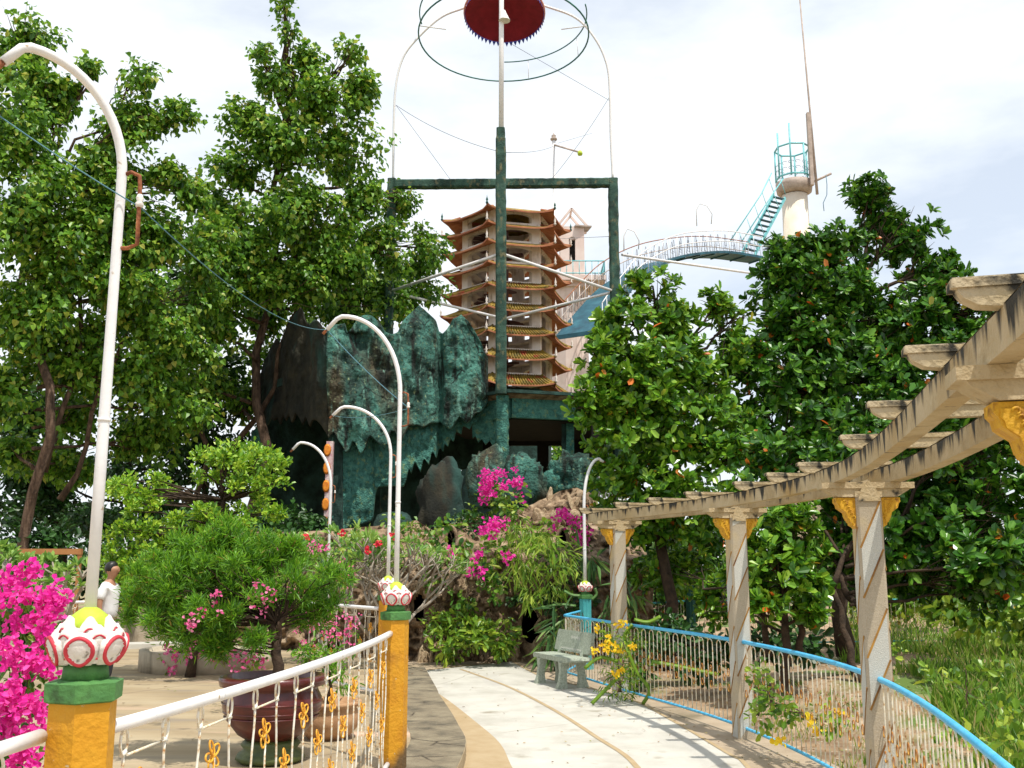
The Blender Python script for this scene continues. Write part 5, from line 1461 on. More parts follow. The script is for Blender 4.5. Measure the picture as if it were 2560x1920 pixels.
for uu, vv, d_ in ((1572, 578, 41.5), (1754, 515, 47)):
    mb = MB(); c1 = P(uu - 12, vv + 50, d_); c2 = P(uu + 24, vv + 45, d_ + 0.3); tpz = P(uu, vv - 6, d_).z
    w_ = (c2 - c1).x
    mb.tube([c1, Vector((c1.x, c1.y, tpz - 0.35)), Vector((c1.x + w_ * 0.22, c1.y, tpz)), Vector((c1.x + w_ * 0.7, c1.y, tpz - 0.12)), Vector((c2.x, c1.y, tpz - 0.55)), c2], 0.026, 6)
    wpart(mb, 'white_hoop', M_white, br)

rt = P(1988, 520, 54); RT = thing('round_tower', 'pale round tower with turquoise railed platform above the right hand trees', 'tower', (rt.x, 54, 0))
def Z(v, d=54): return P(0, v, d).z
mb = MB(); rr = 33 / FPX * 54
mb.lathe([(rr * 1.25, 0), (rr * 1.12, Z(900)), (rr, Z(490))], 28); mb.build('shaft', M_cream, RT)
mb = MB(); mb.lathe([(rr, 0), (rr * 1.35, 0.15), (rr * 1.42, 0.5), (rr * 1.42, 0.72), (rr * 0.5, 0.74)], 28, (0, 0, Z(488))); mb.build('platform', M_cream_dark, RT)
zpl = Z(452)
mb = MB()
for h in (0.12, Z(374) - zpl):
    mb.tube([(rr * 1.38 * math.cos(a), rr * 1.38 * math.sin(a), zpl + h) for a in [2 * PI * k / 8 + PI / 8 for k in range(8)]], 0.055, 6, closed=True)
mb.build('platform_rail', M_blue_far, RT)
for k in range(8):
    a = 2 * PI * k / 8 + PI / 8
    zz2 = Z(374) if k % 8 not in (4, 5) else (Z(340) if k == 4 else Z(325))
    mb = MB(); mb.tube([(rr * 1.38 * math.cos(a), rr * 1.38 * math.sin(a), zpl), (rr * 1.38 * math.cos(a), rr * 1.38 * math.sin(a), zz2)], 0.05, 6); mb.build('rail_post', M_blue_far, RT)
mb = MB()
for k in range(16):
    a = 2 * PI * k / 16
    for hh in (0.45, 0.8): 
        c = Vector((rr * 1.36 * math.cos(a), rr * 1.36 * math.sin(a), zpl + hh)); sd = Vector((-math.sin(a), math.cos(a), 0))
        mb.tube([c + sd * 0.14 * math.cos(q) + Vector((0, 0, 0.08 * math.sin(q))) for q in [2 * PI * i / 10 for i in range(8)]], 0.012, 4)
mb.build('rail_scrollwork', M_dark_wire, RT)
# square mast block and thin antenna leaning very slightly
mxp = P(2032, 470, 53.0).x - rt.x
mb = MB(); mb.box((mxp, -0.9, (Z(300) + Z(478)) / 2), (0.2, 0.26, Z(300) - Z(478))); mb.build('mast_block', M_cream_dark, RT)
mb = MB(); tp = P(1996, -40, 53); mb.tube([(mxp + 0.26, -0.9, Z(500)), (mxp + 0.12, -0.9, Z(300)), (tp.x - rt.x - 0.0, -1.0, tp.z)], [0.085, 0.06, 0.038], 8); mb.build('antenna', M_cream_dark, RT)
mb = MB(); mb.tube([(rr * 0.9, -0.6, Z(470)), (rr * 0.9 + 1.25, -0.8, Z(447))], 0.07, 7)
mb.build('outrigger', M_cream_dark, RT)
mb = MB(); x_ = rr * 0.9 + 0.95; mb.tube([(x_, -0.8, Z(450)), (x_ + 0.02, -0.8, Z(475)), (x_ - 0.02, -0.8, Z(500)), (x_ - 0.25, -0.8, Z(520)), (x_ - 0.23, -0.8, Z(540))], 0.022, 5); mb.build('hanging_cable', M_wire, RT)
# stair from the platform down to the bridge
st = thing('ladder_stair', 'steep turquoise ladder stair descending left from the round tower platform', 'stair', tuple(P(1940, 480, 52.6)))
sA, sB = P(1936, 486, 52.6), P(1852, 640, 50.2)
for dx in (0, 0.62):
    mb = MB(); mb.beam(sA + Vector((dx, 0.1, -dx * 0.25)), sB + Vector((dx, 0.1, -dx * 0.25)), 0.06, 0.16); wpart(mb, 'stringer', M_blue_far, st)
    mb = MB(); mb.tube([sA + Vector((dx - 0.1, 0, 0.9 if dx else 1.25)), sA.lerp(sB, 0.25) + Vector((dx - 0.25, 0, 0.85)), sB + Vector((dx - 0.5, 0, 0.85))], 0.035, 6)
    for q in range(5):
        p = sA.lerp(sB, q / 4.5); mb.tube([p + Vector((dx, 0, 0)), p + Vector((dx - 0.25, 0, 0.9))], 0.018, 5)
    wpart(mb, 'handrail', M_blue_far, st)
for q in range(13):
    p = sA.lerp(sB, (q + 0.4) / 13); mb = MB(); mb.beam(p + Vector((0.02, 0.1, 0)), p + Vector((0.6, 0.1, -0.16)), 0.22, 0.045); wpart(mb, 'tread', M_teal_deck, st)
# small railing on the mound at right of the pavilion
mb = MB(); ra, rb = P(1496, 1158, 23.2), P(1562, 1150, 23.6); rl = thing('railing', 'small cream railing with blue handrail on the rocks right of the pavilion', 'railing', tuple(P(1530, 1240, 23.4)))
mb.tube([ra, rb], 0.035, 8); mb.tube([ra, P(1490, 1190, 24.5)], 0.03, 8); wpart(mb, 'top_rail', M_blue, rl)
za_ = P(1530, 1195, 23.4).z
mb = MB(); mb.tube([Vector((ra.x, ra.y, za_)), Vector((rb.x, rb.y, za_))], 0.02, 6); mb.tube([Vector((ra.x, ra.y, za_ - 0.5)), Vector((rb.x, rb.y, za_ - 0.5))], 0.02, 6); wpart(mb, 'lower_rail', M_white, rl)
for q in range(9):
    p = ra.lerp(rb, q / 8); mb = MB(); mb.tube([p, Vector((p.x, p.y, za_ - 0.5))], 0.017, 6); wpart(mb, 'baluster', M_white, rl)

# ================================================================== POTS
pt0 = P(684, 1690, 8.5); PX, PY = pt0.x, 8.5
pot = thing('glazed_pot', 'large dark red glazed pot on a mossy foot behind the white railing', 'pot', (PX, PY, PZ))
mb = MB(); mb.lathe([(0.19, 0.17), (0.27, 0.22), (0.365, 0.34), (0.40, 0.44), (0.395, 0.50), (0.365, 0.56), (0.36, 0.58), (0.425, 0.60), (0.435, 0.64), (0.43, 0.67), (0.375, 0.675), (0.36, 0.62)], 40)
for z in (0.36, 0.40, 0.47): mb.tube([((0.378 + (z - 0.36) * 0.2) * math.cos(a), (0.378 + (z - 0.36) * 0.2) * math.sin(a), z) for a in [2 * PI * k / 40 for k in range(40)]], 0.008, 5, closed=True)
mb.build('bowl', M_pot, pot)
mb = MB(); mb.lathe([(0.24, 0), (0.28, 0.03), (0.26, 0.07), (0.21, 0.10), (0.24, 0.14), (0.2, 0.18)], 32); mb.build('foot', M_pot_foot, pot)
mb = MB(); mb.lathe([(0.0, 0.62), (0.37, 0.615)], 24); mb.lathe([(0.37, 0.61), (0.0, 0.63)], 24); mb.build('soil', M_soil, pot)
q0 = P(822, 1770, 9.6)
pot2 = thing('clay_pot', 'low round clay pot behind the dark red pot', 'pot', (q0.x, 9.6, PZ))
mb = MB(); mb.lathe([(0.18, 0), (0.27, 0.1), (0.29, 0.2), (0.25, 0.27), (0.3, 0.3), (0.3, 0.33), (0.25, 0.33), (0.24, 0.28), (0, 0.28)], 32); mb.build('bowl', M_clay, pot2)
pl_c = P(520, 1640, 15.8)
ring = thing('round_planter', 'low round stained planter with pink flowers on the plaza', 'planter', (pl_c.x, 15.8, PZ))
mb = MB(); mb.lathe([(1.0, 0), (1.0, 0.3), (0.9, 0.3), (0.88, 0.25)], 40); mb.build('wall', M_lowwall, ring)
mb = MB(); mb.lathe([(0.9, 0.24), (0, 0.27)], 24); mb.build('soil', M_soil, ring)

# ================================================================== PERSON
pe = P(274, 1500, 13.5)
person = thing('person', 'man in a white short sleeved shirt standing in profile beside the nearest lamp pole', 'person', (pe.x, 13.5, PZ), 0)
def skin_obj(name, verts, edges, mat, parent, sub=2, root_i=0):
    me = bpy.data.meshes.new(name); me.from_pydata([v[:3] for v in verts], edges, [])
    o = link(name, me, mat, parent)
    m = o.modifiers.new('skin', 'SKIN'); m.use_smooth_shade = True
    s = o.modifiers.new('sub', 'SUBSURF'); s.levels = sub; s.render_levels = sub
    sl = me.skin_vertices[0].data
    for i, v in enumerate(verts):
        r = v[3]; sl[i].radius = r if isinstance(r, tuple) else (r, r)
        sl[i].use_root = (i == root_i)
    return o
H = 1.0  # faces +x ; y>0 is his left, away from the camera
V_, E_ = [], []
def sv(x, y, z, r, par=None):
    V_.append((x, y, z, r)); i = len(V_) - 1
    if par is not None: E_.append((par, i))
    return i
pel = sv(-0.01, 0, 0.86, (0.13, 0.10)); wst = sv(0.0, 0, 0.99, (0.12, 0.085), pel); chs = sv(-0.005, 0, 1.17, (0.15, 0.105), wst); upc = sv(-0.02, 0, 1.29, (0.11, 0.08), chs)
nk = sv(-0.01, 0, 1.36, 0.05, upc); nk2 = sv(0.01, 0, 1.41, 0.048, nk)
hd = sv(0.02, 0, 1.46, (0.068, 0.078), nk2); hd2 = sv(0.012, 0, 1.52, (0.075, 0.085), hd); hd3 = sv(0.005, 0, 1.555, 0.05, hd2)
nose = sv(0.098, 0, 1.478, 0.012, hd); chin = sv(0.075, 0, 1.425, 0.024, hd)
for sy in (-1, 1):
    a = sv(-0.02, 0.155 * sy, 1.27, 0.05, upc); b = sv(-0.045, 0.2 * sy, 1.14, 0.042, a); c = sv(-0.04, 0.215 * sy, 1.0, 0.034, b); d = sv(0.0, 0.21 * sy, 0.88, 0.028, c); e = sv(0.03, 0.2 * sy, 0.79, 0.022, d)
    pm = sv(0.045, 0.198 * sy, 0.745, (0.016, 0.034), e)
    for fi, (dx, ln) in enumerate(((0.028, 0.062), (0.010, 0.075), (-0.008, 0.07), (-0.025, 0.052))):
        f1 = sv(0.05 + dx, 0.196 * sy, 0.715, 0.009, pm); f2 = sv(0.055 + dx, 0.19 * sy, 0.715 - ln * 0.55, 0.008, f1); sv(0.052 + dx, 0.178 * sy, 0.715 - ln, 0.0065, f2)
    t1 = sv(0.078, 0.19 * sy, 0.755, 0.010, pm); sv(0.092, 0.182 * sy, 0.725, 0.008, t1)
    ear = sv(0.0, 0.082 * sy, 1.48, (0.012, 0.02), hd)
    h_ = sv(-0.01, 0.09 * sy, 0.8, (0.085, 0.085), pel); k_ = sv(0.02, 0.1 * sy, 0.45, 0.055, h_); an_ = sv(-0.02, 0.1 * sy, 0.09, 0.036, k_); sv(0.1, 0.11 * sy, 0.03, (0.036, 0.026), an_)
skin_obj('body', V_, E_, M_skin, person)
V_, E_ = [], []
a = sv(-0.01, 0, 0.84, (0.15, 0.125)); b = sv(0.0, 0, 0.99, (0.15, 0.115), a); c = sv(-0.005, 0, 1.17, (0.175, 0.13), b); d = sv(-0.02, 0, 1.295, (0.13, 0.095), c); sv(-0.012, 0, 1.345, 0.064, d)
for sy in (-1, 1):
    s1 = sv(-0.025, 0.17 * sy, 1.265, 0.068, d); sv(-0.048, 0.205 * sy, 1.10, 0.064, s1)
skin_obj('shirt', V_, E_, M_shirt, person)
V_, E_ = [], []
a = sv(-0.01, 0, 0.88, (0.14, 0.115))
for sy in (-1, 1):
    h_ = sv(-0.01, 0.09 * sy, 0.78, 0.1, a); k_ = sv(0.02, 0.1 * sy, 0.45, 0.075, h_); sv(-0.015, 0.1 * sy, 0.08, 0.062, k_)
skin_obj('trousers', V_, E_, M_trouser, person)
mb = MB()
mb.lathe([(0.0, 0.078), (0.045, 0.07), (0.078, 0.04), (0.092, 0.0), (0.09, -0.045), (0.078, -0.07)], 18, (0, 0, 0), fn=lambda a, z: 1.0 if math.cos(a) < 0.35 or z > 0.02 else 0.80)
hr = mb.build('hair', M_hair, person); hr.location = (0.0, 0, 1.53); hr.rotation_euler = (0, R(-8), 0)
for sy in (-1, 1):
    mb = MB(); mb.lathe([(0, -0.008), (0.009, 0), (0, 0.008)], 8, (0.082, 0.03 * sy, 1.503)); mb.build('eye', M_eye, person)
mb = MB(); mb.box((0.092, 0, 1.447), (0.008, 0.04, 0.006)); mb.build('mouth', M_eye, person)

def scatter_blobs(blobs, n, r0, r1, squash=0.8):
    out = []
    tot = sum(b[2] * b[3] for b in blobs)
    for b in blobs:
        for _ in range(max(2, int(n * b[2] * b[3] / tot))):
            a, q = random.uniform(0, 2 * PI), math.sqrt(random.random())
            rr = random.uniform(r0, r1); rd = b[5] if len(b) > 5 else 0.4
            out.append((b[0] + b[2] * q * math.cos(a), b[1] + b[3] * q * math.sin(a), rr, rr * squash, b[4] + random.uniform(-rd, rd), rr / FPX * b[4]))
    return out

# ================================================================== BIG LEFT TREES
def q_trunk(u0, v0, d0, u1, v1, d1, r0, r1): return (P(u0, v0, d0), P(u1, v1, d1), r0, r1)
bT1 = [(50, 110, 95, 120, 20), (150, 240, 110, 110, 20), (20, 300, 140, 150, 19.5), (225, 165, 30, 40, 20), (350, 190, 45, 45, 20), (330, 290, 105, 60, 20), (440, 285, 70, 38, 20.2), (250, 420, 170, 110, 20.5), (60, 540, 160, 160, 19.5),
       (430, 440, 75, 50, 20.5), (230, 620, 170, 120, 20.5), (60, 790, 120, 110, 20), (400, 600, 130, 110, 21), (480, 480, 70, 80, 22), (500, 620, 80, 110, 22), (130, 680, 150, 110, 19.8), (300, 730, 130, 90, 20.5), (210, 840, 150, 90, 21), (380, 800, 130, 90, 21.5), (20, 980, 110, 100, 20.5), (190, 1050, 90, 60, 22), (30, 1130, 90, 60, 21), (330, 930, 150, 90, 21.5), (180, 930, 120, 80, 21), (420, 1010, 110, 70, 22.5), (150, 1150, 130, 60, 22.5), (330, 1110, 110, 60, 23), (470, 880, 90, 80, 22.5), (250, 520, 150, 90, 20.3), (510, 760, 70, 80, 22.5)]
b_ = G(82, 1600, 0); base1 = Vector((P(82, 1500, 20.5).x, 20.5, 0))
tree('heart_leaved_tree', 'towering leafy tree filling the left edge behind the nearest lamp pole', 'tree', base1, P(95, 500, 20.5), bT1, L_bodhi,
     dens=95, per=18, size=0.115, spread=0.26, shell=0.1, r0=0.21, shape='heart', width=0.85, droop=0.6, group='tall trees behind the plaza', twigs=9,
     branch_r=0.2, trunks=[(base1, P(95, 500, 20.5), 0.12, 0.07), (P(110, 1180, 21), P(330, 420, 20.5), 0.06, 0.035), (P(150, 1250, 21.5), P(400, 620, 21), 0.06, 0.03)])
bT2 = [(712, 15, 20, 38, 23.5), (722, 75, 22, 18, 23.5), (650, 130, 42, 22, 23.5), (770, 150, 75, 42, 24), (885, 125, 40, 34, 24), (900, 215, 66, 70, 24), (690, 215, 70, 55, 24), (800, 260, 110, 80, 24), (610, 300, 75, 60, 24), (700, 370, 140, 90, 24), (860, 370, 100, 75, 24.5),
       (590, 450, 80, 70, 24), (545, 540, 70, 80, 24.2), (800, 600, 130, 110, 24.4), (700, 730, 150, 90, 24.2), (480, 740, 90, 90, 24.5), (850, 770, 130, 80, 27), (930, 730, 90, 80, 27.5),  (720, 520, 175, 110, 24), (900, 500, 90, 80, 25), (610, 650, 130, 110, 24), (800, 680, 150, 110, 25), (950, 620, 90, 80, 26), (1000, 500, 55, 45, 27), (1050, 620, 62, 75, 27.6), (1010, 740, 110, 70, 28.5), (540, 820, 110, 90, 24), (650, 820, 90, 100, 26.5), (500, 960, 110, 70, 25), (600, 1010, 70, 90, 27)]
base2 = Vector((P(560, 1400, 25.5).x, 25.5, 0))
tree('heart_leaved_tree', 'tall leafy tree with a thin sprig at its top, left of the green cement posts', 'tree', base2, P(720, 330, 24.5), bT2, L_bodhi,
     dens=78, per=18, size=0.128, spread=0.30, shell=0.1, r0=0.3, shape='heart', width=0.85, droop=0.6, group='tall trees behind the plaza', twigs=8,
     branch_r=0.18, trunks=[(base2, P(720, 330, 24.5), 0.16, 0.06), (P(500, 1350, 25.5), P(480, 880, 25), 0.08, 0.05), (P(540, 1200, 25.5), P(880, 500, 24.8), 0.08, 0.04), (P(712, 200, 23.9), P(714, 10, 23.5), 0.035, 0.01)])
bT3 = [(460, 1120, 130, 70, 27), (200, 960, 90, 60, 24), (420, 880, 100, 70, 25), (60, 1060, 110, 60, 24), (560, 930, 80, 70, 26), (120, 900, 80, 60, 25),  (280, 1180, 110, 60, 27), (120, 1240, 130, 70, 26), (560, 1130, 80, 80, 28), (330, 700, 90, 80, 25), (480, 700, 60, 80, 26), (330, 960, 60, 50, 26), (60, 1200, 160, 70, 25), (260, 1290, 160, 60, 26), (430, 1030, 120, 70, 26), (130, 1010, 120, 60, 24.5), (560, 1060, 80, 90, 27), (500, 1250, 150, 70, 27)]
base3 = Vector((P(330, 1400, 27).x, 27, 0))
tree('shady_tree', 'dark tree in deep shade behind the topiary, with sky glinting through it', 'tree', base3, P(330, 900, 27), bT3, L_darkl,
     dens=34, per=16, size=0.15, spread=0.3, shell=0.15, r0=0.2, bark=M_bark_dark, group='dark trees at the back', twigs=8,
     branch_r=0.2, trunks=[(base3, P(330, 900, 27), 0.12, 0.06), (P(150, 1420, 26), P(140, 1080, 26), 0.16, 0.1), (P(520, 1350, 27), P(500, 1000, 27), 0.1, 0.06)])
# hedge of background greenery closing the view under the crowns
def hedge(name, label, blobs, leaf, dens=9, per=16, size=0.2, spread=0.35, cat='hedge', group=None, base_d=None):
    b0 = blobs[0]; base = Vector((P(b0[0], 1400, b0[4]).x, b0[4], 0))
    return tree(name, label, cat, base, base + Vector((0, 0, 0.7)), blobs, leaf, dens=dens, per=per, size=size, spread=spread, shell=0.2, r0=0.035, bark=M_bark_dark, group=group, twigs=5, part='foliage')
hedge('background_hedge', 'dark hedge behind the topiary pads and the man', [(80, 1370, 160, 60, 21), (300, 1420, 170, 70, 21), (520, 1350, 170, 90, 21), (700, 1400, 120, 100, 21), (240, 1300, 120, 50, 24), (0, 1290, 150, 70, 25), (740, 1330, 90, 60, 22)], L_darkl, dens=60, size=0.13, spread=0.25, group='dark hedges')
hedge('background_hedge', 'sunlit greenery seen through the openings of the teal pavilion', [(1300, 1190, 170, 110, 36), (1420, 1210, 120, 110, 36), (1120, 1230, 130, 110, 35), (960, 1290, 140, 70, 35), (1560, 1150, 120, 140, 32)], L_glossy2, dens=9, size=0.3, spread=0.5, group='dark hedges')
hedge('background_hedge', 'shaded shrubs behind the rear railing to the right of the turquoise post', [(1560, 1430, 90, 90, 20.5), (1700, 1400, 120, 110, 24), (1850, 1440, 110, 100, 24), (1990, 1450, 120, 90, 24), (1600, 1330, 110, 90, 22), (1700, 1500, 90, 50, 22.5), (1800, 1330, 110, 90, 22), (1560, 1530, 50, 60, 19.5)], L_glossy, dens=50, size=0.16, spread=0.3, group='dark hedges')
hedge('background_hedge', 'far scrub at the right edge behind the grass', [(2380, 1500, 140, 50, 22), (2560, 1500, 140, 60, 20), (2240, 1480, 120, 60, 24), (2120, 1450, 120, 90, 26), (2480, 1420, 160, 70, 28), (2300, 1400, 150, 70, 28), (2650, 1380, 160, 110, 24), (2450, 1540, 110, 26, 17), (2600, 1550, 110, 36, 15)], L_lime, dens=44, size=0.16, spread=0.3, group='dark hedges')
hedge('shade_fill_leaves', 'dark leaves added as shade behind the long blue railing bay', [(1680, 1600, 110, 46, 15.6), (1790, 1635, 60, 34, 14.2), (1600, 1640, 60, 56, 15.2), (1920, 1600, 90, 40, 14.4), (2040, 1610, 60, 34, 14.2), (1720, 1660, 70, 30, 14)], L_darkl, dens=110, per=12, size=0.12, spread=0.2, cat='undergrowth')  # low dark foliage added to stand in for the shade there
hedge('lime_shrub', 'bright yellow green shrub between the farthest and the next column', [(1640, 1420, 58, 48, 19.8), (1690, 1450, 40, 40, 19.8)], L_lime, dens=70, per=14, size=0.1, spread=0.16, cat='shrub')

# ================================================================== RIGHT TREES
def gtree(label, base, top, blobs, leaf, size, dens, **k):
    k.setdefault('r0', 0.12)
    return tree('glossy_leaved_tree', label, 'tree', base, top, blobs, leaf, dens=dens, per=11, size=size, spread=0.10, shell=k.pop('shell', 0.3), style='rosette', width=0.5, fold=0.10,
                bark=M_bark_dark, group='glossy leaved trees on the right', **k)
bR1 = [(1632, 715, 68, 48, 18), (1520, 1000, 110, 80, 17.0), (1640, 1000, 120, 80, 17.2), (1780, 1000, 90, 80, 17.8), (1840, 900, 60, 80, 18.4), (1800, 1160, 90, 90, 17.4), (1560, 1300, 80, 60, 17.8), (1700, 1310, 80, 60, 17.8),  (1580, 800, 80, 60, 17.6), (1530, 850, 60, 50, 17.5), (1680, 800, 90, 80, 18), (1490, 900, 60, 60, 17.2), (1590, 920, 150, 100, 17.5), (1730, 930, 110, 90, 18), (1462, 1000, 64, 56, 17.0), (1560, 1060, 120, 90, 17.3), (1700, 1080, 130, 100, 17.6), (1560, 1190, 90, 80, 17.5), (1690, 1210, 130, 80, 17.4), (1610, 1290, 90, 60, 17.6), (1790, 760, 45, 40, 18.6), (1830, 800, 55, 50, 18.8)]
baseR1 = Vector((P(1650, 1400, 18).x, 18, -0.1))
gtree('lighter glossy tree behind the pergola beam, left of the taller dark one', baseR1, P(1660, 950, 18), bR1, L_glossy2, 0.15, 190, shell=0.2)
bR2 = [(2180, 500, 90, 55, 20), (1990, 690, 90, 70, 19.2), (2010, 840, 110, 100, 19), (1940, 950, 100, 90, 18.8), (2090, 720, 110, 80, 19.4), (2400, 760, 90, 80, 19), (2330, 880, 120, 90, 19), (2180, 870, 130, 90, 19.2), (2060, 1060, 130, 90, 18.4), (2230, 1060, 140, 90, 18.2),  (2240, 580, 130, 80, 20), (1990, 625, 76, 45, 19.8), (1930, 660, 60, 80, 19.8), (2080, 640, 120, 90, 20), (2330, 670, 90, 80, 19.8), (1960, 790, 100, 90, 19.6), (2140, 790, 150, 110, 19.6), (2340, 800, 150, 90, 19.4), (1880, 900, 80, 90, 19), (2040, 950, 150, 110, 19.2), (2240, 950, 160, 110, 19), (2450, 880, 110, 90, 18.6), (2530, 760, 60, 60, 18.6), (1900, 1060, 110, 90, 18.6), (2450, 1020, 130, 80, 18.4)]
baseR2 = Vector((P(2110, 1500, 19.5).x, 19.5, 0))
gtree('tallest glossy dark tree at the right, in front of the round tower', baseR2, P(2110, 760, 19.8), bR2, L_glossy, 0.155, 190, shell=0.2, r0=0.16,
      trunks=[(baseR2, P(2110, 760, 19.8), 0.16, 0.07), (P(2110, 1250, 19.5), P(2330, 700, 19.6), 0.09, 0.035), (P(2100, 1200, 19.5), P(1960, 700, 19.6), 0.08, 0.03)])
bR3 = [(1960, 1170, 120, 90, 15.2), (2180, 1230, 130, 100, 15.2), (2370, 1260, 130, 100, 14.4), (2160, 1450, 80, 40, 15.5), (2300, 1450, 120, 50, 15), (2500, 1470, 110, 50, 14.6), (2080, 1400, 70, 60, 15),  (2110, 1150, 120, 100, 15.5), (2260, 1130, 130, 110, 15), (2420, 1180, 140, 110, 14.6), (2120, 1300, 120, 90, 14.6), (2280, 1300, 150, 100, 14), (2460, 1340, 140, 110, 13.6), (2200, 1400, 90, 60, 14.4), (2400, 1440, 150, 60, 13.8), (2540, 1230, 80, 120, 13.4), (2330, 1100, 120, 90, 13.6), (2540, 1060, 80, 90, 13.6), (2420, 1090, 120, 90, 13.8), (2480, 1400, 130, 70, 13.0), (2240, 1360, 130, 80, 14), (2200, 1180, 120, 90, 14.8)]
baseR3 = P(2145, 1606, 13.4); baseR3.z = terrain_h(baseR3.x, baseR3.y) - 0.03
gtree('low spreading glossy tree with two bare slanting trunks right of the big column', baseR3, P(2110, 1400, 14), bR3, L_glossy, 0.14, 240, shell=0.2, r0=0.07,
      trunks=[(baseR3, P(2080, 1470, 13.8), 0.055, 0.04), (P(2188, 1600, 13.6), P(2100, 1440, 14), 0.06, 0.04), (P(2080, 1470, 13.8), P(2200, 1200, 14.6), 0.04, 0.02)])
bR4 = [(1935, 1330, 90, 80, 13.3), (1700, 1430, 120, 70, 18.5), (1790, 1500, 60, 60, 17), (1880, 1440, 60, 80, 13.4), (2040, 1430, 40, 70, 13.4),  (1950, 1440, 95, 80, 13), (1900, 1530, 60, 45, 12.8), (2030, 1530, 50, 50, 13), (1880, 1250, 60, 70, 13.8), (1990, 1360, 70, 100, 13.2)]
baseR4 = P(1960, 1640, 13.2); baseR4.z = -0.1
gtree('dense low glossy bush framed between the two nearest columns', baseR4, P(1960, 1450, 13.2), bR4, L_glossy2, 0.13, 300, shell=0.3, r0=0.07,
      trunks=[(baseR4, P(1960, 1450, 13.2), 0.07, 0.04), (P(1920, 1640, 13.4), P(1900, 1480, 13.2), 0.05, 0.03), (P(2000, 1635, 13.3), P(1990, 1480, 13.2), 0.05, 0.03)])

# ================================================================== TOPIARY, CONIFER, FLOWERS
tb_ = Vector((P(480, 1600, 14.6).x, 14.6, PZ))
tree('topiary_tree', 'cloud pruned topiary tree with bright rounded pads behind the feathery conifer', 'topiary', tb_, P(560, 1250, 14.6),
     scatter_blobs([(590, 1165, 118, 42, 14.5, 0.6), (600, 1205, 128, 34, 14.4, 0.6), (610, 1130, 40, 22, 14.5, 0.3), (345, 1215, 90, 30, 14.8, 0.5), (350, 1250, 100, 34, 14.7, 0.5), (590, 1300, 125, 30, 14.3, 0.6), (700, 1265, 48, 24, 14.3, 0.3), (440, 1320, 80, 34, 14.5, 0.5), (320, 1370, 90, 60, 14.8, 0.6), (470, 1400, 140, 60, 14.4, 0.7), (360, 1460, 100, 50, 14.5, 0.6), (640, 1370, 110, 50, 14.3, 0.6)], 150, 16, 30),
     L_topiary, dens=420, per=14, size=0.062, spread=0.08, shell=0.3, r0=0.06, bark=M_bark_dark, width=0.6, droop=-0.3, twigs=0, branch_r=0.3, part='foliage_pads')
cb = Vector((PX + 0.02, PY, PZ + 0.62))
def conifer_keep(c): return np.ones(len(c), bool)
cblobs = [(500, 1400, 110, 70, 8.6, .35), (620, 1370, 100, 60, 8.7, .35), (400, 1470, 80, 70, 8.5, .3), (540, 1480, 120, 80, 8.4, .35), (690, 1440, 110, 70, 8.6, .35), (770, 1500, 70, 60, 8.6, .25), (460, 1560, 100, 60, 8.4, .3), (590, 1570, 90, 60, 8.3, .3), (350, 1530, 50, 50, 8.6, .25), (700, 1540, 60, 50, 8.5, .25), (570, 1320, 50, 40, 8.7, .2), (560, 1630, 40, 40, 8.4, .2)]
cblobs = [(500, 1400, 120, 80, 8.6, .3), (620, 1380, 110, 80, 8.7, .3), (400, 1470, 90, 80, 8.5, .3), (540, 1480, 140, 90, 8.4, .3), (690, 1440, 120, 80, 8.6, .3), (790, 1490, 90, 70, 8.6, .2), (450, 1560, 110, 60, 8.4, .25), (590, 1570, 90, 60, 8.3, .25), (350, 1530, 50, 50, 8.6, .2), (560, 1640, 30, 40, 8.4, .12)]
tree('potted_conifer', 'bushy feathery conifer with a crooked dark trunk growing in the red pot', 'tree', cb, P(690, 1560, 8.5), scatter_blobs(cblobs, 110, 22, 42),
     L_conifer, dens=1500, per=16, size=0.06, spread=0.055, shell=0.15, r0=0.035, bark=M_bark_dark, width=0.16, droop=-0.5, twigs=1, branch_r=0.22, shape='lance', fold=0.05,
     trunks=[(cb + Vector((0.02, 0, -0.03)), P(690, 1600, 8.5), 0.05, 0.038), (P(690, 1600, 8.5), P(640, 1450, 8.5), 0.035, 0.018), (P(692, 1610, 8.5), P(720, 1500, 8.5), 0.026, 0.014)])
def flowers(root, name, spots, mat, size=0.035, per=9, shape='broad', spread=0.05, loose=1.25, frac=0.7):
    """spots: (u, v, ru, rv, d, count)"""
    L = Leaves()
    for (u, v, ru, rv, d, k) in spots:
        ru, rv = ru * loose, rv * loose
        for _ in range(max(2, int(k * frac))):
            a = random.uniform(0, 2 * PI); q = random.random() ** 0.8
            c = np.array(P(u + ru * q * math.cos(a), v + rv * q * math.sin(a), d + random.uniform(-0.12, 0.12) * (d / 8)))
            off = unit(per) * spread * (RNG.random((per, 1)) ** 0.5)
            nr = off / spread + np.array([0, -0.6, 0.4])
            L.add(c + off, unit(per) + off / spread, nr, size * (0.75 + 0.5 * RNG.random(per)), size * 0.85)
    o = L.build(name, mat, root, shape=shape, fold=0.25); o.location = -Vector(root.location)
    return o
bg0 = Vector((P(40, 1900, 4.7).x, 4.7, PZ))
bou = tree('bougainvillea', 'magenta bougainvillea covering the left edge beside the nearest post', 'flowering shrub', bg0, P(40, 1650, 4.7),
     [(30, 1530, 80, 90, 4.8, .25), (70, 1690, 80, 100, 4.6, .25), (130, 1600, 40, 60, 4.8, .15), (30, 1850, 110, 90, 4.5, .25), (110, 1500, 40, 40, 4.9, .15)], L_bougl, dens=620, per=9, size=0.05, spread=0.055, shell=0.3, r0=0.02, bark=M_bark, twigs=8, width=0.65)
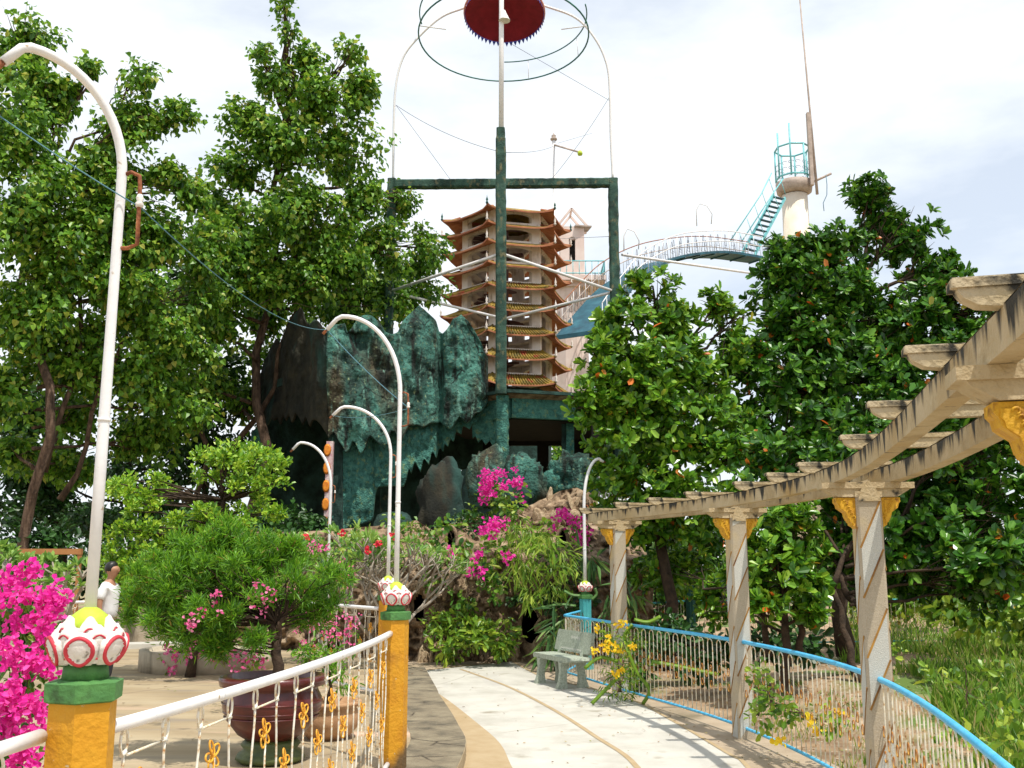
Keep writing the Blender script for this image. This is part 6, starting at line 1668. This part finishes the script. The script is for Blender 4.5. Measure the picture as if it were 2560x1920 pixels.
flowers(bou, 'bracts', [(20, 1450, 30, 25, 4.6, 14), (70, 1430, 25, 18, 4.6, 16), (20, 1490, 60, 25, 4.5, 30), (130, 1510, 26, 40, 4.6, 34), (100, 1560, 40, 22, 4.5, 20), (30, 1560, 30, 18, 4.5, 10), (110, 1610, 16, 18, 4.5, 12), (20, 1620, 36, 22, 4.4, 18), (70, 1660, 50, 20, 4.4, 26), (130, 1675, 20, 12, 4.4, 8), (20, 1730, 30, 30, 4.3, 20), (80, 1770, 40, 26, 4.3, 26), (15, 1790, 26, 30, 4.3, 18), (70, 1830, 40, 16, 4.3, 14), (60, 1890, 30, 30, 4.2, 22), (150, 1490, 14, 12, 4.6, 6)], L_pinkb, 0.031, 7, spread=0.032, frac=0.62, loose=1.3)
bb0 = Vector((P(800, 1700, 11).x, 11.0, PZ))
bo2 = tree('bougainvillea', 'sparse pink bougainvillea between the conifer and the two ochre posts', 'flowering shrub', bb0, P(760, 1560, 11),
     [(800, 1470, 90, 70, 11, .5), (700, 1420, 100, 60, 11.2, .5), (860, 1560, 60, 70, 11, .4), (780, 1400, 60, 50, 11.4, .4), (660, 1530, 120, 60, 11, .4), (850, 1380, 40, 50, 11.5, .3)], L_bougl, dens=85, per=9, size=0.055, spread=0.1, shell=0.3, r0=0.02, twigs=8, width=0.6)
flowers(bo2, 'bracts', [(650, 1480, 30, 50, 8.1, 14), (530, 1510, 26, 40, 8.0, 8), (790, 1370, 26, 10, 10.8, 12), (860, 1430, 30, 40, 10.8, 12), (790, 1560, 60, 45, 10.6, 50), (870, 1580, 36, 36, 10.6, 18), (745, 1510, 30, 36, 10.6, 26), (480, 1555, 8, 16, 8.0, 8), (700, 1370, 14, 8, 10.8, 5)], L_pinkf, 0.03, 6, spread=0.04)
flowers(bo2, 'red_flowers', [(770, 1342, 7, 6, 12, 3), (858, 1336, 5, 4, 12, 2), (984, 1338, 6, 6, 12, 3), (920, 1375, 5, 5, 12, 2), (945, 1358, 3, 4, 12, 1)], L_redf, 0.04, 7, spread=0.03)
bp0 = Vector((pl_c.x, 15.6, PZ + 0.25))
bo3 = tree('flowering_bush', 'low pink flowered bush spilling over the round planter', 'flowering shrub', bp0, bp0 + Vector((0, 0, 0.4)),
     [(520, 1610, 110, 36, 15.3, .6), (430, 1640, 36, 26, 15.0, .3), (600, 1640, 70, 24, 14.9, .3)], L_lime, dens=90, per=9, size=0.07, spread=0.1, shell=0.3, r0=0.03, twigs=5)
flowers(bo3, 'pink_flowers', [(440, 1645, 30, 28, 14.8, 16), (520, 1625, 60, 26, 14.7, 28), (600, 1650, 60, 22, 14.7, 20), (640, 1600, 40, 26, 14.7, 12)], L_pinkf, 0.05, 7, spread=0.05)
cp0 = Vector((q0.x, 9.6, PZ + 0.28))
tree('potted_shrub', 'green shrub growing in the low clay pot', 'shrub', cp0, cp0 + Vector((0, 0, 0.3)), [(800, 1650, 60, 50, 9.6, .25), (850, 1690, 40, 36, 9.5, .2), (760, 1620, 36, 30, 9.6, .2)], L_conifer, dens=330, per=12, size=0.06, spread=0.07, r0=0.02, twigs=6, width=0.3, shape='lance')

# frangipani: forked pale branches with leaf tufts at the tips
def frangipani(name, label, base, height, spread_, depth=6, r=0.05, leaf=L_frang, n_leaf=6, ls=0.16, lean=(0, 0), bare=0.0, seed=1):
    rr = random.Random(seed); root = thing(name, label, 'shrub', tuple(base)); mb = MB(); L = Leaves(); tips = []
    def grow(p, d, ln, r_, k):
        q = p + d * ln; m_ = p.lerp(q, 0.5) + Vector((rr.uniform(-1, 1), rr.uniform(-1, 1), rr.uniform(-.3, .6))) * ln * 0.08
        mb.tube([p, m_, q], [r_, r_ * 0.88, r_ * 0.76], 6)
        if k == 0: tips.append((q, d)); return
        for s_ in range(2 if rr.random() < 0.7 else 3):
            a = rr.uniform(0, 2 * PI); t_ = Vector((math.cos(a) * spread_, math.sin(a) * spread_ * 0.8, rr.uniform(0.05, 0.5)))
            grow(q, (d * 0.75 + t_).normalized(), ln * rr.uniform(0.7, 0.92), r_ * 0.74, k - 1)
    for s_ in range(3):
        a = rr.uniform(0, 6.28); grow(Vector((0, 0, 0)), Vector((math.cos(a) * 0.5 + lean[0], math.sin(a) * 0.3 + lean[1], 1)).normalized(), height * 0.24, r, depth)
    mb.build('branches', M_bark_pale, root)
    for q, d in tips:
        if rr.random() < bare: continue
        k = n_leaf; v = unit(k); dd = v + np.array([d.x, d.y, d.z + 0.3]) * 0.9
        L.add(np.repeat(np.array([q]), k, 0), dd, v * 0.4 + np.array([0, -0.2, 0.8]), ls * (0.7 + 0.5 * RNG.random(k)), ls * 0.32)
    L.build('leaf_tufts', leaf, root, shape='broad', fold=0.1, curl=0.2)
    return root
frangipani('frangipani_shrub', 'almost leafless pale branched frangipani in front of the rock wall, behind the tall lamp poles', Vector((P(955, 1600, 15.8).x, 15.8, 0.1)), 2.4, 0.75, 5, 0.045, seed=5, ls=0.15, n_leaf=5, bare=0.15)
frangipani('frangipani_shrub', 'second pale branched frangipani further left, beside the mosaic pillar', Vector((P(830, 1600, 16.4).x, 16.4, 0.1)), 2.3, 0.7, 5, 0.04, seed=9, ls=0.15, n_leaf=6, bare=0.2)
frangipani('frangipani_shrub', 'leafy frangipani with curving pale limbs at the left edge above the magenta flowers', Vector((P(-30, 1560, 11.5).x, 11.5, PZ)), 2.1, 0.75, 5, 0.06, seed=3, ls=0.13, n_leaf=10, lean=(0.3, 0))

# plants on and before the rock wall
def shrub(name, label, base_uvd, blobs, leaf, cat='shrub', **k):
    b = P(*base_uvd); k.setdefault('r0', 0.02); k.setdefault('twigs', 5)
    return tree(name, label, cat, b, b + Vector((0, 0, 0.25)), blobs, leaf, **k)
shrub('leafy_shrub', 'bright green shrub at the rock wall foot, left of the egg shaped hole', (1180, 1640, 17.6), [(1125, 1590, 50, 42, 17.5, .4), (1200, 1600, 56, 40, 17.3, .4), (1250, 1590, 40, 42, 17.5, .4), (1160, 1560, 60, 30, 17.8, .3), (1100, 1560, 26, 26, 17.8, .3)], L_lime, dens=130, per=12, size=0.13, spread=0.15, width=0.4, droop=0.1)
vin = shrub('climbing_bougainvillea', 'pink dotted creeper hanging down the middle of the rock wall', (1170, 1500, 17.7), [(1150, 1360, 30, 26, 17.6, .3), (1180, 1420, 34, 40, 17.6, .3), (1170, 1500, 36, 44, 17.6, .3), (1215, 1480, 36, 40, 17.6, .3), (1120, 1320, 36, 18, 17.8, .2), (1240, 1440, 40, 40, 17.6, .3)], L_bougl, dens=60, per=9, size=0.1, spread=0.14)
flowers(vin, 'bracts', [(1203, 1430, 9, 10, 17.2, 7), (1193, 1380, 6, 5, 17.2, 4), (1128, 1380, 9, 12, 17.2, 5), (1272, 1393, 11, 9, 17.1, 8), (1178, 1432, 5, 5, 17.2, 3), (1190, 1405, 5, 5, 17.2, 2)], L_pinkb, 0.065, 7, spread=0.065)
bmb = shrub('bamboo_shrub', 'arching yellow green bamboo with drooping narrow leaves over the rock wall', (1360, 1600, 17.5), [(1310, 1340, 50, 44, 17.4, .4), (1360, 1390, 60, 60, 17.2, .5), (1300, 1420, 50, 50, 17.3, .4), (1400, 1450, 50, 60, 17.2, .4), (1290, 1310, 36, 24, 17.6, .3), (1340, 1480, 50, 40, 17.3, .3)], L_bamboo, dens=60, per=12, size=0.2, spread=0.2, width=0.16, droop=0.8, shape='lance')
flowers(bmb, 'pink_flowers', [(1240, 1312, 34, 14, 17.6, 26), (1215, 1322, 14, 5, 17.6, 8), (1228, 1340, 8, 6, 17.6, 4)], L_pinkb, 0.065, 7, spread=0.065)
bcl = shrub('bougainvillea', 'magenta bougainvillea clump in front of the teal boulders', (1240, 1330, 20.5), [(1200, 1290, 50, 44, 20.3, .5), (1270, 1240, 44, 36, 20.4, .5), (1220, 1230, 40, 30, 20.6, .4), (1160, 1310, 30, 30, 20.5, .4)], L_bougl, 'flowering shrub', dens=40, per=10, size=0.12, spread=0.16)
flowers(bcl, 'bracts', [(1228, 1200, 26, 34, 20.0, 34), (1215, 1225, 18, 16, 20.0, 16), (1280, 1205, 26, 22, 20.0, 18), (1250, 1180, 34, 8, 20.0, 6), (1305, 1240, 10, 10, 20.0, 4), (1205, 1240, 10, 18, 20.0, 6)], L_pinkb, 0.07, 7, spread=0.07)
shrub('grey_shrub', 'dark grey green small leaved shrub under the magenta clump', (1200, 1350, 20.0), [(1190, 1300, 50, 36, 19.9, .4), (1160, 1330, 34, 24, 19.8, .3)], L_darkl, dens=90, per=10, size=0.08, spread=0.14)
br3 = shrub('bougainvillea', 'magenta bougainvillea at the top right of the rock wall beside the thin leaning lamp', (1430, 1400, 18.2), [(1420, 1320, 50, 30, 18.2, .4), (1450, 1370, 34, 40, 18.2, .4), (1380, 1400, 50, 40, 18, .4)], L_bougl, 'flowering shrub', dens=45, per=9, size=0.1, spread=0.14)
flowers(br3, 'bracts', [(1410, 1285, 20, 14, 17.9, 16), (1440, 1310, 22, 14, 17.9, 12), (1455, 1335, 14, 18, 17.9, 12), (1462, 1355, 10, 10, 17.9, 5), (1385, 1315, 10, 10, 17.9, 4), (1446, 1352, 16, 8, 17.9, 6)], L_pinkb, 0.065, 7, spread=0.065)
shrub('strap_leaved_plant', 'clump of long drooping strap leaves behind the bench and turquoise post', (1430, 1640, 16.6), [(1420, 1560, 44, 70, 16.6, .4), (1480, 1420, 40, 50, 17.6, .4), (1390, 1600, 30, 40, 16.8, .3), (1550, 1500, 50, 60, 17.5, .4)], L_agave, dens=36, per=9, size=0.34, spread=0.14, width=0.13, droop=0.9, shape='lance')
shrub('hanging_creeper', 'tangle of green creeper at the right end of the rock wall', (1450, 1560, 17.8), [(1450, 1480, 50, 60, 17.9, .4), (1400, 1520, 50, 40, 17.7, .3), (1470, 1560, 40, 40, 17.6, .3)], L_darkl, dens=60, per=9, size=0.1, spread=0.16)

shrub('leafy_shrub', 'green shrub spilling over the left part of the rock wall top', (1060, 1420, 18.0), [(1060, 1340, 50, 26, 18.0, .3), (1110, 1400, 40, 50, 17.9, .3), (1090, 1450, 30, 40, 17.8, .3), (1000, 1320, 50, 26, 18.2, .3)], L_bougl, dens=80, per=9, size=0.09, spread=0.14)
shrub('leafy_shrub', 'yellow green shrub growing from the rocks under the teal boulders', (1330, 1330, 19.6), [(1290, 1280, 40, 30, 19.8, .3), (1250, 1350, 50, 40, 18.2, .3), (1350, 1320, 40, 26, 19.0, .3), (1230, 1400, 40, 40, 17.8, .3)], L_lime, dens=80, per=9, size=0.1, spread=0.14)
shrub('leafy_shrub', 'dark green shrub on the rock wall right of the egg shaped hole', (1400, 1600, 17.8), [(1390, 1500, 40, 50, 17.7, .3), (1400, 1590, 36, 44, 17.5, .3), (1300, 1500, 40, 26, 17.7, .2)], L_darkl, dens=80, per=9, size=0.1, spread=0.14)
# cactus stems and yellow flowers by the bench
yb = shrub('yellow_flower_bush', 'bush of bright yellow flowers leaning on the blue railing beside the bench', (1550, 1730, 13.0), [(1530, 1600, 40, 40, 13.0, .25), (1565, 1640, 50, 50, 12.9, .25), (1530, 1700, 45, 36, 12.9, .25), (1590, 1590, 26, 26, 13.1, .2), (1560, 1725, 36, 22, 12.9, .2)], L_lime, dens=190, per=12, size=0.075, spread=0.08, width=0.22, shape='lance')
flowers(yb, 'yellow_flowers', [(1497, 1568, 6, 6, 12.7, 3), (1552, 1564, 14, 8, 12.7, 6), (1528, 1602, 16, 8, 12.6, 7), (1512, 1620, 10, 10, 12.6, 6), (1535, 1620, 8, 8, 12.6, 5), (1556, 1622, 12, 6, 12.6, 5), (1488, 1630, 5, 5, 12.6, 3), (1550, 1685, 14, 9, 12.6, 6), (1578, 1612, 8, 6, 12.6, 4)], L_yellowf, 0.042, 7, spread=0.028)
cac = thing('climbing_cactus', 'long arching yellow green cactus stems sprawling through the blue railing behind the bench', 'cactus', tuple(P(1575, 1740, 13.1)))
for pts_, d_ in (([(1545, 1655), (1500, 1645), (1462, 1672)], 12.9), ([(1566, 1622), (1590, 1680), (1622, 1725), (1606, 1760)], 12.7), ([(1585, 1550), (1620, 1556), (1652, 1542)], 13.2), ([(1630, 1655), (1700, 1668), (1796, 1688)], 12.4), ([(1570, 1620), (1560, 1590), (1580, 1560)], 13.0),
                 ([(1410, 1478), (1430, 1488), (1450, 1490)], 16.5), ([(1480, 1500), (1492, 1486), (1488, 1470)], 16.5), ([(1480, 1760), (1500, 1740), (1540, 1700)], 12.7), ([(1350, 1520), (1400, 1512), (1440, 1516)], 17.0), ([(1420, 1590), (1390, 1640), (1385, 1660)], 16.2)):
    mb = MB(); mb.tube(catmull([P(u, v, d_) for u, v in pts_], 6), 0.028, 3); wpart(mb, 'stem', L_lime if d_ < 13.5 else L_agave, cac)

# weeds and grass on the garden side
wd = shrub('garden_weeds', 'leafy weeds with a few yellow flowers behind the railing next to the second column', (1930, 1780, 9.4), [(1900, 1700, 34, 50, 9.6, .3), (1930, 1760, 60, 40, 9.2, .3), (2010, 1790, 70, 36, 8.9, .3), (1890, 1790, 26, 30, 9.4, .2), (2080, 1810, 40, 26, 8.8, .2)], L_lime, 'weeds', dens=130, per=9, size=0.06, spread=0.09)
flowers(wd, 'yellow_flowers', [(1944, 1852, 7, 8, 8.9, 3), (2045, 1822, 5, 5, 8.8, 2), (2100, 1786, 5, 5, 8.8, 2), (2025, 1800, 3, 3, 8.8, 1)], L_yellowf, 0.05, 6, spread=0.03)
def grass(label, n, region, hmin, hmax, w, mat, seed=0):
    L = Leaves(); k = 0; pp_, hh = [], []
    while k < n:
        x, y, ok = region(); 
        if not ok: continue
        pp_.append((x, y, terrain_h(x, y) - 0.01)); hh.append(random.uniform(hmin, hmax)); k += 1
    p = np.array(pp_); h = np.array(hh)
    d = RNG.normal(size=(n, 3)) * 0.35 + np.array([0, 0, 1.0]); d[:, 2] = np.abs(d[:, 2])
    L.add(p, d, RNG.normal(size=(n, 3)), h, w * (0.6 + 0.8 * RNG.random(n)))
    o = L.build('grass', mat, None, fold=0.05, shape='lance', curl=0.28); tag(o, label, 'grass', None, 'stuff'); return o
def reg_right():
    u, v = random.uniform(2180, 2680), random.uniform(1560, 1990); p = G(u, v, -0.1)
    lim = 2330 - (v - 1600) * 0.1 + 60 * mnoise.noise((v / 60.0, 0, 0))
    lim = interp([(1560, 2420), (1640, 2350), (1700, 2250), (1760, 2290), (1850, 2400), (1990, 2520)], v) + 50 * mnoise.noise((v / 40.0, 3, 0))
    return p.x, p.y, u > lim and (fbm((p.x * 1.1, p.y * 1.1, 2), 3) > -0.28 or random.random() < 0.25)
grass('tall lush grass at the lower right corner behind the blue railing', 8500, reg_right, 0.10, 0.36, 0.011, L_grass)
def reg_mid():
    u, v = random.uniform(2100, 2600), random.uniform(1500, 1660); p = G(u, v, -0.1)
    return p.x, p.y, fbm((p.x * 0.6, p.y * 0.6, 4), 2) > 0.0
grass('patchy yellowing grass on the far bank under the trees', 5000, reg_mid, 0.1, 0.4, 0.014, L_grass)
def reg_sp():
    p = Vector((random.uniform(2.8, 7), random.uniform(6.5, 15), 0))
    return p.x, p.y, fbm((p.x * 1.3, p.y * 1.3, 9), 3) > 0.18
grass('small scattered grass tufts on the dry dirt bank', 2500, reg_sp, 0.04, 0.14, 0.008, L_grass)
shrub('garden_weeds', 'broad leaved weeds mixed in the grass at the lower right', (2420, 1760, 7.5), [(2350, 1700, 60, 26, 9.5, .4), (2470, 1760, 80, 30, 8, .4), (2540, 1680, 60, 26, 9.5, .4), (2260, 1640, 50, 20, 11.5, .4), (2400, 1850, 60, 26, 7, .3), (2550, 1850, 50, 30, 6.6, .3)], L_lime, 'weeds', dens=70, per=8, size=0.07, spread=0.1, droop=-0.2, r0=0.005, twigs=1)
reed = thing('reed_clump', 'few tall pale reed blades standing alone on the dirt bank', 'plant', tuple(G(2255, 1715, -0.1)))
for k in range(7):
    mb = MB(); a = random.uniform(-1, 1); h = random.uniform(0.3, 0.75)
    mb.add([(0.02 * k - 0.06, 0, 0), (0.02 * k - 0.04, 0, 0), (0.02 * k - 0.045 + a * 0.05, 0.02, h * 0.6), (0.02 * k - 0.055 + a * 0.12, 0.05, h)], [(0, 1, 2, 3)]); mb.build('blade', L_bamboo, reed)
# leaf litter on the paving and the dirt
def litter(label, name, n, region, z, size, mat):
    L = Leaves(); pp_ = []
    while len(pp_) < n:
        x, y, ok = region()
        if ok: pp_.append((x, y, z(x, y)))
    d = RNG.normal(size=(n, 3)) * np.array([1, 1, 0.12])
    L.add(np.array(pp_), d, np.array([0, 0, 1.0]) + RNG.normal(size=(n, 3)) * 0.2, size * (0.5 + RNG.random(n)), size * 0.5)
    o = L.build(name, mat, None, fold=0.12, shape='broad', curl=0.1); tag(o, label, 'litter', None, 'stuff'); return o
L_dry = leafmat('fallen_leaf', [(0.10, 0.05, 0.02), (0.26, 0.15, 0.05), (0.42, 0.30, 0.12), (0.2, 0.24, 0.05)], 0.7, 0.0)
def edge_x(y): return min(edgeR, key=lambda p: abs(p.y - y)).x
def reg_path():
    y = random.uniform(5.5, 17.5); e = edge_x(y); x = e - abs(random.gauss(0, 0.35)) if random.random() < 0.6 else random.uniform(e - 2.6, e)
    return x, y, True
litter('scattered dry leaves and petals on the path along the blue railing', 'leaf_litter', 260, reg_path, lambda x, y: 0.016, 0.035, L_dry)
litter('scattered dry leaves on the plaza around the red pot', 'leaf_litter', 220, lambda: (random.uniform(-6, -1.3), random.uniform(4, 17), True), lambda x, y: PZ + 0.012, 0.035, L_dry)
litter('dry leaves and debris on the dirt bank behind the blue railing', 'leaf_litter', 2600, lambda: (random.uniform(2.5, 8), random.uniform(3, 17), True), lambda x, y: terrain_h(x, y) + 0.012, 0.045, L_dry)
# brown beam behind the left plants
bm_ = thing('wooden_rail', 'long horizontal brown beam behind the plants at the left edge', 'rail', tuple(P(120, 1380, 18)))
mb = MB(); mb.beam(P(-60, 1379, 18), P(205, 1379, 18), 0.08, 0.1); wpart(mb, 'beam', M_door, bm_)
for uu in (-30, 128, 200):
    mb = MB(); a = P(uu, 1379, 18); mb.beam(a, (a.x, a.y, PZ), 0.06, 0.06, up=(0, 1, 0)); wpart(mb, 'upright', M_door, bm_)
